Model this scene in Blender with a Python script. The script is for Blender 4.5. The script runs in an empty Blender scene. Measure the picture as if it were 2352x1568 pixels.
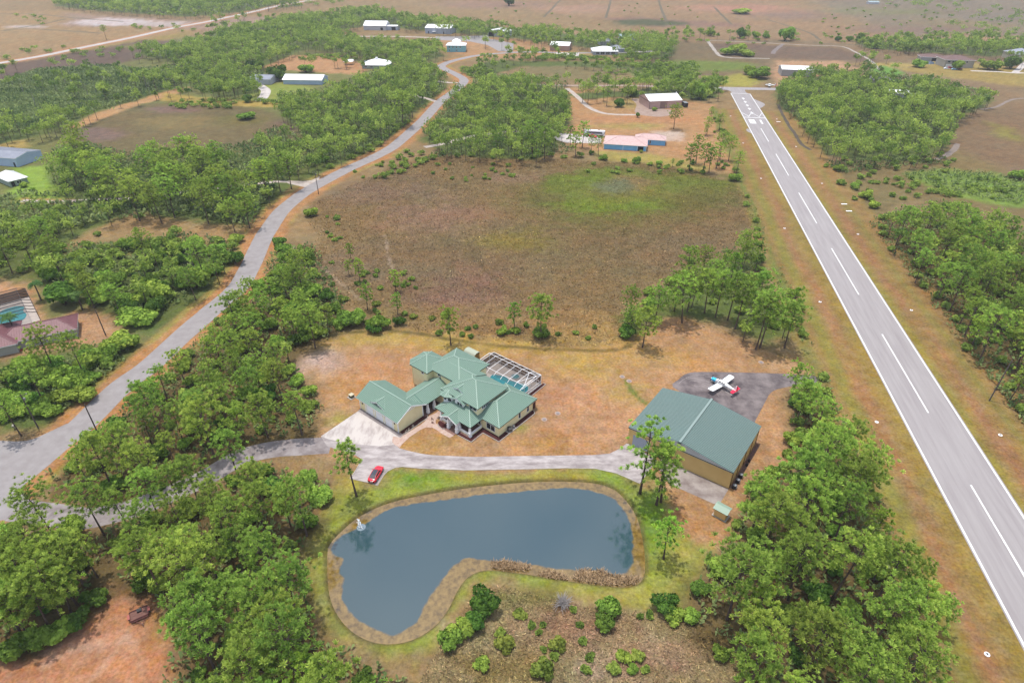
import bpy, bmesh, math, random
import numpy as np
from mathutils import Vector, Matrix

random.seed(7)
RNG = np.random.default_rng(7)
scene = bpy.context.scene
COL = scene.collection

# ------------------------------------------------------------------ camera
CAM_H = 98.06
PITCH = 0.57690            # 33.05 degrees below the horizon
ROLL = 0.0051
FOC = 1438.6               # focal length for a 2352 px wide picture
_c, _s = math.cos(PITCH), math.sin(PITCH)
_F = np.array([0.0, _c, -_s]); _U0 = np.array([0.0, _s, _c]); _R0 = np.array([1.0, 0.0, 0.0])
_R = math.cos(ROLL) * _R0 + math.sin(ROLL) * _U0
_U = -math.sin(ROLL) * _R0 + math.cos(ROLL) * _U0
cam_data = bpy.data.cameras.new('drone_camera')
cam_data.sensor_width = 36.0
cam_data.lens = FOC / 2352.0 * 36.0
cam_data.clip_start = 1.0
cam_data.clip_end = 20000.0
cam = bpy.data.objects.new('drone_camera', cam_data)
COL.objects.link(cam)
M = Matrix.Identity(4)
for i in range(3):
    M[i][0] = _R[i]; M[i][1] = _U[i]; M[i][2] = -_F[i]
M[2][3] = CAM_H
cam.matrix_world = M
scene.camera = cam

# ------------------------------------------------------------------ light
SUN_EL, SUN_AZ = math.radians(79), math.radians(-42)      # azimuth from +Y, negative to the left
SUN_DIR = Vector((math.sin(SUN_AZ) * math.cos(SUN_EL), math.cos(SUN_AZ) * math.cos(SUN_EL), math.sin(SUN_EL)))
world = bpy.data.worlds.new('World')
scene.world = world
world.use_nodes = True
wn = world.node_tree
sky = wn.nodes.new('ShaderNodeTexSky')
sky.sky_type = 'NISHITA'
sky.sun_disc = False
sky.sun_elevation = SUN_EL
sky.sun_rotation = SUN_AZ
sky.dust_density = 2.5
tcw = wn.nodes.new('ShaderNodeTexCoord')                       # broken bright cloud in the sky
cn = wn.nodes.new('ShaderNodeTexNoise'); cn.inputs['Scale'].default_value = 3.2; cn.inputs['Detail'].default_value = 7
wn.links.new(tcw.outputs['Generated'], cn.inputs['Vector'])
cr_ = wn.nodes.new('ShaderNodeMapRange'); cr_.inputs[1].default_value = 0.44; cr_.inputs[2].default_value = 0.66; cr_.inputs[4].default_value = 0.85
wn.links.new(cn.outputs['Fac'], cr_.inputs[0])
cm = wn.nodes.new('ShaderNodeMix'); cm.data_type = 'RGBA'; cm.inputs['B'].default_value = (7.5, 7.6, 7.9, 1)
wn.links.new(cr_.outputs[0], cm.inputs['Factor']); wn.links.new(sky.outputs['Color'], cm.inputs['A'])
wn.links.new(cm.outputs['Result'], wn.nodes['Background'].inputs['Color'])
wn.nodes['Background'].inputs['Strength'].default_value = 0.15
sl = bpy.data.lights.new('sun', 'SUN')
sl.energy = 2.6
sl.angle = math.radians(0.6)
sl.color = (1.0, 0.965, 0.91)
sun = bpy.data.objects.new('sun', sl)
sun.rotation_euler = SUN_DIR.to_track_quat('Z', 'Y').to_euler()
sun.location = (0, 0, 300)
COL.objects.link(sun)
scene.view_settings.view_transform = 'Standard'
scene.view_settings.look = 'None'
scene.view_settings.exposure = 0.68
scene.view_settings.gamma = 1.0
scene.cycles.max_bounces = 6
scene.cycles.diffuse_bounces = 4
scene.cycles.glossy_bounces = 2
scene.cycles.transparent_max_bounces = 6
scene.cycles.transmission_bounces = 3

# ------------------------------------------------------------------ helpers
def at(x, y, z=0.0):
    """Point of the place at height z that is seen at (x, y) of the 2352 px wide survey picture."""
    d = _F + _R * ((x - 1176.0) / FOC) - _U * ((y - 784.0) / FOC)
    t = (z - CAM_H) / d[2]
    p = np.array([0.0, 0.0, CAM_H]) + d * t
    return (float(p[0]), float(p[1]), z)

def at2(x, y, z=0.0):
    return at(x, y, z)[:2]

def proj(X, Y, Z):
    """Inverse of at() for arrays: picture position of points."""
    X = np.asarray(X, float); Y = np.asarray(Y, float); Z = np.asarray(Z, float) - CAM_H
    w = Y * _F[1] + Z * _F[2]
    u = X * _R[0] + Y * _R[1] + Z * _R[2]
    v = X * _U[0] + Y * _U[1] + Z * _U[2]
    w = np.where(w < 1, 1, w)
    return 1176 + FOC * u / w, 784 - FOC * v / w

def srgb(r, g, b, k=0.47):
    """Reflectance of a sunlit surface that looks (r, g, b) in a daylight picture."""
    o = []
    for c in (r, g, b):
        c = c / 255.0
        c = c / 12.92 if c <= 0.04045 else ((c + 0.055) / 1.055) ** 2.4
        o.append(c * k)
    return tuple(o)

def tag(o, label=None, cat=None, group=None, kind=None):
    if label: o['label'] = label
    if cat: o['category'] = cat
    if group: o['group'] = group
    if kind: o['kind'] = kind
    return o

def empty(name, loc=(0, 0, 0), rz=0.0, label=None, cat=None, group=None):
    o = bpy.data.objects.new(name, None)
    o.location = loc
    o.rotation_euler = (0, 0, rz)
    o.empty_display_size = 0.5
    COL.objects.link(o)
    return tag(o, label, cat, group)

# ---------------- materials
def mat(name, col, rough=0.8, col2=None, scale=2.0, detail=4.0, spec=0.3, metallic=0.0, bump=0.0, bscale=None,
        obj_var=0.0, contrast=(0.35, 0.65), stretch=None, coord='Object', rot=None):
    m = bpy.data.materials.new(name)
    m.use_nodes = True
    nt = m.node_tree
    b = nt.nodes['Principled BSDF']
    b.inputs['Roughness'].default_value = rough
    b.inputs['Specular IOR Level'].default_value = spec
    b.inputs['Metallic'].default_value = metallic
    b.inputs['Base Color'].default_value = (*col, 1)
    tc = nt.nodes.new('ShaderNodeTexCoord')
    src = tc.outputs[coord]
    if rot is not None:
        mr_ = nt.nodes.new('ShaderNodeMapping'); mr_.inputs['Rotation'].default_value = (0, 0, rot); nt.links.new(src, mr_.inputs['Vector']); src = mr_.outputs['Vector']
    if stretch:
        mp = nt.nodes.new('ShaderNodeMapping'); mp.inputs['Scale'].default_value = stretch
        nt.links.new(src, mp.inputs['Vector']); src = mp.outputs['Vector']
    out = None
    if col2 is not None:
        n = nt.nodes.new('ShaderNodeTexNoise')
        n.inputs['Scale'].default_value = scale; n.inputs['Detail'].default_value = detail
        n.inputs['Roughness'].default_value = 0.65
        nt.links.new(src, n.inputs['Vector'])
        r = nt.nodes.new('ShaderNodeMapRange')
        r.inputs['From Min'].default_value, r.inputs['From Max'].default_value = contrast
        nt.links.new(n.outputs['Fac'], r.inputs['Value'])
        mx = nt.nodes.new('ShaderNodeMix'); mx.data_type = 'RGBA'
        mx.inputs['A'].default_value = (*col, 1); mx.inputs['B'].default_value = (*col2, 1)
        nt.links.new(r.outputs['Result'], mx.inputs['Factor'])
        out = mx.outputs['Result']
    if obj_var:
        oi = nt.nodes.new('ShaderNodeObjectInfo')
        h = nt.nodes.new('ShaderNodeHueSaturation')
        mr = nt.nodes.new('ShaderNodeMapRange')
        mr.inputs['To Min'].default_value = 1 - obj_var; mr.inputs['To Max'].default_value = 1 + obj_var
        nt.links.new(oi.outputs['Random'], mr.inputs['Value'])
        nt.links.new(mr.outputs['Result'], h.inputs['Value'])
        if out is None: h.inputs['Color'].default_value = (*col, 1)
        else: nt.links.new(out, h.inputs['Color'])
        out = h.outputs['Color']
    if out is not None: nt.links.new(out, b.inputs['Base Color'])
    if bump:
        n2 = nt.nodes.new('ShaderNodeTexNoise')
        n2.inputs['Scale'].default_value = bscale or scale * 4; n2.inputs['Detail'].default_value = 3
        nt.links.new(src, n2.inputs['Vector'])
        bp = nt.nodes.new('ShaderNodeBump'); bp.inputs['Strength'].default_value = bump; bp.inputs['Distance'].default_value = 0.1
        nt.links.new(n2.outputs['Fac'], bp.inputs['Height'])
        nt.links.new(bp.outputs['Normal'], b.inputs['Normal'])
    return m

# ---------------- mesh collector
class MB:
    def __init__(s):
        s.v = []; s.f = []; s.m = []
    def add(s, verts, faces, mi=0):
        o = len(s.v)
        s.v += [tuple(map(float, p)) for p in verts]
        s.f += [tuple(i + o for i in f) for f in faces]
        s.m += [mi] * len(faces)
        return s
    def box(s, x0, x1, y0, y1, z0, z1, mi=0):
        v = [(x0, y0, z0), (x1, y0, z0), (x1, y1, z0), (x0, y1, z0), (x0, y0, z1), (x1, y0, z1), (x1, y1, z1), (x0, y1, z1)]
        return s.add(v, [(3, 2, 1, 0), (4, 5, 6, 7), (0, 1, 5, 4), (1, 2, 6, 5), (2, 3, 7, 6), (3, 0, 4, 7)], mi)
    def prism(s, poly, z0, z1, mi=0, cap_bottom=False):
        a = sum(poly[i][0] * poly[(i + 1) % len(poly)][1] - poly[(i + 1) % len(poly)][0] * poly[i][1] for i in range(len(poly)))
        if a < 0: poly = poly[::-1]
        n = len(poly)
        v = [(p[0], p[1], z0) for p in poly] + [(p[0], p[1], z1) for p in poly]
        f = [tuple(range(n, 2 * n))] + [(i, (i + 1) % n, n + (i + 1) % n, n + i) for i in range(n)]
        if cap_bottom: f.append(tuple(range(n - 1, -1, -1)))
        return s.add(v, f, mi)
    def bar(s, a, b, w, h=None, mi=0):
        a = Vector(a); b = Vector(b); h = h or w
        d = (b - a)
        if d.length < 1e-6: return s
        d.normalize()
        up = Vector((0, 0, 1)) if abs(d.z) < 0.95 else Vector((1, 0, 0))
        x = d.cross(up).normalized(); y = x.cross(d).normalized()
        v = []
        for p in (a, b):
            for sx, sy in ((-1, -1), (1, -1), (1, 1), (-1, 1)):
                v.append(p + x * (sx * w / 2) + y * (sy * h / 2))
        return s.add(v, [(0, 3, 2, 1), (4, 5, 6, 7), (0, 1, 5, 4), (1, 2, 6, 5), (2, 3, 7, 6), (3, 0, 4, 7)], mi)
    def tube(s, pts, rad, n=8, mi=0, cap=True):
        pts = [Vector(p) for p in pts]
        if not hasattr(rad, '__len__'): rad = [rad] * len(pts)
        v = []; f = []
        for i, p in enumerate(pts):
            d = (pts[min(i + 1, len(pts) - 1)] - pts[max(i - 1, 0)]).normalized()
            up = Vector((0, 1, 0)) if abs(d.z) > 0.8 else Vector((0, 0, 1))
            x = d.cross(up).normalized(); y = x.cross(d).normalized()
            for k in range(n):
                a = 2 * math.pi * k / n
                v.append(p + (x * math.cos(a) + y * math.sin(a)) * rad[i])
        for i in range(len(pts) - 1):
            for k in range(n):
                f.append((i * n + k, i * n + (k + 1) % n, (i + 1) * n + (k + 1) % n, (i + 1) * n + k))
        if cap:
            f.append(tuple(range(n - 1, -1, -1))); f.append(tuple(range((len(pts) - 1) * n, len(pts) * n)))
        return s.add(v, f, mi)
    def lathe(s, prof, cx=0, cy=0, n=16, mi=0):
        v = []; f = []
        for r, z in prof:
            for k in range(n):
                a = 2 * math.pi * k / n
                v.append((cx + r * math.cos(a), cy + r * math.sin(a), z))
        for i in range(len(prof) - 1):
            for k in range(n):
                f.append((i * n + k, i * n + (k + 1) % n, (i + 1) * n + (k + 1) % n, (i + 1) * n + k))
        f.append(tuple(range(n - 1, -1, -1))); f.append(tuple(range((len(prof) - 1) * n, len(prof) * n)))
        return s.add(v, f, mi)
    def build(s, name, mats, parent=None, smooth=False):
        me = bpy.data.meshes.new(name)
        me.from_pydata(s.v, [], s.f)
        if not isinstance(mats, (list, tuple)): mats = [mats]
        for m in mats: me.materials.append(m)
        if len(mats) > 1: me.polygons.foreach_set('material_index', s.m)
        if smooth: me.polygons.foreach_set('use_smooth', [True] * len(me.polygons))
        me.update()
        o = bpy.data.objects.new(name, me)
        COL.objects.link(o)
        if parent is not None: o.parent = parent
        return o

def np_mesh(name, verts, quads, mat_, parent=None, attr=None, smooth=False, tris=False):
    """Fast mesh from arrays; attr = dict name -> per-vertex float or colour arrays."""
    k = 3 if tris else 4
    me = bpy.data.meshes.new(name)
    nv, nf = len(verts), len(quads)
    me.vertices.add(nv); me.vertices.foreach_set('co', np.asarray(verts, np.float32).ravel())
    me.loops.add(nf * k); me.loops.foreach_set('vertex_index', np.asarray(quads, np.int32).ravel())
    me.polygons.add(nf)
    me.polygons.foreach_set('loop_start', np.arange(nf, dtype=np.int32) * k)
    me.polygons.foreach_set('loop_total', np.full(nf, k, np.int32))
    if smooth: me.polygons.foreach_set('use_smooth', np.ones(nf, bool))
    if attr:
        for an, arr in attr.items():
            arr = np.asarray(arr, np.float32)
            if arr.ndim == 2:
                at_ = me.attributes.new(an, 'FLOAT_COLOR', 'POINT')
                if arr.shape[1] == 3: arr = np.hstack([arr, np.ones((len(arr), 1), np.float32)])
                at_.data.foreach_set('color', arr.ravel())
            else:
                at_ = me.attributes.new(an, 'FLOAT', 'POINT')
                at_.data.foreach_set('value', arr)
    if mat_: me.materials.append(mat_)
    me.update(); me.validate()
    o = bpy.data.objects.new(name, me)
    COL.objects.link(o)
    if parent is not None: o.parent = parent
    return o

# ---------------- value noise for placing and colouring the ground
def _hash(ix, iy, seed):
    h = (ix.astype(np.int64) * 374761393 + iy.astype(np.int64) * 668265263 + seed * 1442695041) & 0x7fffffff
    h = ((h ^ (h >> 13)) * 1274126177) & 0x7fffffff
    return ((h ^ (h >> 16)) & 0xffff) / 65535.0

def vnoise(x, y, scale, seed=0, octaves=3):
    x = np.asarray(x, float) / scale; y = np.asarray(y, float) / scale
    tot = np.zeros_like(x); amp = 1.0; norm = 0.0
    for o in range(octaves):
        ix = np.floor(x); iy = np.floor(y); fx = x - ix; fy = y - iy
        fx = fx * fx * (3 - 2 * fx); fy = fy * fy * (3 - 2 * fy)
        a = _hash(ix, iy, seed + o); b = _hash(ix + 1, iy, seed + o); c = _hash(ix, iy + 1, seed + o); d = _hash(ix + 1, iy + 1, seed + o)
        tot += amp * ((a * (1 - fx) + b * fx) * (1 - fy) + (c * (1 - fx) + d * fx) * fy)
        norm += amp; amp *= 0.5; x = x * 2.03 + 17.1; y = y * 2.03 - 9.7
    return tot / norm

def poly_sdf(px, py, poly):
    """Signed distance (negative inside) of points to a polygon, in metres."""
    P = np.asarray(poly, float); n = len(P)
    d = np.full(len(px), 1e18); inside = np.zeros(len(px), bool)
    for i in range(n):
        ax, ay = P[i]; bx, by = P[(i + 1) % n]
        ex, ey = bx - ax, by - ay
        wx, wy = px - ax, py - ay
        t = np.clip((wx * ex + wy * ey) / (ex * ex + ey * ey + 1e-12), 0, 1)
        d = np.minimum(d, (wx - ex * t) ** 2 + (wy - ey * t) ** 2)
        if ay != by:
            cond = ((ay > py) != (by > py)) & (px < (bx - ax) * (py - ay) / (by - ay) + ax)
            inside ^= cond
    d = np.sqrt(d)
    return np.where(inside, -d, d)

def line_dist(px, py, line):
    P = np.asarray(line, float)
    d = np.full(len(px), 1e18)
    for i in range(len(P) - 1):
        ax, ay = P[i]; bx, by = P[i + 1]
        ex, ey = bx - ax, by - ay
        wx, wy = px - ax, py - ay
        t = np.clip((wx * ex + wy * ey) / (ex * ex + ey * ey + 1e-12), 0, 1)
        d = np.minimum(d, (wx - ex * t) ** 2 + (wy - ey * t) ** 2)
    return np.sqrt(d)

def smooth_line(pts, n=8):
    """Catmull-Rom through 2D points."""
    P = [np.array(p[:2], float) for p in pts]
    P = [2 * P[0] - P[1]] + P + [2 * P[-1] - P[-2]]
    out = []
    for i in range(1, len(P) - 2):
        for k in range(n):
            t = k / n
            a, b, c, d = P[i - 1], P[i], P[i + 1], P[i + 2]
            out.append(0.5 * (2 * b + (c - a) * t + (2 * a - 5 * b + 4 * c - d) * t * t + (3 * b - 3 * c + d - a) * t ** 3))
    out.append(P[-2])
    return [tuple(p) for p in out]

def smooth_ring(pts, n=6):
    P = [np.array(p[:2], float) for p in pts]; m = len(P); out = []
    for i in range(m):
        a, b, c, d = P[i - 1], P[i], P[(i + 1) % m], P[(i + 2) % m]
        for k in range(n):
            t = k / n
            out.append(0.5 * (2 * b + (c - a) * t + (2 * a - 5 * b + 4 * c - d) * t * t + (3 * b - 3 * c + d - a) * t ** 3))
    return [tuple(p) for p in out]

def W(pts, z=0.0):
    return [at2(x, y, z) for x, y in pts]

# ------------------------------------------------------------------ plan of the place (world metres)
RW0 = np.array([99.2, 129.0]); RWT = np.array([114.0, 225.0])
RWX = at2(1568 + 642 / 3, 1065 / 3); RWY = at2(1568 + 1978 / 3, 1045.33 + 203 / 3)
RWD = np.array(RWX) - np.array(RWY); RWD /= np.linalg.norm(RWD)      # runway heading, away from the viewer
RWN = np.array([RWD[1], -RWD[0]])                                    # to its right
RWO = np.array(RWY)                                                  # start of the nearest whole centre dash
def rw(s, o):                                                        # along the runway, across it
    p = RWO + RWD * s + RWN * o
    return (float(p[0]), float(p[1]))
def rw_so(p):
    d = np.array(p[:2]) - RWO
    return float(d @ RWD), float(d @ RWN)

MAIN_ROAD = smooth_line(W([(-90, 1200), (-20, 1140), (60, 1078), (125, 1025), (186, 977), (276, 890), (346, 838), (413, 776), (483, 715), (546, 660), (577, 606),
    (600, 556), (620, 522), (650, 482), (700, 442), (760, 408), (804, 386), (857, 362), (897, 341), (927, 317), (971, 277), (1011, 234),
    (1047, 207), (1066, 186), (1051, 173), (1024, 160), (1014, 152), (1031, 143), (1061, 135), (1104, 127), (1200, 120), (1320, 122), (1420, 121), (1500, 118)]))
FAR_ROAD = smooth_line(W([(-120, 162), (-40, 151), (0, 145), (90, 130), (187, 110), (247, 98), (310, 85), (383, 68), (423, 60), (477, 50), (513, 42), (583, 27), (633, 15), (670, 8), (720, 0), (780, -8)]), 4)
POND = smooth_ring(W([(744, 1268), (744, 1330), (752, 1380), (775, 1425), (812, 1460), (860, 1480), (910, 1482), (960, 1468), (1005, 1438), (1035, 1400), (1056, 1358),
    (1080, 1326), (1120, 1312), (1200, 1320), (1300, 1336), (1400, 1349), (1450, 1350), (1480, 1335), (1490, 1300), (1484, 1240), (1470, 1185), (1440, 1140),
    (1405, 1113), (1350, 1100), (1250, 1098), (1150, 1104), (1050, 1116), (950, 1133), (880, 1151), (820, 1180), (775, 1217), (752, 1243)]), 4)
POND_BLUE = smooth_ring(W([(788, 1225), (834, 1202), (900, 1163), (1017, 1145), (1117, 1132), (1217, 1124), (1317, 1117), (1394, 1134), (1427, 1159), (1450, 1205), (1454, 1262),
    (1450, 1300), (1411, 1319), (1384, 1308), (1330, 1305), (1280, 1302), (1200, 1290), (1134, 1284), (1085, 1280), (1067, 1280), (1037, 1299), (1017, 1325), (997, 1352), (977, 1385), (957, 1422),
    (924, 1446), (897, 1453), (851, 1436), (811, 1412), (790, 1382), (784, 1350), (790, 1325), (777, 1312), (786, 1282), (764, 1268), (763, 1245)]), 3)

RW_ANG = math.pi / 2 - math.atan2(RWD[1], RWD[0])
# ------------------------------------------------------------------ ground regions (picture outlines laid on the ground)
REG = []       # (polygon world, colour, edge width m, wobble m)
def reg(pts, col, edge=3.0, wob=3.0, z=0.0, k=0.47):
    REG.append((W(pts, z), np.array(srgb(*col, k=k)), edge, wob))
def reg_ell(cx, cy, rx, ry, col, edge=8.0, wob=6.0, amt=1.0):
    REG.append((W([(cx + rx * math.cos(a), cy + ry * math.sin(a)) for a in np.linspace(0, 2 * math.pi, 20, endpoint=False)]), np.array(srgb(*col)), edge, wob))

BASE = np.array(srgb(158, 132, 92))
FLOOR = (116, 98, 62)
# green country left of the road
reg([(-400, 180), (300, 110), (420, 84), (800, 80), (1000, 110), (1030, 200), (900, 330), (720, 420), (600, 520), (540, 660), (300, 860), (-100, 1000), (-500, 900)], (128, 128, 74), 10, 8)
# far pastures
reg([(1480, 100), (1540, 70), (1900, 60), (2352, 40), (3400, 60), (3400, 480), (2352, 480), (2200, 470), (1990, 480), (1900, 380), (1850, 300), (1760, 190), (1480, 160)], (146, 122, 90), 20, 14)
reg([(1830, -40), (1900, 20), (1990, 60), (2100, 90), (2352, 140), (3600, 200), (3600, -60)], (140, 124, 100), 40, 30)
reg([(1200, -30), (1240, 30), (1500, 60), (1560, 95), (1850, 92), (2000, 105), (2100, 110), (2000, 60), (1830, 18), (1800, -40)], (162, 132, 96), 30, 24)
reg([(1370, 42), (1450, 40), (1540, 45), (1700, 55), (1720, 62), (1500, 62)], (150, 118, 98), 14, 14)
reg([(1400, 48), (1470, 44), (1560, 50), (1590, 56), (1500, 60), (1420, 58)], (98, 100, 66), 14, 10)
for (cx, cy, rx, ry, c) in [(1820, 35, 90, 10, (150, 124, 104)), (2080, 28, 60, 6, (130, 128, 80)), (2200, 60, 120, 14, (148, 130, 92)), (2290, 40, 70, 9, (135, 122, 104)), (2120, 68, 140, 8, (142, 116, 98)),
                            (1990, 25, 70, 6, (138, 132, 90)), (2230, 90, 110, 6, (188, 150, 106)), (1700, 20, 120, 9, (184, 136, 108)), (1330, 20, 90, 8, (176, 140, 112)), (1130, 10, 120, 8, (160, 128, 104))]:
    reg_ell(cx, cy, rx, ry, c, 40, 30)
# far left pasture and white sand
reg([(-700, 20), (0, 25), (200, 25), (350, 55), (470, 65), (430, 78), (200, 130), (0, 172), (-700, 330)], (170, 140, 98), 20, 14)
reg([(150, 30), (330, 40), (470, 50), (560, 40), (700, 40), (700, 60), (480, 72), (330, 60), (150, 60)], (166, 140, 118), 14, 12)
reg_ell(265, 51, 95, 8, (208, 192, 186), 14, 14)
reg_ell(370, 56, 60, 6, (200, 182, 172), 12, 12)
reg_ell(60, 62, 40, 3, (196, 178, 166), 10, 10)
reg([(-700, 330), (0, 172), (60, 163), (200, 128), (330, 100), (430, 84), (428, 72), (330, 90), (200, 112), (0, 152), (-700, 250)], (160, 140, 80), 8, 8)
# dark wet prairies
reg([(0, 150), (120, 130), (240, 110), (330, 92), (440, 96), (450, 108), (380, 118), (260, 150), (150, 172), (0, 200), (-300, 260), (-300, 200)], (118, 98, 82), 8, 8)
reg_ell(335, 107, 45, 4, (132, 128, 70), 8, 6)
reg([(-300, 260), (0, 190), (90, 160), (240, 150), (370, 165), (420, 195), (300, 240), (120, 290), (0, 310), (-300, 380)], (112, 132, 62), 8, 8)
reg([(700, 108), (880, 100), (900, 124), (800, 138), (700, 132)], (122, 116, 70), 8, 6)
reg([(1190, 158), (1220, 144), (1330, 140), (1440, 150), (1450, 168), (1380, 190), (1220, 180)], (140, 126, 84), 6, 6)
reg([(1430, 165), (1480, 150), (1570, 158), (1600, 185), (1500, 190)], (138, 148, 84), 6, 6)
reg([(1480, 120), (1560, 95), (1650, 105), (1780, 130), (1760, 175), (1660, 180), (1560, 165), (1480, 150)], (132, 114, 82), 8, 6)
reg_ell(1610, 152, 130, 13, (122, 138, 62), 10, 8)
reg([(1700, 170), (1760, 185), (1720, 200), (1640, 200), (1630, 180)], (172, 164, 76), 6, 4)
reg([(1640, 100), (1920, 110), (2060, 150), (1960, 140), (1780, 135), (1650, 130)], (126, 104, 84), 6, 4)
reg_ell(1690, 118, 40, 6, (120, 132, 62), 6, 4)
# clearings of the far settlement
reg([(1010, 92), (1220, 85), (1300, 95), (1300, 130), (1180, 134), (1070, 130), (1020, 118)], (190, 148, 104), 5, 5)
reg([(580, 125), (760, 130), (860, 150), (830, 172), (700, 165), (610, 155)], (194, 148, 104), 4, 4)
reg([(560, 195), (640, 192), (720, 200), (720, 250), (640, 244), (400, 236), (440, 222), (560, 226)], (150, 160, 74), 4, 3)
reg([(2070, 160), (2140, 130), (2350, 160), (2420, 190), (2352, 200), (2100, 168)], (170, 148, 84), 6, 5)
reg_ell(2040, 150, 70, 6, (190, 168, 96), 8, 6)
reg([(2000, 160), (2030, 150), (2080, 168), (2050, 180), (2005, 172)], (116, 160, 68), 3, 2)
reg([(1780, 140), (1930, 140), (2030, 185), (1900, 215), (1780, 205)], (196, 156, 118), 5, 4)
# left marsh bowl, sandy track, grassy track
reg([(178, 310), (230, 262), (330, 238), (480, 236), (600, 250), (680, 285), (700, 330), (640, 330), (560, 340), (430, 355), (300, 365), (220, 350), (180, 330)], (124, 110, 74), 5, 6)
reg_ell(420, 280, 90, 14, (140, 122, 78), 8, 7)
reg_ell(560, 275, 60, 12, (126, 116, 66), 8, 7)
reg_ell(230, 308, 45, 14, (134, 110, 96), 6, 6)
reg_ell(400, 252, 60, 7, (136, 110, 96), 6, 6)
reg_ell(655, 290, 30, 14, (132, 110, 88), 6, 6)
reg([(140, 290), (232, 252), (318, 228), (372, 208), (425, 190), (440, 200), (395, 222), (330, 238), (250, 268), (176, 296)], (198, 154, 106), 2, 1.5)
reg([(378, 214), (480, 226), (600, 234), (720, 240), (716, 250), (600, 246), (470, 240), (370, 232)], (184, 160, 84), 2, 1.5)
reg([(-200, 345), (0, 322), (60, 320), (60, 338), (0, 352), (-200, 380)], (186, 158, 90), 3, 2)
# left homes
reg([(30, 385), (110, 380), (130, 420), (190, 450), (150, 462), (40, 470), (20, 430)], (150, 176, 70), 3, 2)
reg([(50, 455), (300, 455), (300, 478), (50, 480)], (184, 148, 94), 2, 2)
reg([(-60, 640), (70, 650), (90, 700), (110, 740), (200, 705), (265, 720), (280, 770), (190, 800), (-60, 830)], (194, 150, 110), 3, 2)
# left scrub clearing
reg([(130, 545), (300, 482), (440, 478), (560, 515), (545, 575), (450, 560), (300, 545), (140, 575)], (166, 136, 92), 5, 5)
reg([(640, 440), (720, 415), (700, 450), (640, 480), (600, 520), (560, 540), (560, 500)], (192, 146, 96), 3, 2)
# middle lots
reg([(1300, 200), (1480, 225), (1640, 240), (1690, 300), (1700, 400), (1640, 395), (1480, 365), (1380, 355), (1300, 330), (1310, 280)], (192, 148, 102), 4, 4)
reg_ell(1460, 235, 60, 14, (178, 150, 90), 6, 5)
reg_ell(1480, 275, 130, 8, (196, 142, 98), 6, 5)
reg_ell(1430, 290, 90, 5, (178, 156, 92), 6, 5)
reg([(1500, 305), (1560, 302), (1580, 325), (1520, 325)], (214, 190, 170), 4, 4)
reg([(1370, 345), (1500, 352), (1640, 385), (1620, 398), (1480, 378), (1380, 368)], (178, 162, 88), 4, 4)
# big marsh
MARSH = [(985, 362), (1060, 356), (1250, 364), (1380, 372), (1480, 376), (1600, 390), (1700, 430), (1755, 500), (1720, 545), (1640, 580), (1560, 625), (1500, 660), (1440, 700), (1425, 790),
         (1300, 797), (1100, 780), (960, 762), (915, 740), (800, 705), (735, 640), (705, 590), (730, 540), (700, 500), (720, 465), (830, 415), (900, 384)]
reg(MARSH, (138, 114, 76), 4, 4)
reg_ell(1250, 580, 330, 60, (132, 112, 76), 20, 14)
reg_ell(1000, 620, 220, 60, (134, 112, 80), 16, 12)
reg_ell(1040, 690, 120, 45, (138, 106, 86), 12, 10)
reg_ell(1010, 492, 130, 30, (150, 118, 92), 14, 12)
reg_ell(880, 440, 130, 26, (140, 114, 88), 14, 12)
reg_ell(1330, 412, 200, 18, (158, 124, 100), 10, 9)
reg_ell(1600, 570, 130, 50, (134, 112, 80), 14, 10)
reg_ell(1420, 450, 270, 64, (120, 112, 60), 14, 12)
reg_ell(1470, 430, 220, 38, (120, 128, 54), 9, 10)
reg_ell(1600, 460, 90, 28, (118, 112, 58), 12, 8)
reg_ell(1400, 470, 120, 16, (122, 138, 48), 8, 7)
reg_ell(1370, 410, 90, 12, (122, 136, 50), 8, 7)
reg_ell(1440, 440, 90, 17, (136, 128, 60), 8, 6)
reg_ell(1455, 420, 62, 15, (150, 128, 82), 6, 5)
reg_ell(1410, 428, 44, 14, (124, 126, 88), 5, 5)
reg_ell(1190, 552, 70, 14, (140, 124, 64), 10, 8)
reg_ell(1130, 740, 200, 28, (158, 126, 82), 10, 8)
reg_ell(1380, 765, 110, 26, (166, 136, 84), 8, 7)
reg_ell(930, 730, 90, 25, (148, 122, 76), 8, 7)
reg_ell(790, 620, 70, 50, (140, 116, 86), 8, 7)
# house lot
LOT = [(655, 805), (690, 778), (860, 762), (960, 765), (1100, 782), (1300, 800), (1420, 800), (1470, 775), (1540, 725), (1600, 735), (1680, 770), (1760, 800), (1890, 850), (1860, 862), (1800, 880),
       (1800, 960), (1830, 1040), (1720, 1130), (1700, 1235), (1600, 1280), (1480, 1150), (1420, 1092), (1200, 1088), (900, 1085), (740, 1050), (690, 1010), (740, 940), (700, 870)]
reg(LOT, (188, 146, 104), 2.5, 1.5)
reg([(690, 778), (860, 762), (960, 765), (1100, 782), (1300, 800), (1420, 800), (1470, 778), (1400, 850), (1250, 820), (1080, 806), (900, 790), (720, 795)], (186, 156, 84), 5, 5)
reg_ell(1330, 850, 70, 22, (184, 156, 82), 6, 6)
reg_ell(1440, 905, 60, 16, (184, 160, 90), 6, 6)
reg_ell(1240, 910, 130, 40, (194, 144, 106), 9, 8)
reg_ell(1360, 980, 130, 40, (198, 154, 116), 9, 8)
reg_ell(1500, 820, 130, 24, (192, 152, 94), 8, 7)
reg_ell(1290, 1000, 60, 22, (188, 138, 96), 6, 6)
reg_ell(985, 1012, 60, 22, (180, 142, 84), 5, 5)
reg_ell(1240, 1020, 90, 14, (180, 142, 84), 5, 5)
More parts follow.
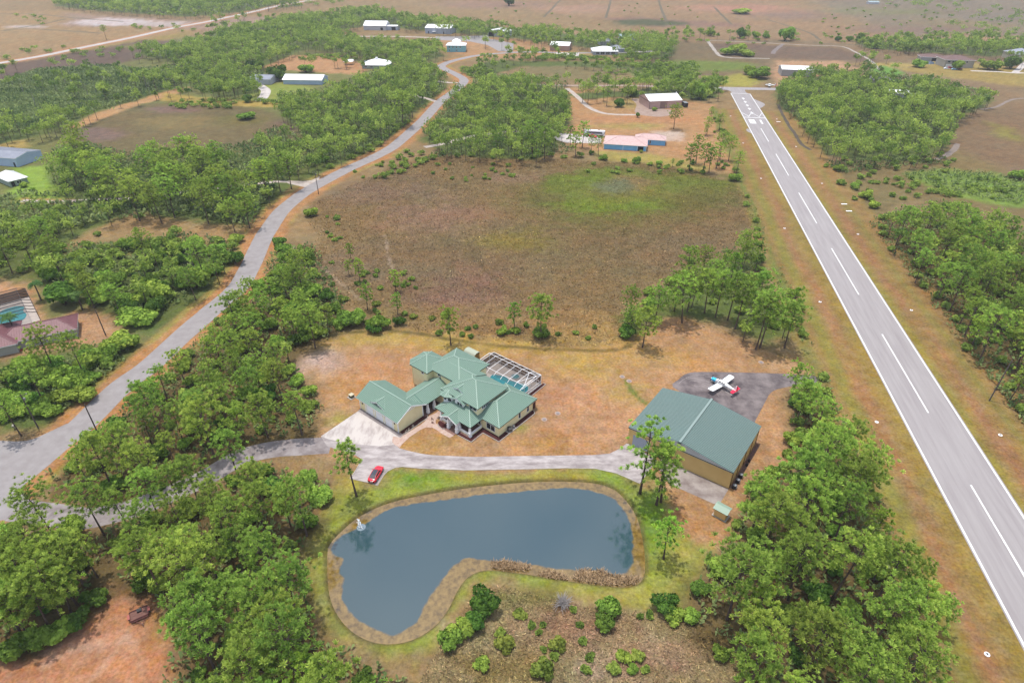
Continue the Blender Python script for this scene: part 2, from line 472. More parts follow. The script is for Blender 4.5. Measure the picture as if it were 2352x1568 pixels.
reg_ell(742, 836, 66, 24, (208, 176, 158), 5, 5)
reg_ell(850, 850, 60, 30, (190, 140, 100), 8, 6)
reg_ell(800, 890, 60, 24, (192, 144, 92), 8, 6)
reg_ell(785, 965, 36, 16, (160, 146, 76), 3, 3)
reg_ell(1190, 985, 26, 10, (150, 146, 70), 2, 2)
reg_ell(1785, 950, 22, 90, (194, 150, 108), 4, 3)
reg_ell(1760, 820, 60, 10, (190, 146, 96), 4, 4)
# green lawn round the pond
GREEN = [(770, 1120), (800, 1105), (868, 1116), (897, 1082), (950, 1078), (1050, 1081), (1200, 1081), (1380, 1079), (1430, 1090), (1490, 1128), (1530, 1160), (1570, 1210), (1630, 1240), (1630, 1270),
         (1590, 1330), (1565, 1392), (1500, 1402), (1350, 1388), (1150, 1338), (1092, 1350), (1040, 1430), (1000, 1490), (940, 1515), (860, 1510), (780, 1475), (735, 1420), (700, 1330), (690, 1260), (735, 1170)]
reg(GREEN, (150, 158, 70), 2.5, 2.0)
reg_ell(985, 1100, 70, 16, (112, 150, 46), 3, 3)
reg_ell(1380, 1098, 110, 10, (134, 152, 60), 3, 3)
reg_ell(1500, 1200, 40, 60, (120, 150, 52), 4, 3)
reg_ell(1580, 1270, 30, 30, (176, 162, 80), 4, 3)
reg_ell(1180, 1098, 160, 6, (176, 158, 78), 3, 3)
reg_ell(1400, 1372, 150, 10, (176, 164, 84), 3, 3)
reg_ell(720, 1300, 14, 60, (160, 152, 74), 3, 3)
reg_ell(800, 1120, 20, 20, (176, 160, 72), 3, 3)
reg_ell(1020, 1430, 12, 34, (214, 190, 160), 1.5, 2)
reg([(1545, 1135), (1640, 1150), (1690, 1180), (1690, 1240), (1600, 1255), (1540, 1190)], (190, 142, 96), 2, 2)
# rough brush field below the pond
BRUSH = [(940, 1600), (1005, 1495), (1045, 1435), (1090, 1360), (1150, 1345), (1350, 1393), (1500, 1408), (1580, 1425), (1700, 1500), (1760, 1600)]
reg(BRUSH, (158, 140, 100), 2, 2)
reg_ell(1500, 1520, 80, 30, (176, 142, 116), 4, 4)
reg_ell(1400, 1550, 40, 14, (188, 158, 132), 3, 3)
reg_ell(1200, 1370, 80, 14, (124, 118, 64), 3, 3)
reg_ell(1300, 1440, 110, 20, (156, 124, 96), 4, 4)
reg_ell(1130, 1530, 80, 24, (136, 118, 74), 4, 4)
# red dirt clearing, bottom left
DIRT = [(-40, 1510), (60, 1465), (150, 1420), (225, 1330), (210, 1290), (240, 1255), (275, 1265), (285, 1320), (345, 1345), (400, 1420), (405, 1500), (370, 1620), (-40, 1620)]
reg(DIRT, (196, 140, 102), 2, 1.6)
reg_ell(225, 1475, 80, 14, (204, 158, 130), 3, 3)
reg_ell(365, 1440, 24, 40, (178, 140, 80), 2.5, 2)
reg_ell(250, 1300, 16, 14, (210, 176, 150), 1.5, 1.5)
# right side of the runway
reg([(1880, 380), (2000, 365), (2150, 360), (2230, 330), (2352, 420), (2600, 560), (2352, 540), (2200, 470), (2080, 470), (1990, 500), (1930, 440)], (140, 122, 80), 6, 5)
reg([(2190, 330), (2230, 260), (2352, 240), (2700, 300), (2700, 460), (2352, 400), (2230, 360)], (140, 114, 84), 6, 5)
reg([(2065, 400), (2160, 385), (2280, 395), (2420, 430), (2420, 480), (2300, 470), (2160, 440)], (132, 158, 70), 4, 5)
reg([(2270, 280), (2330, 300), (2350, 330), (2290, 310)], (150, 140, 70), 6, 5)

STANDS = {   # tree stands, outlined on the canopy (about 8 m above the ground)
 'the wood left of the pond': [(-60, 1195), (60, 1215), (190, 1180), (330, 1140), (480, 1100), (610, 1062), (690, 1085), (745, 1105), (735, 1155), (690, 1225), (695, 1300), (730, 1400), (800, 1470), (900, 1540), (960, 1575), (1000, 1660), (400, 1680), (385, 1560), (405, 1480), (350, 1390), (330, 1330), (225, 1330), (190, 1365), (110, 1400), (40, 1445), (-60, 1470)],
 'the wood between road and house': [(90, 1040), (150, 1000), (215, 1010), (235, 950), (300, 885), (380, 805), (470, 715), (540, 660), (610, 650), (640, 590), (720, 580), (715, 640), (785, 690), (765, 745), (690, 780), (655, 820), (700, 880), (735, 935), (705, 985), (610, 1005), (480, 1060), (330, 1105), (190, 1140), (110, 1090)],
 'the wood right of the hangar': [(1815, 865), (1900, 850), (1960, 880), (1975, 950), (2000, 990), (2040, 1090), (2080, 1190), (2100, 1270), (2125, 1330), (2190, 1400), (2240, 1480), (2260, 1600), (1740, 1640), (1700, 1490), (1590, 1415), (1590, 1340), (1640, 1260), (1700, 1225), (1720, 1130), (1790, 1080), (1850, 1040), (1830, 960)],
 'the wood across the runway': [(1995, 505), (2080, 475), (2200, 465), (2352, 530), (2520, 600), (2520, 1120), (2352, 960), (2290, 900), (2205, 800), (2130, 725), (2075, 640), (2020, 560)],
 'the pines between marsh and runway': [(1430, 700), (1500, 660), (1560, 620), (1600, 580), (1680, 560), (1760, 510), (1790, 540), (1750, 600), (1780, 640), (1850, 670), (1850, 740), (1760, 760), (1680, 700), (1600, 700), (1520, 690), (1470, 735), (1430, 740)],
 'the far wood right of the runway': [(1800, 250), (1780, 200), (1840, 165), (1940, 160), (2040, 170), (2150, 180), (2240, 205), (2290, 215), (2200, 260), (2180, 320), (2110, 350), (1980, 348), (1880, 332), (1850, 290)],
 'the middle wood': [(990, 260), (1050, 205), (1110, 175), (1200, 170), (1300, 190), (1310, 260), (1285, 315), (1240, 345), (1120, 340), (1010, 330), (960, 300)],
 'the wood left of the bend': [(640, 215), (740, 205), (800, 185), (870, 160), (960, 130), (1030, 180), (1010, 215), (940, 245), (930, 285), (860, 335), (760, 370), (690, 390), (700, 330), (690, 280), (640, 245)],
 'the pine belt below the left marsh': [(130, 340), (200, 330), (300, 355), (430, 345), (560, 330), (640, 290), (690, 320), (690, 385), (640, 430), (560, 490), (450, 485), (300, 460), (200, 440), (120, 420), (100, 380)],
 'the scrub wood on the left': [(-160, 500), (0, 480), (140, 470), (300, 455), (200, 500), (110, 550), (-60, 620), (-160, 640)],
 'the trees behind the pool house': [(60, 600), (140, 560), (300, 560), (400, 535), (470, 545), (545, 560), (470, 640), (400, 700), (330, 735), (240, 690), (120, 640)],
 'the thicket beside the road': [(-40, 830), (60, 790), (150, 770), (230, 790), (310, 770), (280, 830), (200, 900), (140, 945), (-40, 960)],
 'the far left wood': [(-200, 325), (-100, 285), (60, 265), (150, 238), (270, 205), (300, 190), (300, 160), (420, 150), (520, 148), (600, 150), (600, 196), (500, 208), (430, 182), (380, 192), (320, 210), (230, 236), (130, 280), (0, 310)],
 'the far wood above': [(300, 110), (420, 92), (500, 62), (640, 40), (760, 60), (840, 85), (1000, 90), (1020, 115), (960, 130), (860, 120), (700, 100), (600, 140), (520, 150), (420, 160), (380, 125)],
 'the tree line behind the white hangars': [(640, 40), (760, 25), (850, 15), (950, 35), (1130, 50), (1260, 62), (1350, 72), (1520, 80), (1560, 95), (1540, 120), (1460, 125), (1400, 105), (1300, 90), (1180, 78), (1050, 66), (950, 58), (840, 50), (760, 62)],
 'the bush belt of the far marsh': [(1060, 150), (1120, 125), (1300, 128), (1480, 130), (1560, 135), (1600, 165), (1560, 175), (1450, 145), (1300, 138), (1200, 140), (1080, 170)],
 'the trees behind the pink hangar': [(1300, 200), (1380, 195), (1470, 190), (1560, 165), (1640, 175), (1660, 205), (1620, 215), (1560, 208), (1450, 205), (1340, 212)],
 'the top left wood': [(180, -20), (620, -25), (700, 5), (560, 18), (430, 30), (300, 22), (200, 15), (120, 5)],
 'the far right belt': [(1960, 80), (2060, 85), (2180, 92), (2352, 85), (2480, 100), (2480, 130), (2352, 112), (2280, 118), (2200, 112), (2100, 108), (1990, 98)],
}
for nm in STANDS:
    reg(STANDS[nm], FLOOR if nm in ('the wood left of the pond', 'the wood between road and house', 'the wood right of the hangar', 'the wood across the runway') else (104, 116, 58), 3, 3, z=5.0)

MARSH_W = W(MARSH); BRUSH_W = W(BRUSH); DIRT_W = W(DIRT)

TRACES = [(smooth_line(W(p)), w, c, a) for p, w, c, a in (
    ([(1436, 872), (1450, 895), (1470, 915), (1500, 940)], 0.7, (112, 128, 54), 0.9),
    ([(700, 776), (860, 760), (960, 766), (1040, 780), (1150, 794), (1300, 803), (1420, 803), (1470, 778)], 0.9, (112, 98, 52), 0.85),
    ([(1740, 790), (1800, 818), (1880, 842)], 0.9, (120, 104, 60), 0.8),
    ([(200, 1568), (260, 1500), (300, 1440), (330, 1420)], 0.5, (206, 160, 130), 0.6), ([(330, 1568), (310, 1500), (290, 1440)], 0.4, (206, 160, 130), 0.5),
    ([(100, 1530), (170, 1490), (240, 1480), (290, 1462)], 0.8, (212, 172, 146), 0.6),
    ([(660, 560), (720, 600), (770, 640), (830, 690)], 0.6, (190, 166, 138), 0.5), ([(885, 540), (890, 580), (900, 620)], 0.5, (196, 174, 150), 0.6),
    ([(1060, 530), (1100, 600), (1160, 660)], 0.7, (112, 96, 60), 0.5), ([(1300, 640), (1380, 600), (1480, 560), (1580, 500)], 1.0, (114, 100, 64), 0.5),
    ([(760, 500), (860, 470), (980, 440), (1100, 410)], 1.0, (116, 100, 66), 0.45),
    ([(880, 900), (860, 960), (840, 990)], 0.8, (172, 132, 92), 0.6), ([(1250, 1040), (1330, 1000), (1420, 990), (1500, 1000)], 0.6, (176, 132, 96), 0.5),
    ([(1480, 1000), (1380, 940), (1300, 890)], 0.5, (204, 166, 128), 0.5), ([(1470, 1010), (1370, 950), (1290, 900)], 0.5, (204, 166, 128), 0.5),
    ([(1795, 560), (1830, 640), (1870, 740), (1900, 830)], 1.6, (150, 132, 112), 0.6), ([(2060, 1340), (2110, 1420), (2150, 1490)], 1.4, (150, 126, 100), 0.7))]

def ground_colour(x, y):
    """Reflectance of the land cover at world points (arrays)."""
    n = len(x)
    col = np.tile(BASE, (n, 1))
    wob = vnoise(x, y, 9.0, 3, 4) - 0.5
    fine = vnoise(x, y, 2.2, 51, 3) - 0.5
    wob2 = vnoise(x, y, 45.0, 11, 3) - 0.5
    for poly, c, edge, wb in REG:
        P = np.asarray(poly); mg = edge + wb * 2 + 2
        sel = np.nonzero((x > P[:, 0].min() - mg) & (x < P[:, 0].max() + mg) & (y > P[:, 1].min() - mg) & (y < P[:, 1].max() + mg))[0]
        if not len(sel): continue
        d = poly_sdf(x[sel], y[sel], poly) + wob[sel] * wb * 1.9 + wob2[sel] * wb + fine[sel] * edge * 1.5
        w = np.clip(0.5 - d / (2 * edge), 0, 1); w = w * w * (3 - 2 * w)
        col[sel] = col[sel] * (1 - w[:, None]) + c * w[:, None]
    # verges of the main road
    sel = np.nonzero((y < 720) & (x < 80))[0]
    d = line_dist(x[sel], y[sel], MAIN_ROAD) + wob[sel] * 2.5
    w = np.clip((9.0 - d) / 2.5, 0, 1)[:, None]
    col[sel] = col[sel] * (1 - w) + np.array(srgb(190, 140, 92)) * w
    g = (np.clip(1 - np.abs(d - 7.2) / 1.6, 0, 1) * np.clip((vnoise(x[sel], y[sel], 14, 5) - 0.42) * 5, 0, 1))[:, None]
    col[sel] = col[sel] * (1 - g) + np.array(srgb(168, 156, 82)) * g
    sel = np.nonzero((x < -100) & (y > 250))[0]
    d = line_dist(x[sel], y[sel], FAR_ROAD) + wob[sel] * 3
    w = np.clip((11.0 - d) / 4, 0, 1)[:, None]
    col[sel] = col[sel] * (1 - w) + np.array(srgb(196, 142, 100)) * w
    for pts, wdt, c, amt in TRACES:
        P = np.array(pts); sel = np.nonzero((x > P[:, 0].min() - 6) & (x < P[:, 0].max() + 6) & (y > P[:, 1].min() - 6) & (y < P[:, 1].max() + 6))[0]
        if not len(sel): continue
        d = line_dist(x[sel], y[sel], pts) + fine[sel] * wdt * 1.6
        w = (np.clip(1.3 - d / wdt, 0, 1) * amt * np.clip(0.4 + 1.3 * vnoise(x[sel], y[sel], 5.0, 61, 2), 0, 1))[:, None]
        col[sel] = col[sel] * (1 - w) + np.array(srgb(*c)) * w
    # mown strips along the runway
    s = (x - RWO[0]) * RWD[0] + (y - RWO[1]) * RWD[1]
    o = (x - RWO[0]) * RWN[0] + (y - RWO[1]) * RWN[1] + (wob * 2.2 + (vnoise(s / 9, x * 0 + y * 0 + (x - y) * 0.02, 3, 8) - 0.5) * 1.5)
    stripe = vnoise(s / 14.0, o, 1.7, 21, 3)
    on = (s > -200) & (s < 345)
    def band(o0, o1, soft, c, amt=1.0):
        nonlocal col
        w = np.clip((o - o0) / soft, 0, 1) * np.clip((o1 - o) / soft, 0, 1) * on * amt
        col = col * (1 - w[:, None]) + np.array(srgb(*c)) * w[:, None]
    band(-27, 27, 2.0, (162, 134, 80))
    band(-26, -21, 1.5, (124, 136, 64), 0.9 * np.clip((stripe - 0.25) * 3, 0, 1))
    band(-20, -15.5, 1.2, (150, 142, 68), 0.8)
    band(-15.5, -11, 1.2, (172, 126, 88), 0.8 * np.clip((stripe - 0.2) * 3, 0, 1))
    band(-10.5, -6, 1.2, (162, 140, 72), 0.8)
    band(6, 9.5, 1.0, (158, 144, 70), 0.85)
    band(10, 15, 1.4, (172, 126, 90), 0.8 * np.clip((stripe - 0.2) * 3, 0, 1))
    band(16, 19, 1.2, (150, 138, 74), 0.8)
    band(19.5, 24, 1.2, (164, 128, 82), 0.7)
    # broad and fine unevenness
    grass = 1 + 0.22 * (vnoise(x, y, 6.0, 31, 4) - 0.5) + 0.16 * (vnoise(x, y, 60, 37, 3) - 0.5) + 0.5 * (vnoise(x, y, 2.4, 39, 3) - 0.5)
    col = col * grass[:, None]
    hue = (vnoise(x, y, 13, 41, 5) - 0.5) * 0.26 + (vnoise(x, y, 3.0, 43, 3) - 0.5) * 0.18
    col = col * np.stack([1 + hue * 0.5, 1 - hue * 0.3, 1 - hue * 0.7], 1)
    return col

def make_ground():
    ys = [-260.0, -180.0, -110.0, -60.0, -20.0, 5.0]
    y = 20.0
    while y < 3600:
        ys.append(y)
        y += max(0.45, 0.95 * (y * y + CAM_H ** 2) / (626 * CAM_H))
    ys += [4200.0, 5200.0, 7000.0, 10000.0]
    ys = np.array(ys)
    sx = np.linspace(-1.2, 1.2, 641)
    Wd = np.where(ys < 40, 130.0, ys + 90.0)
    X = sx[None, :] * Wd[:, None]; Y = np.repeat(ys[:, None], len(sx), 1)
    x = X.ravel(); y = Y.ravel()
    z = np.zeros_like(x)
    sel = np.nonzero((x > -70) & (x < 70) & (y > 50) & (y < 120))[0]
    d = poly_sdf(x[sel], y[sel], POND)
    z[sel] = np.clip((-d - 0.2) / 1.2, 0, 1) * -1.3
    col = ground_colour(x, y)
    # bare wet earth on the bank of the pond
    w = np.clip(1 - np.abs(d + 0.5) / 0.9, 0, 1)[:, None] * 0.85
    col[sel] = col[sel] * (1 - w) + np.array(srgb(112, 92, 62)) * w
    nr, nc = X.shape
    i = np.arange(nr * nc).reshape(nr, nc)
    q = np.stack([i[:-1, :-1], i[:-1, 1:], i[1:, 1:], i[1:, :-1]], -1).reshape(-1, 4)
    return np_mesh('ground', np.stack([x, y, z], 1), q, ground_mat(), attr={'Cover': col})

def ground_mat():
    m = bpy.data.materials.new('ground_cover'); m.use_nodes = True
    nt = m.node_tree; N = nt.nodes; L = nt.links
    b = N['Principled BSDF']; b.inputs['Roughness'].default_value = 0.95; b.inputs['Specular IOR Level'].default_value = 0.1
    a = N.new('ShaderNodeAttribute'); a.attribute_name = 'Cover'
    tc = N.new('ShaderNodeTexCoord')
    def noise(scale, detail, rough=0.7, src=None):
        n = N.new('ShaderNodeTexNoise'); n.inputs['Scale'].default_value = scale; n.inputs['Detail'].default_value = detail; n.inputs['Roughness'].default_value = rough
        L.new(src or tc.outputs['Object'], n.inputs['Vector']); return n.outputs['Fac']
    def rng(v, a0, a1, b0, b1):
        r = N.new('ShaderNodeMapRange'); r.inputs[1].default_value = a0; r.inputs[2].default_value = a1; r.inputs[3].default_value = b0; r.inputs[4].default_value = b1
        L.new(v, r.inputs[0]); return r.outputs[0]
    f1 = rng(noise(1.6, 6), 0.32, 0.68, 0.66, 1.34)
    f2 = rng(noise(0.32, 4), 0.3, 0.7, 0.86, 1.14)
    mul = N.new('ShaderNodeMath'); mul.operation = 'MULTIPLY'; L.new(f1, mul.inputs[0]); L.new(f2, mul.inputs[1])
    hs = N.new('ShaderNodeHueSaturation')
    L.new(a.outputs['Color'], hs.inputs['Color']); L.new(mul.outputs[0], hs.inputs['Value'])
    L.new(rng(noise(0.9, 4), 0.3, 0.7, 0.488, 0.512), hs.inputs['Hue'])
    L.new(rng(noise(0.5, 3), 0.3, 0.7, 0.88, 1.12), hs.inputs['Saturation'])
    L.new(hs.outputs['Color'], b.inputs['Base Color'])
    bp = N.new('ShaderNodeBump'); bp.inputs['Strength'].default_value = 0.5; bp.inputs['Distance'].default_value = 0.25
    L.new(noise(2.2, 4), bp.inputs['Height']); L.new(bp.outputs['Normal'], b.inputs['Normal'])
    return m

ground = tag(make_ground(), kind='structure')

# ------------------------------------------------------------------ pavements
def sheet(name, poly, z, m, parent=None, kind='structure'):
    me = bpy.data.meshes.new(name)
    bm = bmesh.new()
    a = sum(poly[i][0] * poly[(i + 1) % len(poly)][1] - poly[(i + 1) % len(poly)][0] * poly[i][1] for i in range(len(poly)))
    if a < 0: poly = poly[::-1]
    vs = [bm.verts.new((p[0], p[1], z)) for p in poly]
    es = [bm.edges.new((vs[i], vs[(i + 1) % len(vs)])) for i in range(len(vs))]
    bmesh.ops.triangle_fill(bm, use_beauty=True, use_dissolve=False, edges=es, normal=(0, 0, 1))
    bm.to_mesh(me); bm.free()
    me.materials.append(m)
    o = bpy.data.objects.new(name, me); COL.objects.link(o)
    if parent is not None: o.parent = parent
    elif kind: o['kind'] = kind
    return o

def ribbon(name, line, w, z, m, parent=None, wobble=0.0, kind='structure'):
    P = [np.array(p) for p in line]
    if not hasattr(w, '__len__'): w = [w] * len(P)
    mb = MB(); v = []; f = []
    for i, p in enumerate(P):
        d = P[min(i + 1, len(P) - 1)] - P[max(i - 1, 0)]
        d = d / (np.linalg.norm(d) + 1e-9); n = np.array([-d[1], d[0]])
        j = (vnoise(np.array([p[0]]), np.array([p[1]]), 4.0, 5)[0] - 0.5) * wobble
        k = (vnoise(np.array([p[0]]), np.array([p[1]]), 4.0, 9)[0] - 0.5) * wobble
        a = p + n * (w[i] / 2 + j); c = p - n * (w[i] / 2 + k)
        v += [(c[0], c[1], z), (a[0], a[1], z)]
        if i: f.append((2 * i - 2, 2 * i, 2 * i + 1, 2 * i - 1))
    f = [tuple(reversed(q)) for q in f]
    f = [tuple(reversed(q)) for q in f]
    mb.add(v, f)
    o = mb.build(name, m, parent)
    if parent is None and kind: o['kind'] = kind
    return o

ASPH_RW = mat('runway_asphalt', srgb(200, 194, 192), 0.9, srgb(178, 170, 170), 0.9, 7, 0.2, bump=0.1, bscale=6, contrast=(0.3, 0.7), stretch=(1.0, 0.05, 1.0), rot=RW_ANG)
RW_ANG0 = 0
ASPH = mat('road_asphalt', srgb(190, 184, 182), 0.9, srgb(168, 160, 158), 0.35, 6, 0.2, contrast=(0.3, 0.7))
PAINT = mat('white_paint', (0.66, 0.66, 0.64), 0.7, (0.46, 0.46, 0.45), 1.2, 6)
CONC = mat('pale_concrete', srgb(226, 216, 212), 0.85, srgb(160, 148, 146), 0.4, 8, 0.2, contrast=(0.36, 0.66), stretch=(0.6, 1.4, 1))
CONC_D = mat('stained_concrete', srgb(192, 182, 180), 0.85, srgb(146, 134, 132), 0.3, 8, 0.2, contrast=(0.36, 0.62))
CONC_R = mat('dark_stained_concrete', srgb(164, 152, 150), 0.85, srgb(106, 96, 98), 0.25, 8, 0.2, contrast=(0.36, 0.64))
TYRE = mat('pale_tyre_scuff', srgb(194, 184, 180), 0.85)
CONC_F = mat('bright_concrete', srgb(240, 230, 222), 0.85, srgb(180, 166, 162), 0.5, 8, 0.2, contrast=(0.48, 0.72), stretch=(1.0, 0.35, 1))
SHELL = mat('shell_rock', srgb(226, 214, 204), 0.95, srgb(200, 180, 164), 0.4, 6)
GRAVEL = mat('gravel', srgb(200, 176, 160), 0.95, srgb(178, 150, 132), 0.3, 7)
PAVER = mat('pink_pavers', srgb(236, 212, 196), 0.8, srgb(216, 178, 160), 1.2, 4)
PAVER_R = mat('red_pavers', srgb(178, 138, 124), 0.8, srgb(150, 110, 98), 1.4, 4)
KERB = mat('kerb_concrete', srgb(220, 212, 202), 0.85, srgb(190, 180, 168), 0.8, 4)

# runway with turn pads and paint
S_END = rw_so(at2(1690, 217))[1]
s_far = rw_so(at2(1703, 215))[0]; s_near = -230.0
oL = np.mean([rw_so(at2(*p))[1] for p in [(1843, 522.7), (2114.7, 1045.3), (2352, 1488.7)]])
oR = np.mean([rw_so(at2(*p))[1] for p in [(1923, 522.7), (2259.7, 1045.3), (2352, 1183.7)]])
Cx = (oL + oR) / 2
runway = sheet('runway', [rw(s_near, oL - 0.25), rw(s_near, oR + 0.25), rw(s_far, oR + 0.25), rw(s_far, oL - 0.25)], 0.028, ASPH_RW)
tp = smooth_ring(W([(1722, 224), (1735, 229), (1751, 236), (1757, 241), (1750, 247), (1740, 252), (1736, 258), (1728, 240)]), 4)
sheet('turn_pad', tp, 0.020, ASPH_RW)
sheet('turn_pad', smooth_ring(W([(1722, 298), (1716, 296), (1714, 299), (1718, 303), (1727, 306)]), 4), 0.020, ASPH_RW)
TAXI = W([(1560, 199), (1640, 199.5), (1700, 201), (1771, 202), (1850, 205), (1850, 209), (1771, 207.5), (1711, 206.5), (1711, 209), (1714, 213), (1722, 217), (1727, 220), (1678, 219), (1679, 215), (1680, 212), (1676, 209), (1668, 207), (1640, 205), (1600, 204), (1560, 203)])
sheet('taxiway', TAXI, 0.022, ASPH_RW)
ribbon('taxiway', smooth_line(W([(1150, 190), (1240, 195), (1331, 197), (1450, 197), (1568, 200.5)])), 5.0, 0.014, GRAVEL)
def rwbox(mb, s0, s1, o0, o1, z=0.036):
    a, b, c, d = rw(s0, o0), rw(s0, o1), rw(s1, o1), rw(s1, o0)
    mb.add([(*a, z), (*b, z), (*c, z), (*d, z)], [(0, 1, 2, 3)])
for side in (oL + 0.25, oR - 0.25):
    mb = MB(); rwbox(mb, s_near, s_far, side - 0.2, side + 0.2); mb.build('edge_line', PAINT, runway)
sd0 = [rw_so(at2(1568 + a[0] / 3, a[1] / 3)) for a in ((535, 885), (592, 977))]
mb = MB(); rwbox(mb, sd0[1][0], sd0[0][0], Cx - 0.19, Cx + 0.19); mb.build('centre_dash', PAINT, runway)
for k in range(-3, 5):
    mb = MB(); s0 = 60.96 * k - 36.58; rwbox(mb, s0, s0 + 36.58, Cx - 0.19, Cx + 0.19); mb.build('centre_dash', PAINT, runway)
mb = MB(); rwbox(mb, s_far - 0.7, s_far, oL + 0.55, oR - 0.55); mb.build('end_line', PAINT, runway)
zz = lambda x, y: rw_so(at2(1568 + x / 3, y / 3))
sthr = zz(480, 811)[0]
mb = MB(); rwbox(mb, sthr - 0.5, sthr + 0.5, oL + 0.55, oR - 0.55); mb.build('threshold_bar', PAINT, runway)
wd = oR - oL - 1.1
mb = MB()
for k in range(2):
    for a, b in ((0, 1), (1, 0)):
        o0 = oL + 0.55 + wd * (k / 2 + (0.02 if a == 0 else 0.25)); o1 = o0 + wd * 0.23
        h0 = sthr + (12 if a == 0 else 2); h1 = sthr + (2 if a == 0 else 12)
        p = [rw(h0, o0), rw(h1, o1), rw(h1 + 1.3, o1), rw(h0 + 1.3, o0)]
        mb.add([(*q, 0.036) for q in p], [(0, 1, 2, 3)])
mb.build('threshold_chevron', PAINT, runway)
sn0, sn1 = zz(470, 851)[0], zz(470, 824)[0]
mb = MB()   # numeral 0 of the runway number, read from the far end
a0, a1 = Cx - 4.6, Cx - 0.9
rwbox(mb, sn0, sn1, a0, a0 + 1.0); rwbox(mb, sn0, sn1, a1 - 1.0, a1); rwbox(mb, sn0, sn0 + 4.2, a0 + 1.0, a1 - 1.0); rwbox(mb, sn1 - 4.2, sn1, a0 + 1.0, a1 - 1.0)
mb.build('numeral_zero', PAINT, runway)
mb = MB(); rwbox(mb, sn0, sn1, Cx + 2.1, Cx + 3.2); mb.build('numeral_one', PAINT, runway)
for (x, y) in [(415, 681), (425, 704), (440, 728), (455, 752), (473, 779)]:
    sa, _ = zz(x, y)
    mb = MB()
    P = [(sa - 3.2, Cx), (sa + 2.4, Cx - 1.3), (sa + 0.6, Cx - 0.35), (sa + 3.4, Cx - 0.35), (sa + 3.4, Cx + 0.35), (sa + 0.6, Cx + 0.35), (sa + 2.4, Cx + 1.3)]
    pts = [(*rw(*p), 0.036) for p in P]
    mb.add(pts, [(0, 2, 1), (0, 5, 2), (0, 6, 5), (2, 5, 4, 3)]); mb.build('arrow', PAINT, runway)

# roads and drives
ribbon('road', MAIN_ROAD, 7.2, 0.020, ASPH, wobble=0.35)
sheet('road_junction', smooth_ring(W([(-120, 1000), (-20, 1010), (60, 1012), (112, 992), (165, 970), (170, 1000), (105, 1060), (52, 1118), (62, 1140), (72, 1160), (40, 1185), (-40, 1200), (-120, 1190)]), 3), 0.012, ASPH)
ribbon('far_road', FAR_ROAD, 8.5, 0.020, mat('bleached_asphalt', srgb(226, 218, 212), 0.9, srgb(206, 196, 188), 0.1, 5))
DRIVE = smooth_line(W([(35, 1170), (110, 1180), (190, 1190), (270, 1176), (330, 1158), (400, 1130), (470, 1098), (520, 1068), (570, 1044), (640, 1030), (720, 1024), (760, 1022)]))
ribbon('driveway', DRIVE, 5.6, 0.016, CONC_D, wobble=0.3)
ribbon('side_drive', smooth_line(W([(728, 420), (705, 420), (672, 418), (640, 417), (580, 423), (520, 430), (440, 440), (380, 447), (300, 456), (200, 460), (120, 464), (50, 461)])), 3.4, 0.012, SHELL, wobble=0.6)
sheet('side_drive', W([(735, 405), (716, 414), (690, 417), (660, 416), (660, 421), (690, 428), (708, 432), (728, 428)]), 0.010, SHELL)
ribbon('side_drive', smooth_line(W([(975, 338), (1020, 330), (1077, 315), (1140, 306), (1200, 303), (1260, 306)])), 4.0, 0.012, SHELL, wobble=0.6)
sheet('parking_pad', W([(1252, 307), (1300, 306), (1345, 312), (1382, 314), (1380, 330), (1300, 328), (1260, 316)]), 0.022, CONC_F)
ribbon('shell_drive', smooth_line(W([(1302, 203), (1315, 213), (1331, 227), (1350, 245), (1378, 258), (1410, 263), (1468, 264)])), 3.6, 0.012, SHELL, wobble=0.6)
sheet('gravel_yard', smooth_ring(W([(1460, 260), (1462, 240), (1450, 228), (1470, 228), (1490, 244), (1520, 250), (1545, 254), (1535, 266), (1500, 268)]), 4), 0.010, GRAVEL)
ribbon('side_drive', smooth_line(W([(1012, 237), (985, 228), (950, 219), (930, 213)])), 3.4, 0.012, SHELL, wobble=0.5)
ribbon('side_drive', smooth_line(W([(1057, 191), (1030, 190), (1005, 186)])), 4.2, 0.012, SHELL, wobble=0.5)
ribbon('side_drive', smooth_line(W([(592, 195), (608, 205), (610, 215), (598, 232)])), 7.0, 0.012, CONC_F, wobble=0.8)
sheet('hangar_apron', W([(1000, 84), (1045, 84), (1120, 82), (1125, 90), (1140, 92), (1180, 100), (1178, 120), (1145, 118), (1120, 104), (1080, 96), (1000, 92)]), 0.012, ASPH)
sheet('hangar_apron', W([(1278, 120), (1330, 122), (1330, 130), (1270, 128)]), 0.024, CONC_F)
ribbon('side_drive', smooth_line(W([(820, 84), (900, 84), (1000, 87)])), 6, 0.010, SHELL)
ribbon('side_drive', smooth_line(W([(2230, 163), (2290, 165), (2330, 168), (2352, 168), (2400, 172)])), 4.5, 0.012, CONC_F, wobble=0.4)
ribbon('side_drive', smooth_line(W([(2330, 168), (2350, 150), (2356, 138)])), 5, 0.014, CONC_F)
for pts, wdt in [([(1624, 93), (1634, 106), (1645, 120), (1655, 129), (1680, 133), (1720, 134), (1768, 135)], 3.5), ([(1624, 93), (1720, 97), (1850, 104), (1930, 107), (1965, 120), (2000, 140), (2022, 162)], 2.6)]:
    ribbon('sand_ditch', smooth_line(W(pts)), wdt, 0.012, mat('pale_sand', srgb(214, 204, 194), 0.95, srgb(180, 168, 154), 0.2), wobble=1.5)
ribbon('sand_ditch', smooth_line(W([(1798, 102), (1790, 108), (1780, 116), (1775, 124)])), 4.0, 0.010, mat('grey_sand', srgb(160, 148, 144), 0.95, srgb(140, 126, 118), 0.2), wobble=1.5)
GREYPATH = mat('grey_sand_path', srgb(168, 152, 142), 0.95, srgb(150, 134, 120), 0.2)
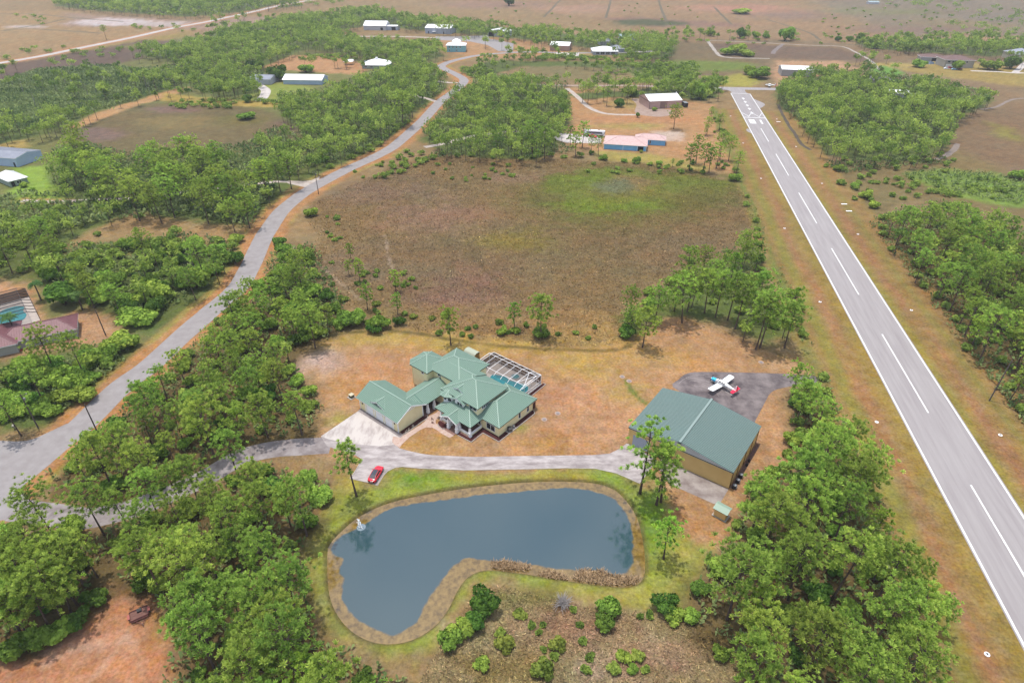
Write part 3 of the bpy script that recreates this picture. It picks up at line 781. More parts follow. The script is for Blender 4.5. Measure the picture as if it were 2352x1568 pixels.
ribbon('sand_ditch', smooth_line(W([(2150, 366), (2172, 358), (2190, 345), (2200, 330)])), 3.0, 0.010, GREYPATH, wobble=1.2)
ribbon('sand_ditch', smooth_line(W([(2255, 252), (2290, 245), (2330, 228), (2400, 226)])), 2.2, 0.010, GREYPATH, wobble=1.2)
ribbon('drain_ditch', smooth_line(W([(1787, 240), (1797, 262), (1812, 288), (1826, 308), (1840, 330), (1862, 345)])), 2.0, 0.010, mat('ditch_mud', srgb(112, 98, 86), 0.95, srgb(92, 82, 66), 0.3), wobble=1.0)

DITCH = mat('ditch_scrub', srgb(122, 108, 82), 0.95, srgb(104, 98, 68), 0.2)
for pts in ([(1291, -4), (1249, 40)], [(1404, -4), (1398, 20), (1391, 42)], [(1511, -4), (1520, 24), (1531, 48)], [(1641, 18), (1681, 57)], [(1760, 45), (1851, 73), (1885, 93)], [(0, 32), (83, 33), (175, 42), (283, 50)], [(0, 72), (67, 67), (167, 72), (233, 77)], [(8, 70), (60, 62), (117, 52), (150, 44)], [(1480, 88), (1620, 91), (1900, 101), (2200, 112)]):
    ribbon('drain_ditch', smooth_line(W(pts)), 3.6, 0.010, DITCH, wobble=2.5)

# house court, drive to the hangar, aprons
def S(pts): return [at2(x / 1.14796, y / 1.14796) for x, y in pts]    # outlines taken in the 2700 px survey
COURT = S([(951, 1079), (846, 1150), (862, 1176), (895, 1186), (925, 1194), (941, 1202), (952, 1208), (953, 1214), (934, 1246), (923, 1261), (972, 1272), (995.6, 1279.5), (1011, 1253.5), (1022, 1242),
           (1040, 1233), (1061, 1230), (1107, 1234.4), (1225, 1239.4), (1359, 1237), (1497, 1233.7), (1570, 1235), (1627, 1247.8), (1687, 1274.4), (1697, 1261), (1731.8, 1213.5), (1720, 1205), (1668, 1172), (1652, 1169),
           (1635, 1181.7), (1608, 1195), (1560, 1199.5), (1497, 1200), (1397, 1201.5), (1244, 1204), (1145, 1200), (1114, 1196), (1080, 1189), (1053, 1181), (1035, 1166), (1037, 1150), (1055, 1153)])
court = sheet('driveway_court', COURT, 0.026, CONC)
bright = S([(951, 1079), (846, 1150), (868, 1158), (905, 1166), (955, 1172), (1000, 1176), (1040, 1172), (1035, 1166), (1037, 1150), (1055, 1153)])
sheet('driveway_court', bright, 0.031, CONC_F)
mb = MB()
kl = S([(941, 1202), (952, 1208), (953, 1214), (934, 1246), (923, 1261), (972, 1272), (995.6, 1279.5), (1011, 1253.5), (1022, 1242), (1040, 1233), (1061, 1230), (1107, 1234.4), (1225, 1239.4), (1359, 1237), (1497, 1233.7), (1570, 1235), (1627, 1247.8), (1687, 1274.4)])
for a, b in zip(kl, kl[1:]): mb.bar((*a, 0.03), (*b, 0.03), 0.16, 0.12)
mb.build('drive_edging', KERB)['kind'] = 'structure'
APRON2 = S([(1745, 1208), (1731, 1226), (1766, 1276), (1883, 1328), (1899, 1326), (1921, 1289)])
sheet('hangar_apron', APRON2, 0.020, mat('mottled_concrete', srgb(196, 184, 176), 0.85, srgb(150, 134, 128), 0.3, 7, contrast=(0.4, 0.65)))
RAMP = smooth_ring(S([(1774, 1020), (1790, 1000), (1806, 987), (1830, 981), (1880, 980.5), (1960, 982), (2060, 985), (2150, 992), (2150, 1012), (2100, 1016), (2050, 1026), (2030, 1038), (2020, 1055), (1992, 1108), (1985, 1116), (1930, 1100), (1850, 1060)]), 3)
ramp = sheet('aircraft_ramp', RAMP, 0.022, CONC_R)
_tr = random.Random(5)
for k in range(22):      # curved scuffs left by turning tyres
    cx, cy = at2(_tr.uniform(1560, 1640), _tr.uniform(905, 960)); r = _tr.uniform(3, 15); a0 = _tr.uniform(0.2, 1.6); da = _tr.uniform(0.5, 1.3)
    ln = [(cx + r * math.cos(a0 + da * i / 12), cy + r * math.sin(a0 + da * i / 12)) for i in range(13)]
    if (poly_sdf(np.array([p[0] for p in ln]), np.array([p[1] for p in ln]), RAMP) < -0.4).all():
        ribbon('tyre_scuff', ln, 0.09, 0.027, TYRE, ramp)
WALK = S([(1055, 1153), (1064, 1147), (1110, 1119), (1121, 1110), (1124, 1100), (1150, 1088), (1160, 1080), (1163, 1098), (1150, 1106), (1148, 1112), (1152, 1119), (1180, 1131), (1198, 1147), (1186, 1154), (1165, 1143), (1150, 1132), (1140, 1127), (1124, 1126), (1108, 1133), (1080, 1152), (1060, 1171), (1054, 1180), (1040, 1172), (1034, 1162), (1036, 1150)])
sheet('paver_walk', WALK, 0.036, PAVER)

# pond
def water_mat():
    m = bpy.data.materials.new('pond_water'); m.use_nodes = True
    nt = m.node_tree; N = nt.nodes; L = nt.links
    b = N['Principled BSDF']; b.inputs['Roughness'].default_value = 0.06; b.inputs['IOR'].default_value = 1.5; b.inputs['Specular IOR Level'].default_value = 0.9
    a = N.new('ShaderNodeAttribute'); a.attribute_name = 'Shoal'
    tc = N.new('ShaderNodeTexCoord')
    n = N.new('ShaderNodeTexNoise'); n.inputs['Scale'].default_value = 0.45; n.inputs['Detail'].default_value = 5
    L.new(tc.outputs['Object'], n.inputs['Vector'])
    add = N.new('ShaderNodeMath'); add.operation = 'ADD'
    s = N.new('ShaderNodeMath'); s.operation = 'MULTIPLY_ADD'; s.inputs[1].default_value = 0.5; s.inputs[2].default_value = -0.25
    L.new(n.outputs['Fac'], s.inputs[0]); L.new(s.outputs[0], add.inputs[0]); L.new(a.outputs['Fac'], add.inputs[1])
    r = N.new('ShaderNodeMapRange'); r.inputs[1].default_value = 0.42; r.inputs[2].default_value = 0.58; L.new(add.outputs[0], r.inputs[0])
    n2 = N.new('ShaderNodeTexNoise'); n2.inputs['Scale'].default_value = 1.3; n2.inputs['Detail'].default_value = 6; L.new(tc.outputs['Object'], n2.inputs['Vector'])
    cr = N.new('ShaderNodeValToRGB')
    cr.color_ramp.elements[0].position = 0.32; cr.color_ramp.elements[0].color = (*srgb(118, 92, 38), 1)
    cr.color_ramp.elements[1].position = 0.68; cr.color_ramp.elements[1].color = (*srgb(172, 140, 74), 1)
    L.new(n2.outputs['Fac'], cr.inputs['Fac'])
    mx = N.new('ShaderNodeMix'); mx.data_type = 'RGBA'
    mx.inputs['A'].default_value = (*srgb(64, 96, 106, 0.44), 1)
    L.new(r.outputs[0], mx.inputs['Factor']); L.new(cr.outputs['Color'], mx.inputs['B'])
    L.new(mx.outputs['Result'], b.inputs['Base Color'])
    wv = N.new('ShaderNodeTexNoise'); wv.inputs['Scale'].default_value = 3.0; wv.inputs['Detail'].default_value = 3
    L.new(tc.outputs['Object'], wv.inputs['Vector'])
    bp = N.new('ShaderNodeBump'); bp.inputs['Strength'].default_value = 0.10; bp.inputs['Distance'].default_value = 0.06
    L.new(wv.outputs['Fac'], bp.inputs['Height']); L.new(bp.outputs['Normal'], b.inputs['Normal'])
    return m
def make_pond():
    xs = np.arange(-48, 48, 0.5); ys = np.arange(58, 116, 0.5)
    X, Y = np.meshgrid(xs, ys); x = X.ravel(); y = Y.ravel()
    d = poly_sdf(x, y, POND); db = poly_sdf(x, y, POND_BLUE)
    shoal = np.clip(0.5 + db / 2.4, 0, 1)
    nr, nc = X.shape; i = np.arange(nr * nc).reshape(nr, nc)
    q = np.stack([i[:-1, :-1], i[:-1, 1:], i[1:, 1:], i[1:, :-1]], -1).reshape(-1, 4)
    keep = (d[q] < 0.6).any(1)
    q = q[keep]
    used = np.unique(q); mp = np.zeros(len(x), int); mp[used] = np.arange(len(used))
    return np_mesh('pond_water', np.stack([x, y, np.full_like(x, -0.42)], 1)[used], mp[q], water_mat(), attr={'Shoal': shoal[used]})
tag(make_pond(), kind='structure')
# ------------------------------------------------------------------ building blocks
GREEN_ROOF = mat('green_metal_roof', srgb(118, 158, 136, 0.5), 0.5, srgb(114, 148, 130, 0.56), 0.5, 4, 0.3)
GREEN_SEAM = mat('green_seam_lit', srgb(176, 202, 184, 0.52), 0.55, None, 1, 1, 0.2)  # seams paler, pans darker: rib shading painted into the two colours
HANGAR_ROOF = mat('grey_green_metal_roof', srgb(100, 130, 124, 0.5), 0.5, srgb(94, 118, 112, 0.58), 0.4, 4, 0.3)
HANGAR_SEAM = mat('hangar_rib_lit', srgb(164, 184, 178, 0.5), 0.55, None, 1, 1, 0.2)  # pale ribs on darker sheet carry painted rib light and shade
DARK_GREEN = mat('dark_green_trim', srgb(44, 66, 58), 0.5)
CREAM = mat('cream_stucco', srgb(250, 238, 190, 0.8), 0.85, srgb(240, 226, 176, 0.8), 0.6, 4)
WHITE = mat('white_trim', (0.78, 0.78, 0.77), 0.5)
GLASS = mat('window_glass', srgb(52, 66, 74), 0.08, None, 1, 1, 0.8)
DARK = mat('dark_opening', srgb(46, 38, 34), 0.9)
MULCH = mat('red_mulch', srgb(104, 48, 44), 0.95, srgb(66, 26, 28), 3.0, 5)
TAN_METAL = mat('tan_metal_siding', srgb(228, 192, 126, 0.75), 0.6, srgb(220, 182, 116, 0.75), 0.3, 4)
GREY_METAL = mat('grey_metal_siding', srgb(200, 200, 204, 0.75), 0.55, srgb(190, 190, 196, 0.75), 0.3, 4)
METAL = mat('galvanised_metal', srgb(190, 192, 194), 0.4, None, metallic=0.4)
BLACK = mat('black_plastic', (0.02, 0.02, 0.022), 0.5)
RUBBER = mat('tyre_rubber', (0.025, 0.025, 0.027), 0.9)
DOORW = mat('white_door_panel', (0.74, 0.75, 0.78), 0.5)

def ribs_on(mb, poly, spacing, w=0.15, h=0.06, mi=1, up=None):
    """Standing seams up the slope of one flat roof face."""
    P = [Vector(p) for p in poly]
    n = (P[1] - P[0]).cross(P[2] - P[0])
    if n.length < 1e-6: return
    n.normalize()
    if n.z < 0: n = -n
    hor = Vector((0, 0, 1)).cross(n)
    if hor.length < 1e-4: return
    hor.normalize(); upd = n.cross(hor).normalized()
    O = P[0]
    q = [((p - O).dot(hor), (p - O).dot(upd)) for p in P]
    a0, a1 = min(c[0] for c in q), max(c[0] for c in q)
    k = math.ceil(a0 / spacing + 0.2)
    while k * spacing < a1 - 0.05:
        a = k * spacing; ys = []
        for i in range(len(q)):
            (xa, ya), (xb, yb) = q[i], q[(i + 1) % len(q)]
            if (xa - a) * (xb - a) < 0:
                ys.append(ya + (yb - ya) * (a - xa) / (xb - xa))
        if len(ys) >= 2 and max(ys) - min(ys) > 0.15:
            b0, b1 = min(ys), max(ys)
            v = []
            for b in (b0, b1):
                c = O + hor * a + upd * b
                v += [c - hor * w / 2 - n * 0.01, c + hor * w / 2 - n * 0.01, c + hor * w * 0.35 + n * h, c - hor * w * 0.35 + n * h]
            mb.add(v, [(0, 1, 2, 3), (7, 6, 5, 4), (0, 4, 5, 1), (1, 5, 6, 2), (2, 6, 7, 3), (3, 7, 4, 0)], mi)
        k += 1

def roof_faces(u0, u1, v0, v1, ze, zr, axis, i0, i1):
    if axis == 'v':
        c = (u0 + u1) / 2; a = (c, v0 + i0, zr); b = (c, v1 - i1, zr)
        A, B, C, D = (u0, v0, ze), (u1, v0, ze), (u1, v1, ze), (u0, v1, ze)
        return [[A, a, b, D], [B, C, b, a], [A, B, a], [C, D, b]], (a, b)
    c = (v0 + v1) / 2; a = (u0 + i0, c, zr); b = (u1 - i1, c, zr)
    A, B, C, D = (u0, v0, ze), (u1, v0, ze), (u1, v1, ze), (u0, v1, ze)
    return [[A, B, b, a], [D, a, b, C], [A, a, D], [B, C, b]], (a, b)

def make_roof(name, parent, u0, u1, v0, v1, ze, zr, axis='v', i0=0.0, i1=0.0, mats=None, seam=0.42, fascia=0.22, cap=True, gable_mat=2):
    """Hipped (inset > 0) or gabled (inset 0) roof with fascia, soffit, seams and ridge caps."""
    mats = mats or [GREEN_ROOF, GREEN_SEAM, DARK_GREEN]
    mb = MB()
    faces, (a, b) = roof_faces(u0, u1, v0, v1, ze, zr, axis, i0, i1)
    gab = [False, False, i0 == 0, i1 == 0]
    for f, g in zip(faces, gab):
        mb.add(f, [tuple(range(len(f)))], gable_mat if g else 0)
        if seam and not g: ribs_on(mb, f, seam)
    A, B, C, D = (u0, v0), (u1, v0), (u1, v1), (u0, v1)
    v = [(*p, ze) for p in (A, B, C, D)] + [(*p, ze - fascia) for p in (A, B, C, D)]
    mb.add(v, [(0, 4, 5, 1), (1, 5, 6, 2), (2, 6, 7, 3), (3, 7, 4, 0), (4, 7, 6, 5)], 2)
    if cap:
        lines = [(a, b)]
        if i0: lines += [(a, faces[2][0]), (a, faces[2][2] if axis == 'u' else faces[2][1])]
        if i1: lines += [(b, faces[3][0]), (b, faces[3][1])]
        for p, q in lines:
            if (Vector(p) - Vector(q)).length > 0.2:
                mb.bar((p[0], p[1], p[2] + 0.05), (q[0], q[1], q[2] + 0.05), 0.24, 0.09, 1)
    return mb.build(name, mats, parent)

def apex_roof(name, parent, poly, ze, apex, mats=None, seam=0.42):
    mats = mats or [GREEN_ROOF, GREEN_SEAM, DARK_GREEN]
    mb = MB(); n = len(poly)
    for i in range(n):
        f = [(*poly[i], ze), (*poly[(i + 1) % n], ze), apex]
        mb.add(f, [(0, 1, 2)], 0)
        if seam: ribs_on(mb, f, seam)
        mb.bar((poly[i][0], poly[i][1], ze + 0.04), (apex[0], apex[1], apex[2] + 0.04), 0.22, 0.09, 1)
        p, q = poly[i], poly[(i + 1) % n]
        mb.add([(*p, ze), (*q, ze), (*q, ze - 0.22), (*p, ze - 0.22)], [(3, 2, 1, 0)], 2)
    mb.add([(*p, ze - 0.22) for p in poly], [tuple(range(n - 1, -1, -1))], 2)
    return mb.build(name, mats, parent)

def gable_slabs(name, parent, u0, u1, v0, v1, ze, zr, axis, mats=None, seam=0.42, th=0.16, trim=2):
    """Two thin roof planes, open at the ends (the gable wall stands under them)."""
    mats = mats or [GREEN_ROOF, GREEN_SEAM, WHITE]
    mb = MB()
    if axis == 'v':
        c = (u0 + u1) / 2
        F = [[(u0, v0, ze), (c, v0, zr), (c, v1, zr), (u0, v1, ze)], [(u1, v1, ze), (c, v1, zr), (c, v0, zr), (u1, v0, ze)]]
        rid = ((c, v0, zr), (c, v1, zr))
    else:
        c = (v0 + v1) / 2
        F = [[(u1, v0, ze), (u1, c, zr), (u0, c, zr), (u0, v0, ze)], [(u0, v1, ze), (u0, c, zr), (u1, c, zr), (u1, v1, ze)]]
        rid = ((u0, c, zr), (u1, c, zr))
    for f in F:
        f2 = [(p[0], p[1], p[2] - th) for p in f]
        mb.add(f, [(0, 1, 2, 3)], 0)
        mb.add(f + f2, [(7, 6, 5, 4), (0, 4, 5, 1), (1, 5, 6, 2), (2, 6, 7, 3), (3, 7, 4, 0)], trim)
        if seam: ribs_on(mb, f, seam)
    mb.bar((*rid[0][:2], zr + 0.05), (*rid[1][:2], zr + 0.05), 0.24, 0.09, 1)
    return mb.build(name, mats, parent)

def window(parent, p0, p1, z0, z1, out, n=2, frame=WHITE, glass=GLASS, name='window', fw=0.09):
    """Window between plan points p0, p1; 'out' is the outward direction."""
    p0 = Vector((*p0, 0)); p1 = Vector((*p1, 0)); o = Vector((*out, 0)).normalized()
    d = (p1 - p0); L = d.length; d.normalize()
    def q(mb, a0, a1, b0, b1, t0, t1):
        v = []
        for t in (t0, t1):
            for a, b in ((a0, b0), (a1, b0), (a1, b1), (a0, b1)):
                p = p0 + d * a + o * t
                v.append((p.x, p.y, b))
        mb.add(v, [(0, 1, 2, 3), (7, 6, 5, 4), (0, 4, 5, 1), (1, 5, 6, 2), (2, 6, 7, 3), (3, 7, 4, 0)])
    mb = MB()
    q(mb, -fw, 0, z0 - fw, z1 + fw, -0.02, 0.07); q(mb, L, L + fw, z0 - fw, z1 + fw, -0.02, 0.07)
    q(mb, 0, L, z1, z1 + fw, -0.02, 0.07); q(mb, 0, L, z0 - fw, z0, -0.02, 0.07)
    for k in range(1, n):
        q(mb, L * k / n - fw / 2, L * k / n + fw / 2, z0, z1, -0.02, 0.065)
    w = mb.build(name, frame, parent)
    g = MB(); q(g, 0.005, L - 0.005, z0 + 0.005, z1 - 0.005, -0.01, 0.03); g.build('pane', glass, w)
    return w

def panel_door(parent, p0, p1, z0, z1, out, m=DOORW, name='garage_door', rows=4):
    p0 = Vector((*p0, 0)); p1 = Vector((*p1, 0)); o = Vector((*out, 0)).normalized()
    d = p1 - p0; L = d.length; d.normalize(); mb = MB()
    for r in range(rows):
        a, b = z0 + (z1 - z0) * r / rows + 0.02, z0 + (z1 - z0) * (r + 1) / rows - 0.02
        v = []
        for t in (-0.05, 0.04):
            for l, z in ((0, a), (L, a), (L, b), (0, b)):
                p = p0 + d * l + o * t; v.append((p.x, p.y, z))
        mb.add(v, [(0, 1, 2, 3), (7, 6, 5, 4), (0, 4, 5, 1), (1, 5, 6, 2), (2, 6, 7, 3), (3, 7, 4, 0)])
    return mb.build(name, m, parent)

# ------------------------------------------------------------------ the green-roofed house
P0 = (-26.4, 111.26); HA = math.radians(50.4)
house = empty('house', (*P0, 0.0), HA, 'large cream house with green seamed metal roofs, porch and triple garage above the pond', 'house')
def hw(u, v):
    c, s = math.cos(HA), math.sin(HA)
    return (P0[0] + u * c - v * s, P0[1] + u * s + v * c)

# garage wing
gz = lambda u: 3.12 + (u + 0.4) * 0.505 if u < 4.25 else 3.12 + (8.9 - u) * 0.505
mb = MB()
for v in (0.15, 13.9):
    mb.add([(0.05, v, 0), (8.0, v, 0), (8.0, v, gz(8.0)), (4.25, v, gz(4.25)), (0.05, v, gz(0.05))], [(0, 1, 2, 3, 4) if v < 1 else (4, 3, 2, 1, 0)])
mb.add([(0.05, 0.15, 0), (0.05, 13.9, 0), (0.05, 13.9, gz(0.05)), (0.05, 0.15, gz(0.05))], [(3, 2, 1, 0)])
mb.add([(8.0, 0.15, 0), (8.0, 13.9, 0), (8.0, 13.9, gz(8)), (8.0, 0.15, gz(8))], [(0, 1, 2, 3)])
mb.build('garage_wall', CREAM, house)
gable_slabs('garage_roof', house, -0.4, 8.9, -0.3, 14.75, 3.25, 5.6, 'v')
for a, b in ((11.45, 8.95), (8.05, 5.55), (4.65, 2.1)):
    panel_door(house, (0.05, b), (0.05, a), 0.05, 2.35, (-1, 0))
mb = MB()
for v in (0.15, 1.75, 5.1, 8.5, 11.8, 13.9): mb.box(-0.02, 0.06, v - 0.14, v + 0.14, 0, 2.9)
mb.box(-0.02, 0.06, 0.15, 13.9, 2.45, 2.6)
mb.box(-0.02, 0.2, 0.06, 0.16, 0, 3.2); mb.box(7.8, 8.03, 0.06, 0.16, 0, 3.0)
mb.build('corner_board', WHITE, house)
for v in (1.2, 12.8):
    MB().box(-0.12, 0.03, v - 0.12, v + 0.12, 2.0, 2.35).build('wall_lantern', DARK, house)
# garage gablet
gable_slabs('garage_dormer_roof', house, 0.35, 4.2, 4.55, 10.95, 3.55, 4.92, 'u')
mb = MB()
mb.add([(0.75, 4.9, 3.58), (0.75, 10.6, 3.58), (0.75, 7.75, 4.78)], [(0, 2, 1)]); mb.build('dormer_louvre', DARK, house)
mb = MB()
for k in range(9):
    t = (k + 0.5) / 9; v = 4.9 + 5.7 * t; z = 3.5 + 1.25 * (1 - abs(2 * t - 1)); mb.box(0.36, 0.42, v - 0.2, v + 0.2, z - 0.3, z)
mb.bar((0.4, 4.75, 3.52), (0.4, 7.75, 4.85), 0.06, 0.1); mb.bar((0.4, 7.75, 4.85), (0.4, 10.75, 3.52), 0.06, 0.1); mb.build('dormer_fretwork', WHITE, house)
mb = MB()   # white bargeboards and fretwork on the garage gable
for a, b in (((-0.4, -0.33, 3.12), (4.25, -0.33, 5.48)), ((4.25, -0.33, 5.48), (8.9, -0.33, 3.12))): mb.bar(a, b, 0.06, 0.28)
for k in range(5):
    u = 3.3 + 0.45 * k; mb.box(u - 0.05, u + 0.05, -0.30, -0.24, 4.5, 5.0 + 0.2 * (2 - abs(k - 2)))
mb.bar((3.1, -0.27, 4.55), (5.4, -0.27, 4.55), 0.06, 0.1)
mb.build('bargeboard', WHITE, house)

# covered breezeway
mb = MB()
for f in ([(8.4, -0.25, 3.05), (17.3, -0.25, 3.05), (17.3, 3.4, 4.72), (5.4, 3.4, 4.72)], [(17.3, 7.05, 3.05), (8.4, 7.05, 3.05), (5.4, 3.4, 4.72), (17.3, 3.4, 4.72)]):
    g = [(p[0], p[1], p[2] - 0.16) for p in f]
    mb.add(f, [(0, 1, 2, 3)], 0); mb.add(f + g, [(7, 6, 5, 4), (0, 4, 5, 1), (1, 5, 6, 2), (2, 6, 7, 3), (3, 7, 4, 0)], 2); ribs_on(mb, f, 0.42)
mb.bar((5.4, 3.4, 4.77), (17.3, 3.4, 4.77), 0.24, 0.09, 1)
mb.build('breezeway_roof', [GREEN_ROOF, GREEN_SEAM, DARK_GREEN], house)
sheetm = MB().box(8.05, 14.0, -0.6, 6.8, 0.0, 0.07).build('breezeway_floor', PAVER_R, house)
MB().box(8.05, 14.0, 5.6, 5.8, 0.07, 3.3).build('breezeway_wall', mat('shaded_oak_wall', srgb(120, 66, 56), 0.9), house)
def column(parent, u, v, ztop=2.75):
    mb = MB()
    mb.box(u - 0.36, u + 0.36, v - 0.36, v + 0.36, 0, 0.12)
    mb.add([(u - .32, v - .32, .12), (u + .32, v - .32, .12), (u + .32, v + .32, .12), (u - .32, v + .32, .12), (u - .29, v - .29, 1.15), (u + .29, v - .29, 1.15), (u + .29, v + .29, 1.15), (u - .29, v + .29, 1.15)],
           [(4, 5, 6, 7), (0, 1, 5, 4), (1, 2, 6, 5), (2, 3, 7, 6), (3, 0, 4, 7)])
    mb.box(u - 0.36, u + 0.36, v - 0.36, v + 0.36, 1.15, 1.25)
    mb.add([(u - .25, v - .25, 1.25), (u + .25, v - .25, 1.25), (u + .25, v + .25, 1.25), (u - .25, v + .25, 1.25), (u - .16, v - .16, ztop), (u + .16, v - .16, ztop), (u + .16, v + .16, ztop), (u - .16, v + .16, ztop)],
           [(4, 5, 6, 7), (0, 1, 5, 4), (1, 2, 6, 5), (2, 3, 7, 6), (3, 0, 4, 7)])
    return mb.build('porch_column', WHITE, parent)
for u, v in ((9.5, 0.05), (11.7, 0.05), (9.75, -4.4), (8.75, -7.7), (9.8, -7.5), (8.75, -10.4), (9.7, -10.35), (9.75, -13.7)):
    column(house, u, v)

# lower storey and upper storey walls
def wall(name, u0, u1, v0, v1, z0, z1, m=CREAM):
    return MB().box(u0, u1, v0, v1, z0, z1).build(name, m, house)
wall('ground_floor_wall', 13.98, 24.0, -13.55, 5.0, 0, 3.0)
wall('side_wing_wall', 14.04, 26.6, -18.8, -13.56, 0, 2.95)
wall('upper_wall', 13.45, 23.4, -12.8, -1.7, 2.9, 5.95)
wall('rear_block_wall', 17.3, 27.3, -3.1, 7.3, 0, 6.1)
mb = MB().prism([(15.35, 5.95), (22.2, 5.95), (22.2, 11.5), (20.9, 12.8), (16.7, 12.8), (15.35, 11.4)], 0, 6.1)
mb.build('tower_wall', CREAM, house)
wall('rear_link_wall', 17.2, 24.2, -4.0, 3.0, 0.0, 6.03)
make_roof('main_roof', house, 12.9, 24.0, -13.4, -1.25, 6.0, 8.55, 'v', 5.6, 5.5)
gable_slabs('link_roof', house, 16.82, 24.4, -6.0, 3.0, 6.05, 7.72, 'v', mats=[GREEN_ROOF, GREEN_SEAM, DARK_GREEN])
make_roof('rear_roof', house, 16.85, 28.0, -3.75, 7.9, 6.2, 8.62, 'v', 5.4, 4.6)
apex_roof('tower_roof', house, [(14.9, 5.5), (22.7, 5.5), (22.7, 11.8), (21.2, 13.3), (16.4, 13.3), (14.9, 11.8)], 6.2, (18.8, 9.45, 8.15))
make_roof('side_wing_roof', house, 13.7, 27.9, -19.25, -9.2, 3.0, 5.45, 'u', 5.0, 4.2)
make_roof('porch_roof', house, 9.55, 17.2, -14.05, -2.4, 2.95, 4.7, 'v', 3.8, 3.8)
gable_slabs('porch_gable_roof', house, 8.35, 12.4, -10.6, -5.6, 2.78, 3.98, 'u')
MB().add([(8.75, -10.2, 2.75), (8.75, -6.0, 2.75), (8.75, -8.1, 3.78)], [(0, 2, 1)]).build('porch_gable', mat('rosy_gable', srgb(206, 168, 150), 0.8), house)
mb = MB()
for a, b in (((8.33, -10.6, 2.66), (8.33, -8.1, 3.86)), ((8.33, -8.1, 3.86), (8.33, -5.6, 2.66))): mb.bar(a, b, 0.07, 0.24)
for k in range(7):
    v = -9.6 + 0.5 * k; z = 3.78 - abs(v + 8.1) * 0.48; mb.box(8.4, 8.46, v - 0.12, v + 0.12, z - 0.34, z)
mb.build('bargeboard', WHITE, house)
# bay with many-sided roof, dormers
apex_roof('bay_roof', house, [(11.5, -3.9), (11.55, -2.5), (12.7, -1.35), (16.0, -1.3), (16.0, -5.3), (12.4, -5.3)], 5.55, (15.1, -3.2, 6.75))
MB().prism([(12.3, -3.9), (12.35, -2.7), (13.0, -2.1), (13.6, -2.1), (13.6, -5.2), (12.9, -5.2)], 3.1, 5.5).build('bay_wall', WHITE, house)
window(house, (12.42, -4.15), (12.8, -4.95), 4.1, 5.1, (-0.9, -0.4), 1)
window(house, (12.32, -3.75), (12.37, -2.85), 4.1, 5.1, (-1, 0.05), 1)
MB().box(12.75, 13.6, -9.05, -6.2, 3.4, 5.45).build('dormer_wall', WHITE, house)
gable_slabs('dormer_roof', house, 12.25, 15.5, -9.5, -5.0, 5.4, 6.5, 'u')
MB().add([(12.76, -9.1, 5.4), (12.76, -5.4, 5.4), (12.76, -7.25, 6.3)], [(0, 2, 1)]).build('dormer_gable', WHITE, house)
window(house, (12.75, -8.6), (12.75, -7.0), 4.3, 5.25, (-1, 0), 2)
gable_slabs('vent_gable_roof', house, 14.3, 18.4, -7.55, -3.9, 6.75, 7.55, 'u')
mb = MB(); mb.add([(14.75, -7.3, 6.75), (14.75, -4.15, 6.75), (14.75, -5.72, 7.4)], [(0, 2, 1)]); mb.build('vent_louvre', DARK, house)
mb = MB()
for k in range(7):
    v = -7.0 + 0.43 * k; z = 7.38 - abs(v + 5.72) * 0.42; mb.box(14.32, 14.4, v - 0.12, v + 0.12, z - 0.3, z - 0.02)
mb.build('vent_fretwork', WHITE, house)
# windows
window(house, (13.45, -12.5), (13.45, -10.3), 4.55, 5.25, (-1, 0), 2)
window(house, (15.0, -12.8), (17.3, -12.8), 4.45, 5.1, (0, -1), 4)
window(house, (17.3, 2.5), (17.3, 4.1), 5.05, 5.8, (-1, 0), 2)
window(house, (17.2, -1.4), (17.2, -0.4), 5.15, 5.85, (-1, 0), 2)
window(house, (14.04, -17.6), (14.04, -15.1), 0.75, 2.35, (-1, 0), 2)
window(house, (21.3, -18.8), (22.0, -18.8), 0.8, 2.5, (0, -1), 1)
window(house, (24.5, -18.8), (25.2, -18.8), 0.8, 2.5, (0, -1), 1)
window(house, (13.98, -13.2), (13.98, -12.0), 0.6, 2.4, (-1, 0), 2)
window(house, (13.98, -10.8), (13.98, -9.4), 0.1, 2.3, (-1, 0), 1, frame=mat('oak_door', srgb(128, 60, 42), 0.6), name='front_door')
window(house, (15.35, 8.0), (15.35, 7.2), 5.0, 5.7, (-1, 0), 1)
mb = MB()     # porch floor, rails and seat wall
mb.box(9.2, 13.97, -13.6, -4.2, 0.0, 0.12); mb.box(7.6, 9.2, -10.6, -7.4, 0, 0.08)
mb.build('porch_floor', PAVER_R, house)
for a, b in (((9.7, -13.4), (9.7, -10.7)), ((9.7, -7.2), (9.7, -4.7)), ((10.1, -13.7), (13.8, -13.7))):
    mb = MB()
    for z in (0.35, 0.95): mb.bar((*a, z), (*b, z), 0.09, 0.12)
    mb.bar((*a, 0.65), (*b, 0.65), 0.05, 0.5)
    mb.build('porch_rail', WHITE, house)
    MB().bar((*a, 0.14), (*b, 0.14), 0.2, 0.28).build('porch_plinth', CREAM, house)
# down pipes and gutters
for u, v, z in ((13.98, -18.86, 2.8), (26.6, -18.86, 2.8), (15.3, 11.4, 6.0), (17.24, 5.9, 6.0)): MB().box(u - 0.05, u + 0.05, v - 0.05, v + 0.05, 0, z).build('down_pipe', CREAM, house)

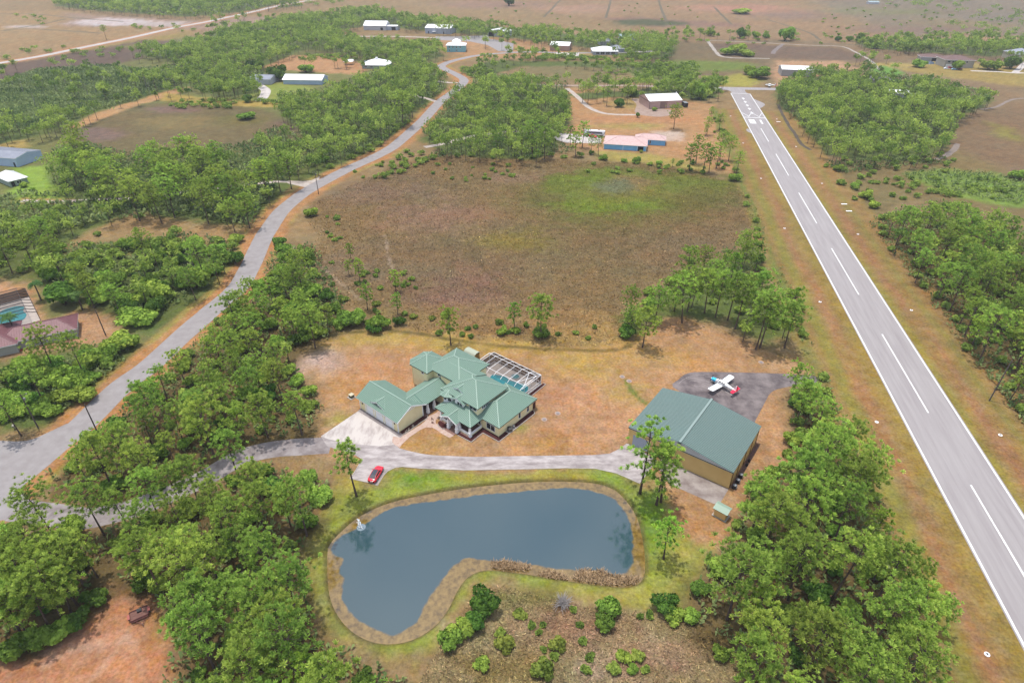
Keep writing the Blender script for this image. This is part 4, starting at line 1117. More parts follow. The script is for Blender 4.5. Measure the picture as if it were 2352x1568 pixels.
# beds of red mulch with a kerb
def bed(poly, kerb=True, z=0.05):
    P = [hw(*p) for p in poly]
    sheet('mulch_bed', P, z, MULCH)
    if kerb:
        mb = MB()
        for a, b in kerb: mb.bar((*hw(*a), 0.08), (*hw(*b), 0.08), 0.14, 0.2)
        mb.build('bed_kerb', KERB)['kind'] = 'structure'
bed([(0.4, -0.05), (0.2, -0.9), (0.6, -1.35), (8.0, -1.3), (8.6, -0.7), (8.0, 0.1)], [((0.3, -1.2), (0.6, -1.4)), ((0.6, -1.4), (7.9, -1.35)), ((7.9, -1.35), (8.6, -0.7))])
bed([(8.7, -4.3), (8.1, -4.7), (7.7, -5.4), (7.5, -6.8), (7.9, -7.4), (9.4, -7.3), (9.5, -4.4)], [((8.1, -4.7), (7.65, -5.4)), ((7.65, -5.4), (7.45, -6.8)), ((7.45, -6.8), (7.9, -7.45))])
bed([(8.4, -10.7), (8.2, -11.2), (8.5, -15.2), (12.6, -15.1), (12.7, -20.0), (25.9, -20.1), (26.6, -19.2), (26.6, -18.75), (14.0, -18.75), (14.0, -13.8), (9.4, -13.8), (9.4, -10.7)],
    [((8.2, -11.2), (8.45, -15.25)), ((8.45, -15.25), (12.55, -15.15)), ((12.55, -15.15), (12.65, -20.05)), ((12.65, -20.05), (25.9, -20.15)), ((25.9, -20.15), (26.7, -19.2))])
bed([(30.0, -14.3), (30.4, -15.2), (37.0, -15.0), (37.0, -14.2), (36.2, -14.2)], [((30.4, -15.25), (37.05, -15.05)), ((37.05, -15.05), (37.05, -14.1))])
sheet('apron', [hw(*p) for p in ((0.1, 13.9), (-1.1, 13.7), (-0.95, -1.6), (0.3, -1.4), (0.1, 0.1))], 0.042, CONC_D)
# things round the house
t = empty('air_conditioner', (*hw(1.35, 19.2), 0), HA, 'boxy pale air conditioner standing alone on a white slab beyond the garage corner', 'air conditioner')
MB().box(-0.85, 0.85, -0.85, 0.85, 0, 0.12).build('slab', KERB, t)
mb = MB().box(-0.5, 0.5, -0.5, 0.5, 0.12, 0.85); mb.build('cabinet', mat('grey_green_cabinet', srgb(120, 122, 96), 0.6), t)
MB().box(-0.55, 0.55, -0.55, 0.55, 0.85, 0.95).build('lid', mat('cream_lid', srgb(238, 228, 196), 0.6), t)
t = empty('heat_pump', (*hw(17.2, -19.5), 0), HA, 'grey round heat pump with black top in the mulch by the side wing', 'heat pump')
MB().box(-0.9, 1.9, -0.6, 0.6, 0, 0.1).build('slab', CONC, t)
MB().lathe([(0.6, 0.1), (0.62, 1.0), (0.55, 1.08)], 0, 0, 18).build('cabinet', mat('grey_cabinet', srgb(120, 118, 116), 0.6), t)
MB().lathe([(0.45, 1.08), (0.4, 1.2), (0.12, 1.28)], 0, 0, 16).build('fan_guard', BLACK, t)
t = tag(MB().lathe([(0.28, 0), (0.3, 0.7), (0.1, 0.75)], 0, 0, 12).build('pool_heater', METAL), 'small round metal heater beside the grey heat pump', 'heater'); t.location = (*hw(18.6, -19.5), 0.1)
t = empty('chimney_box', (*hw(27.3, -18.2), 0), HA, 'brick side porch box with pink flat cap at the far end of the side wing', 'chimney')
MB().box(-0.8, 0.8, -0.45, 0.5, 0, 2.05).build('shaft', mat('dark_red_side', srgb(96, 44, 40), 0.8), t)
MB().box(-0.95, 0.95, -0.65, 0.65, 2.05, 2.3).build('cap', mat('pink_cap', srgb(238, 206, 186), 0.8), t)
t = empty('garden_shed', (*hw(33.6, 7.7), 0), HA, 'small shed with pale curved roof behind the house beside the lawn pine', 'shed')
MB().box(-1.0, 1.0, -1.8, 1.8, 0, 2.2).build('wall', mat('ochre_boards', srgb(198, 160, 84), 0.8), t)
mb = MB()
prof = [(-1.25, 2.05), (-0.95, 2.45), (-0.4, 2.7), (0.4, 2.7), (0.95, 2.45), (1.25, 2.05)]
for (a, za), (b, zb) in zip(prof, prof[1:]): mb.add([(a, -2, za), (a, 2, za), (b, 2, zb), (b, -2, zb), (a, -2, za - .08), (a, 2, za - .08), (b, 2, zb - .08), (b, -2, zb - .08)], [(3, 2, 1, 0), (4, 5, 6, 7), (0, 4, 7, 3), (1, 2, 6, 5), (0, 1, 5, 4), (2, 3, 7, 6)])
mb.build('roof', mat('pale_green_sheet', srgb(208, 216, 192), 0.6), t)
# sculpture on the walk
t = empty('garden_sculpture', (*hw(7.6, -3.4), 0), HA, 'thin dark metal wading bird pair on the paved walk by the porch', 'sculpture')
mb = MB()
for d in (-0.22, 0.22):
    mb.tube([(0, d, 0), (0.03, d, 0.7), (0.1, d, 0.95), (0.02, d, 1.5), (-0.2, d, 1.6)], [0.025, 0.03, 0.13, 0.04, 0.02], 8)
mb.build('bird', mat('rusty_iron', srgb(118, 66, 52), 0.8), t)
mb = MB(); mb.lathe([(0.3, 0), (0.3, 0.04)], 0, 0, 12); mb.build('base', mat('rusty_plate', srgb(110, 64, 52), 0.8), t)
for k, (u, v, r) in enumerate(((1.2, -1.05, 0.22), (1.7, -0.8, 0.18), (2.1, -1.1, 0.26), (2.5, -0.75, 0.2), (3.6, -0.95, 0.3), (3.9, -0.6, 0.22))):
    bm = bmesh.new(); bmesh.ops.create_icosphere(bm, subdivisions=2, radius=r)
    for q in bm.verts: q.co *= 0.8 + 0.35 * random.random(); q.co.z *= 0.7
    me = bpy.data.meshes.new('garden_rock'); bm.to_mesh(me); bm.free(); me.materials.append(mat('pale_limestone', srgb(226, 208, 190), 0.9, srgb(190, 168, 150), 3))
    o = bpy.data.objects.new('garden_rock', me); COL.objects.link(o); o.location = (*hw(u, v), 0.12)
    tag(o, 'pale rock in the mulch bed along the garage gable wall', 'rock', 'pale rocks in the garage mulch bed')

# ------------------------------------------------------------------ pool and screen cage
DECK = mat('cream_pool_deck', srgb(232, 218, 206), 0.8, srgb(214, 198, 186), 0.8, 4)
sheet('pool_deck', [hw(*p) for p in ((23.9, 2.4), (36.6, 2.2), (36.5, -14.2), (26.6, -14.2), (24.0, -9))], 0.034, DECK)
pool = smooth_ring([(31.6, -1.6), (32.4, -3.0), (33.0, -5.0), (32.6, -6.6), (33.0, -8.6), (33.6, -10.8), (33.3, -12.4), (31.6, -13.3), (29.8, -12.6), (28.6, -10.0), (28.4, -7.0), (28.6, -4.0), (29.6, -2.0)], 4)
t = empty('swimming_pool', (*hw(31, -7), 0), HA, 'freeform turquoise swimming pool under the white screen cage', 'swimming pool')
T = [(p[0] - 31, p[1] + 7) for p in pool]
mb = MB(); mb.prism(T, 0.0, 0.05); mb.build('water', mat('pool_water', srgb(40, 156, 168), 0.08, srgb(58, 186, 190), 0.6, 3, 0.8), t)
mb = MB()
for a, b in zip(T, T[1:] + T[:1]): mb.bar((*a, 0.06), (*b, 0.06), 0.32, 0.1)
mb.build('coping', mat('coping_stone', srgb(226, 220, 214), 0.7), t)
sp = [(3.6 + 1.15 * math.cos(a), 0.1 + 1.15 * math.sin(a)) for a in np.linspace(0, 2 * math.pi, 20, endpoint=False)]
mb = MB()
for a, b in zip(sp, sp[1:] + sp[:1]): mb.bar((*a, 0.12), (*b, 0.12), 0.34, 0.2)
mb.build('spa_rim', mat('spa_rim_stone', srgb(206, 206, 204), 0.7), t)
MB().prism([(p[0] * 0.98 + 0.07, p[1] * 0.98) for p in sp], 0, 0.14).build('spa_water', mat('spa_water', srgb(96, 160, 164), 0.1), t)

cage = empty('pool_cage', (*hw(30, -6), 0), HA, 'white framed screen enclosure over the pool behind the green roofed house', 'pool cage')
def cg(u, v, z): return (u - 30, v + 6, z)
WM = mat('white_aluminium', (0.8, 0.8, 0.8), 0.35)
VB = [2.1, -0.15, -2.45, -4.75, -7.05, -9.35, -11.65, -13.95]
for i, v in enumerate(VB):
    mb = MB(); uin = 28.3 if i < 7 else 27.2
    P = [cg(36.4, v, 0), cg(36.4, v, 2.95), cg(34.4, v, 3.75), cg(29.4, v, 3.55), cg(uin, v, 2.9)]
    for a, b in zip(P, P[1:]): mb.bar(a, b, 0.075 if i not in (0, 7) else 0.10)
    mb.build('roof_beam', WM, cage)
mb = MB()
for (u, z) in ((36.4, 2.95), (34.4, 3.75), (29.4, 3.55), (36.4, 0.9), (36.4, 0.06)): mb.bar(cg(u, VB[0], z), cg(u, VB[-1], z), 0.085)
for v in (VB[0], VB[-1]):
    for z in (0.06, 0.95): mb.bar(cg(36.4, v, z), cg(28.5, v, z), 0.08)
    mb.bar(cg(36.4, v, 2.95), cg(28.5, v, 2.95), 0.12)
    for u in (34.4, 31.9, 29.4): mb.bar(cg(u, v, 0), cg(u, v, 3.6 if u > 30 else 3.4), 0.09)
mb.build('purlin', WM, cage)
MB().bar(cg(34.4, VB[-2], 3.75), cg(36.4, VB[-1], 2.95), 0.08).build('brace', WM, cage)
MB().bar(cg(29.4, VB[-2], 3.55), cg(34.4, VB[-1], 3.75), 0.08).build('brace', WM, cage)
MB().bar(cg(34.4, VB[-2], 3.75), cg(29.4, VB[-1], 3.55), 0.08).build('brace', WM, cage)
MB().bar(cg(36.4, VB[-2], 0.1), cg(36.4, VB[-1], 2.9), 0.08).build('brace', WM, cage)
MB().bar(cg(36.4, VB[0], 2.9), cg(36.4, VB[1], 0.1), 0.08).build('brace', WM, cage)
MB().bar(cg(36.4, VB[-1], 0.1), cg(34.4, VB[-1], 2.9), 0.08).build('brace', WM, cage)
def screen_mat():
    m = bpy.data.materials.new('insect_screen'); m.use_nodes = True; nt = m.node_tree; N = nt.nodes; L = nt.links
    tr = N.new('ShaderNodeBsdfTransparent'); df = N.new('ShaderNodeBsdfDiffuse'); df.inputs['Color'].default_value = (0.05, 0.045, 0.045, 1)
    mx = N.new('ShaderNodeMixShader'); mx.inputs[0].default_value = 0.32
    L.new(tr.outputs[0], mx.inputs[1]); L.new(df.outputs[0], mx.inputs[2]); L.new(mx.outputs[0], N['Material Output'].inputs['Surface'])
    return m
SCREEN = screen_mat()
SCREEN2 = SCREEN.copy(); SCREEN2.name = 'insect_screen_wall'
SCREEN2.node_tree.nodes['Mix Shader'].inputs[0].default_value = 0.8
mb = MB()
v0, v1 = VB[0], VB[-1]
mb.add([cg(36.4, v0, 0.05), cg(36.4, v1, 0.05), cg(36.4, v1, 2.95), cg(36.4, v0, 2.95)], [(0, 1, 2, 3)])
mb.add([cg(36.4, v0, 0.05), cg(28.5, v0, 0.05), cg(28.5, v0, 2.95), cg(36.4, v0, 2.95)], [(3, 2, 1, 0)])
mb.build('side_screen', SCREEN2, cage)
mb = MB()
mb.add([cg(36.4, v1, 0.05), cg(28.5, v1, 0.05), cg(28.5, v1, 2.95), cg(36.4, v1, 2.95)], [(0, 1, 2, 3)])
for (a, za), (b, zb) in zip([(36.4, 2.95), (34.4, 3.75), (29.4, 3.55)], [(34.4, 3.75), (29.4, 3.55), (28.3, 2.9)]):
    mb.add([cg(a, v0, za), cg(a, v1, za), cg(b, v1, zb), cg(b, v0, zb)], [(0, 1, 2, 3)])
SCREEN3 = SCREEN.copy(); SCREEN3.name = 'insect_screen_roof'
SCREEN3.node_tree.nodes['Mix Shader'].inputs[0].default_value = 0.3
mb.build('roof_screen', SCREEN3, cage)

# ------------------------------------------------------------------ hangar by the pond
HG = math.radians(54.1)
HA0 = (26.44, 108.21)       # near left roof corner on the ground plan
hangar = empty('hangar', (*HA0, 0), HG, 'big tan metal hangar with grey green ribbed roof beside the paved ramp', 'hangar')
# local x runs back along the ridge, local y runs to the left; the building lies at negative y
HL, HW_, HE, HR = 18.1, 24.2, 4.75, 6.75
make_roof('roof', hangar, -0.1, HL + 0.1, -HW_, 0.0, HE, HR, 'u', 0, 0, mats=[HANGAR_ROOF, HANGAR_SEAM, DARK_GREEN, GREY_METAL], seam=0.46, fascia=0.2, gable_mat=3)
mb = MB()
def gl(y): return HE - 0.25 + (HR - HE) * (1 - abs(y + HW_ / 2) / (HW_ / 2))
for x, fl in ((0.06, False), (HL - 0.06, True)):
    y0, y1 = -HW_ + 0.2, -0.2
    mb.add([(x, y1, 0), (x, y0, 0), (x, y0, 4.35), (x, y1, 4.35)], [(0, 3, 2, 1) if not fl else (0, 1, 2, 3)], 0)
    mb.add([(x - (0.02 if not fl else -0.02), y1, 4.35), (x - (0.02 if not fl else -0.02), y0, 4.35), (x - (0.02 if not fl else -0.02), y0, gl(y0)), (x - (0.02 if not fl else -0.02), -HW_ / 2, gl(-HW_ / 2)), (x - (0.02 if not fl else -0.02), y1, gl(y1))], [(4, 3, 2, 1, 0) if not fl else (0, 1, 2, 3, 4)], 1)
mb.box(0.08, HL - 0.08, -0.22, -0.2, 0, HE - 0.2, 0); mb.box(0.08, HL - 0.08, -HW_ + 0.18, -HW_ + 0.2, 0, HE - 0.2, 0)
for k in range(60): mb.box(0.0, 0.035, -HW_ + 0.4 + k * 0.4, -HW_ + 0.44 + k * 0.4, 4.38, gl(-HW_ + 0.42 + k * 0.4) - 0.02, 1)
mb.build('wall', [TAN_METAL, GREY_METAL], hangar)
panel_door(hangar, (0.05, -5.2), (0.05, -1.4), 0.05, 3.2, (-1, 0), mat('pale_blue_door', srgb(206, 216, 232), 0.5), 'roll_door', 6)
panel_door(hangar, (0.05, -7.9), (0.05, -7.0), 0.05, 2.1, (-1, 0), mat('green_side_door', srgb(80, 90, 66), 0.6), 'side_door', 2)
BPIPE = mat('brown_pipe', srgb(150, 104, 60), 0.6)
for x in (0.6, 4.6, 8.9, 13.2, 17.3): MB().box(x - 0.07, x + 0.07, -HW_ + 0.06, -HW_ + 0.18, 0, HE - 0.2).build('down_pipe', BPIPE, hangar)
mb = MB().bar((-0.25, -HW_ / 2, HR + 0.12), (HL + 0.25, -HW_ / 2, HR + 0.12), 0.5, 0.14); mb.build('ridge_cap', HANGAR_SEAM, hangar)
mb = MB().box(-0.5, -0.1, -HW_ / 2 - 0.35, -HW_ / 2 + 0.35, HR - 0.12, HR + 0.06).box(HL + 0.1, HL + 0.4, -HW_ / 2 - 0.3, -HW_ / 2 + 0.3, HR - 0.12, HR + 0.06); mb.build('ridge_end', DARK_GREEN, hangar)
def hg(x, y):
    c, s = math.cos(HG), math.sin(HG); return (HA0[0] + x * c - y * s, HA0[1] + x * s + y * c)
sheet('gravel_strip', [hg(*p) for p in ((0.5, -HW_), (0.5, -HW_ - 0.9), (17.5, -HW_ - 0.9), (17.5, -HW_))], 0.02, mat('dark_gravel', srgb(150, 116, 106), 0.95, srgb(116, 88, 80), 1.5))
for k, (x, lab) in enumerate(((0.9, 'nearest of the condenser units along the hangar side wall'), (2.9, 'second condenser unit from the near hangar corner'), (4.8, 'third condenser unit from the near hangar corner'))):
    t = empty('condenser', (*hg(x, -HW_ - 0.75), 0), HG, 'black and silver ' + lab, 'condenser', 'condenser units on the hangar side')
    MB().box(-0.45, 0.45, -0.4, 0.4, 0, 0.85).build('cabinet', BLACK, t)
    MB().lathe([(0.36, 0.85), (0.36, 0.93), (0.1, 0.96)], 0, 0, 14).build('fan_guard', METAL, t)
    MB().box(-0.5, 0.5, -0.48, -0.44, 0.5, 0.6).build('pipe', METAL, t)
for k, x in enumerate((9.0, 10.6)):
    o = tag(MB().lathe([(0.25, 0), (0.28, 0.5), (0.2, 0.7)], 0, 0, 10).build('utility_box', DARK), ('dark utility drum by the middle of the hangar side wall', 'dark utility drum a step farther along the hangar side wall')[k], 'drum'); o.location = (*hg(x, -HW_ - 0.6), 0)

# small well house with green roof
SA = math.atan2(85.34 - 86.92, 42.57 - 40.74)
t = empty('well_house', (40.74, 86.92, 0), SA, 'tiny tan shed with pale green lean roof at the corner of the hangar apron', 'shed')
MB().box(-0.25, 2.75, -0.25, 1.95, 0, 0.15).build('slab', KERB, t)
MB().box(0, 2.4, 0, 1.7, 0.15, 2.1).build('wall', TAN_METAL, t)
mb = MB()
f1 = [(-0.3, -0.3, 2.1), (2.75, -0.3, 2.1), (2.75, 1.0, 2.6), (-0.3, 1.0, 2.6)]; f2 = [(-0.3, 1.0, 2.6), (2.75, 1.0, 2.6), (2.75, 2.0, 2.25), (-0.3, 2.0, 2.25)]
for f in (f1, f2):
    mb.add(f + [(p[0], p[1], p[2] - 0.1) for p in f], [(0, 1, 2, 3), (7, 6, 5, 4), (0, 4, 5, 1), (1, 5, 6, 2), (2, 6, 7, 3), (3, 7, 4, 0)]); ribs_on(mb, f, 0.3, 0.04, 0.03, 0)
mb.build('roof', mat('pale_green_roof', srgb(176, 204, 182), 0.5), t)

# ------------------------------------------------------------------ aeroplanes
def aeroplane(name, loc, heading, label, scale=1.0, nose_col=(0.05, 0.42, 0.68), tail_col=(0.72, 0.02, 0.06)):
    a = empty(name, loc, heading - math.pi / 2, label, 'aeroplane')
    a.scale = (scale,) * 3
    w = mat('aircraft_white', (0.8, 0.8, 0.79), 0.3); bl = mat('aircraft_nose', nose_col, 0.3); rd = mat('aircraft_tail_red', tail_col, 0.35); navy = mat('aircraft_stripe', srgb(48, 70, 104), 0.4)
    # nose points to +y; origin under the wing
    st = [(2.62, 0.30, 0.30, 1.18), (2.45, 0.46, 0.40, 1.2), (1.9, 0.53, 0.46, 1.2), (1.25, 0.56, 0.5, 1.22), (0.7, 0.58, 0.62, 1.3), (0.1, 0.59, 0.72, 1.36), (-0.9, 0.58, 0.72, 1.36), (-1.6, 0.5, 0.6, 1.34), (-2.6, 0.36, 0.42, 1.3), (-3.6, 0.22, 0.3, 1.26), (-4.5, 0.08, 0.2, 1.24)]
    def fus(i0, i1, m, nm, grow=0.0):
        mb = MB(); n = 16; v = []; f = []
        for y, rw_, rh, zc in st[i0:i1]:
            for k in range(n):
                t = 2 * math.pi * k / n; cx, sz = math.cos(t), math.sin(t)
                v.append((math.copysign(abs(cx) ** 0.75, cx) * (rw_ + grow), y, zc + math.copysign(abs(sz) ** 0.8, sz) * (rh + grow)))
        m_ = i1 - i0
        for i in range(m_ - 1):
            for k in range(n): f.append((i * n + k, i * n + (k + 1) % n, (i + 1) * n + (k + 1) % n, (i + 1) * n + k))
        f.append(tuple(range(n))); f.append(tuple(range((m_ - 1) * n, m_ * n))[::-1])
        mb.add(v, f); return mb.build(nm, m, a, True)
    fus(3, 11, w, 'fuselage'); fus(0, 4, bl, 'cowling')
    def wing(nm, pts, th, m, parent=a):
        mb = MB(); n = len(pts)
        v = [(p[0], p[1], p[2] + th / 2) for p in pts] + [(p[0], p[1], p[2] - th / 2) for p in pts]
        mb.add(v, [tuple(range(n)), tuple(range(2 * n - 1, n - 1, -1))] + [(i, n + i, n + (i + 1) % n, (i + 1) % n) for i in range(n)])
        return mb.build(nm, m, parent)
    for s in (-1, 1):
        P = [(s * 0.45, 0.62, 0.85), (s * 4.7, 0.55, 1.3), (s * 4.78, 0.2, 1.31), (s * 4.78, -0.75, 1.31), (s * 4.55, -0.98, 1.29), (s * 0.45, -1.0, 0.85)]
        wg = wing('wing', P if s > 0 else P[::-1], 0.17, w)
        Q = [(s * 0.46, 0.72, 0.85), (s * 4.6, 0.65, 1.29), (s * 4.6, 0.5, 1.29), (s * 0.46, 0.57, 0.85)]
        wing('leading_edge', Q if s > 0 else Q[::-1], 0.13, mat('leading_edge_blue', srgb(60, 130, 160), 0.4), wg)
    for s in (-1, 1):
        P = [(0, -3.75, 1.28), (s * 1.65, -3.95, 1.28), (s * 1.65, -4.7, 1.28), (0, -4.7, 1.28)]
        wing('tailplane', P if s > 0 else P[::-1], 0.1, rd)
    mb = MB()
    F = [(-2.9, 1.5), (-3.9, 1.75), (-4.35, 2.75), (-4.75, 2.75), (-4.75, 1.3), (-4.3, 1.3)]
    v = [(0.05, y, z) for y, z in F] + [(-0.05, y, z) for y, z in F]; n = len(F)
    mb.add(v, [tuple(range(n)), tuple(range(2 * n - 1, n - 1, -1))] + [(i, n + i, n + (i + 1) % n, (i + 1) % n) for i in range(n)]); fin = mb.build('fin', w, a)
    mb = MB(); F = [(-4.6, 2.8), (-4.95, 2.8), (-4.95, 1.2), (-4.6, 1.2)]; v = [(0.055, y, z) for y, z in F] + [(-0.055, y, z) for y, z in F]
    mb.add(v, [(0, 1, 2, 3), (7, 6, 5, 4)] + [(i, 4 + i, 4 + (i + 1) % 4, (i + 1) % 4) for i in range(4)]); mb.build('rudder', rd, a)
    for s in (-1, 1):
        for y0, y1 in ((0.3, -0.35), (-0.5, -0.95), (-1.1, -1.5)):
            MB().add([(s * 0.57, y0, 1.72), (s * 0.57, y1, 1.72), (s * 0.50, y1 - 0.02, 1.98), (s * 0.50, y0 - 0.1, 1.98), (s * 0.63, y0, 1.72), (s * 0.63, y1, 1.72), (s * 0.56, y1 - .02, 1.98), (s * 0.56, y0 - .1, 1.98)],
                     [(0, 1, 2, 3), (7, 6, 5, 4), (0, 4, 5, 1), (1, 5, 6, 2), (2, 6, 7, 3), (3, 7, 4, 0)]).build('cabin_window', BLACK, a)
        mb = MB(); mb.add([(s * 0.605, 1.9, 1.3), (s * 0.605, -2.4, 1.35), (s * 0.605, -2.4, 1.45), (s * 0.605, 1.9, 1.45)], [(0, 1, 2, 3) if s < 0 else (3, 2, 1, 0)]); mb.build('side_stripe', navy, a)
    MB().add([(-0.5, 0.55, 1.98), (0.5, 0.55, 1.98), (0.56, 1.15, 1.62), (-0.56, 1.15, 1.62), (-0.45, 0.45, 2.02), (0.45, 0.45, 2.02)], [(0, 3, 2, 1), (0, 1, 5, 4)]).build('windscreen', BLACK, a)
    sp = MB().lathe([(0.24, 0), (0.2, 0.12), (0.05, 0.3)], 0, 0, 12).build('spinner', w, a); sp.rotation_euler = (-math.pi / 2, 0, 0); sp.location = (0, 2.6, 1.18)
    MB().bar((-0.5, 2.7, 0.48), (0.5, 2.7, 1.88), 0.16, 0.04).build('propeller', BLACK, a)
    for x, y, zt in ((0, 2.0, 0.8), (-1.6, -0.4, 0.95), (1.6, -0.4, 0.95)):
        g = MB().tube([(x, y, 0.2), (x, y, zt)], 0.06, 8).build('landing_gear', w, a)
        wh = MB().lathe([(0.2, -0.07), (0.22, 0), (0.2, 0.07)], 0, 0, 14).build('wheel', RUBBER, g); wh.rotation_euler = (0, math.pi / 2, 0); wh.location = (x, y, 0.22)
    return a
aeroplane('aeroplane', (53.85, 129.75, 0.03), math.atan2(5.5, -4.6), 'white low wing aeroplane with blue nose and red tail on the grey ramp')
p2 = at(1766, 199.5)
aeroplane('aeroplane', (*p2[:2], 0.03), math.radians(160), 'white aeroplane parked at the far taxiway beside the pine clump', 1.0, (0.75, 0.75, 0.75), (0.4, 0.05, 0.06))

# ------------------------------------------------------------------ cars
def car(name, loc, heading, label, paint, L=4.9, Wd=1.92, Hh=1.44, detail=True, roof_glass=True, group=None):
    c = empty(name, loc, heading - math.pi / 2, label, 'car', group)
    p = mat('car_paint_' + name, paint, 0.22, None, 1, 1, 0.6)
    gl = mat('car_glass', (0.015, 0.02, 0.028), 0.05, None, 1, 1, 0.9)
    h = L / 2
    # cross sections from tail (-y) to nose (+y): y, half width, belt height, bottom
    secs = [(-h, 0.70, 0.78, 0.42), (-h + 0.12, 0.84, 0.98, 0.3), (-h + 0.6, 0.95, 1.04, 0.24), (-h + 1.5, 0.97, 0.98, 0.22), (-0.1, 0.95, 0.94, 0.22), (h - 1.6, 0.96, 0.92, 0.22), (h - 0.7, 0.95, 0.80, 0.24), (h - 0.2, 0.84, 0.66, 0.3), (h, 0.62, 0.54, 0.38)]
    mb = MB(); v = []; f = []; n = 10
    k_ = Wd / 1.92
    for y, w, zt, zb in secs:
        w *= k_
        v += [(-w * .8, y, zb), (-w, y, zb + .12), (-w * 1.0, y, (zb + zt) / 2 + .05), (-w * .93, y, zt - .06), (-w * .72, y, zt), (w * .72, y, zt), (w * .93, y, zt - .06), (w, y, (zb + zt) / 2 + .05), (w, y, zb + .12), (w * .8, y, zb)]
    for i in range(len(secs) - 1):
        for k in range(n): f.append((i * n + k, i * n + (k + 1) % n, (i + 1) * n + (k + 1) % n, (i + 1) * n + k))
    f.append(tuple(range(n))); f.append(tuple(range((len(secs) - 1) * n, len(secs) * n))[::-1])
    mb.add(v, f); body = mb.build('body', p, c, True)
    rs = [(-h + 0.55, 0.70, 1.03), (-h + 1.35, 0.64, Hh - .06), (-0.25, 0.62, Hh), (0.35, 0.60, Hh - .04), (h - 1.45, 0.72, 0.93)]
    mb = MB(); v = []; f = []
    for y, w, z in rs: v += [(-w * k_ * 1.0, y, z), (w * k_ * 1.0, y, z)]
    for i in range(len(rs) - 1): f.append((2 * i, 2 * i + 1, 2 * i + 3, 2 * i + 2))
    mb.add(v, f); mb.build('roof_glass' if roof_glass else 'roof', gl if roof_glass else p, c)
    for s in (-1, 1):
        mb = MB(); top = [(s * w * k_, y, z) for y, w, z in rs]; bot = [(s * .80 * k_, y, 0.95) for y, w, z in rs]
        for i in range(len(rs) - 1): mb.add([bot[i], bot[i + 1], top[i + 1], top[i]], [(0, 1, 2, 3) if s > 0 else (3, 2, 1, 0)])
        mb.build('side_window', gl, c)
        mb = MB()
        for a_, b_ in zip(top, top[1:]): mb.bar(a_, b_, 0.09, 0.05)
        mb.build('roof_rail', p, c)
        for y in (h - 0.95, -h + 1.0):
            wh = MB().lathe([(0.30, -0.12), (0.34, -0.08), (0.34, 0.08), (0.30, 0.12)], 0, 0, 16).build('wheel', RUBBER, c); wh.rotation_euler = (0, math.pi / 2, 0); wh.location = (s * 0.86 * k_, y, 0.34)
            if detail:
                rm = MB().lathe([(0.22, -0.125), (0.22, 0.125)], 0, 0, 12).build('rim', METAL, wh)
        if detail:
            MB().box(s * .62 * k_ - .17, s * .62 * k_ + .17, -h - .005, -h + .1, 0.72, 0.84).build('tail_light', mat('tail_light_red', (0.3, 0.005, 0.01), 0.2), c)
            MB().box(s * .62 * k_ - .13, s * .62 * k_ + .13, h - .2, h - .02, 0.5, 0.6).build('headlight', METAL, c)
            MB().box(s * .98 * k_ - .09, s * .98 * k_ + .09, h - 1.75, h - 1.6, 0.92, 1.04).build('wing_mirror', p, c)
    if detail:
        MB().box(-.26, .26, -h - .02, -h + .04, 0.58, 0.70).build('number_plate', WHITE, c)
    return c
car('car', (-29.15, 97.35, 0.03), math.atan2(4.41, 1.06), 'glossy red car with black glass roof parked on the concrete pad by the pond', (0.50, 0.008, 0.025))
# ------------------------------------------------------------------ neighbouring buildings
WHITE_ROOF = mat('white_metal_roof', (0.80, 0.80, 0.79), 0.45, (0.72, 0.72, 0.72), 0.2, 4)
PINK_SHINGLE = mat('pink_shingle', srgb(232, 200, 194, 0.6), 0.9, srgb(216, 182, 176, 0.6), 0.8, 5)
MAROON = mat('maroon_metal_roof', srgb(156, 104, 108), 0.5, srgb(140, 90, 94), 0.5, 4)
BROWN_TILE = mat('brown_tile_roof', srgb(150, 120, 112), 0.8, srgb(132, 104, 98), 0.5, 5)
GREY_SHINGLE = mat('grey_shingle', srgb(140, 134, 134), 0.9, srgb(120, 114, 116), 0.5, 5)
SLATE_METAL = mat('blue_grey_metal_roof', srgb(186, 190, 202), 0.45, srgb(170, 174, 188), 0.3, 4)
SKYLIGHT = mat('solar_panel', srgb(70, 92, 112), 0.15, None, 1, 1, 0.8)

def building(name, label, cat, p, rz, L, D, he, hr, wallm, roofm, kind='gable', axis='u', over=0.4, wins=(), doors=(), seam=0.9, inset=None, trim=WHITE):
    """p: near left corner of the plan, local x along the near wall, local y away from the viewer."""
    b = empty(name, (p[0], p[1], 0), rz, label, cat)
    MB().box(0, L, 0, D, 0, he - 0.1).build('wall', wallm, b)
    i = 0 if kind == 'gable' else (inset or (min(L, D) / 2 + over) * 0.96)
    make_roof('roof', b, -over, L + over, -over, D + over, he, hr, axis, i, i, mats=[roofm, roofm, trim, ], seam=seam, fascia=0.25, gable_mat=2)
    if kind == 'gable':
        mb = MB()
        if axis == 'u':
            for x in (-over - 0.03, L + over + 0.03): mb.add([(x, 0, he - .2), (x, D, he - .2), (x, D / 2, hr - 0.2)], [(0, 1, 2), (2, 1, 0)] if False else [(0, 1, 2)])
        else:
            for y in (-over - 0.03, D + over + 0.03): mb.add([(0, y, he - .2), (L, y, he - .2), (L / 2, y, hr - 0.2)], [(0, 1, 2)])
        mb.build('gable', wallm, b)
    for x0, x1, z0, z1 in wins: window(b, (x0, 0), (x1, 0), z0, z1, (0, -1), 2)
    for x0, x1, z1, m in doors: panel_door(b, (x0, 0), (x1, 0), 0.05, z1, (0, -1), m, 'door', 4)
    return b
def ang(a, b): return math.atan2(b[1] - a[1], b[0] - a[0])

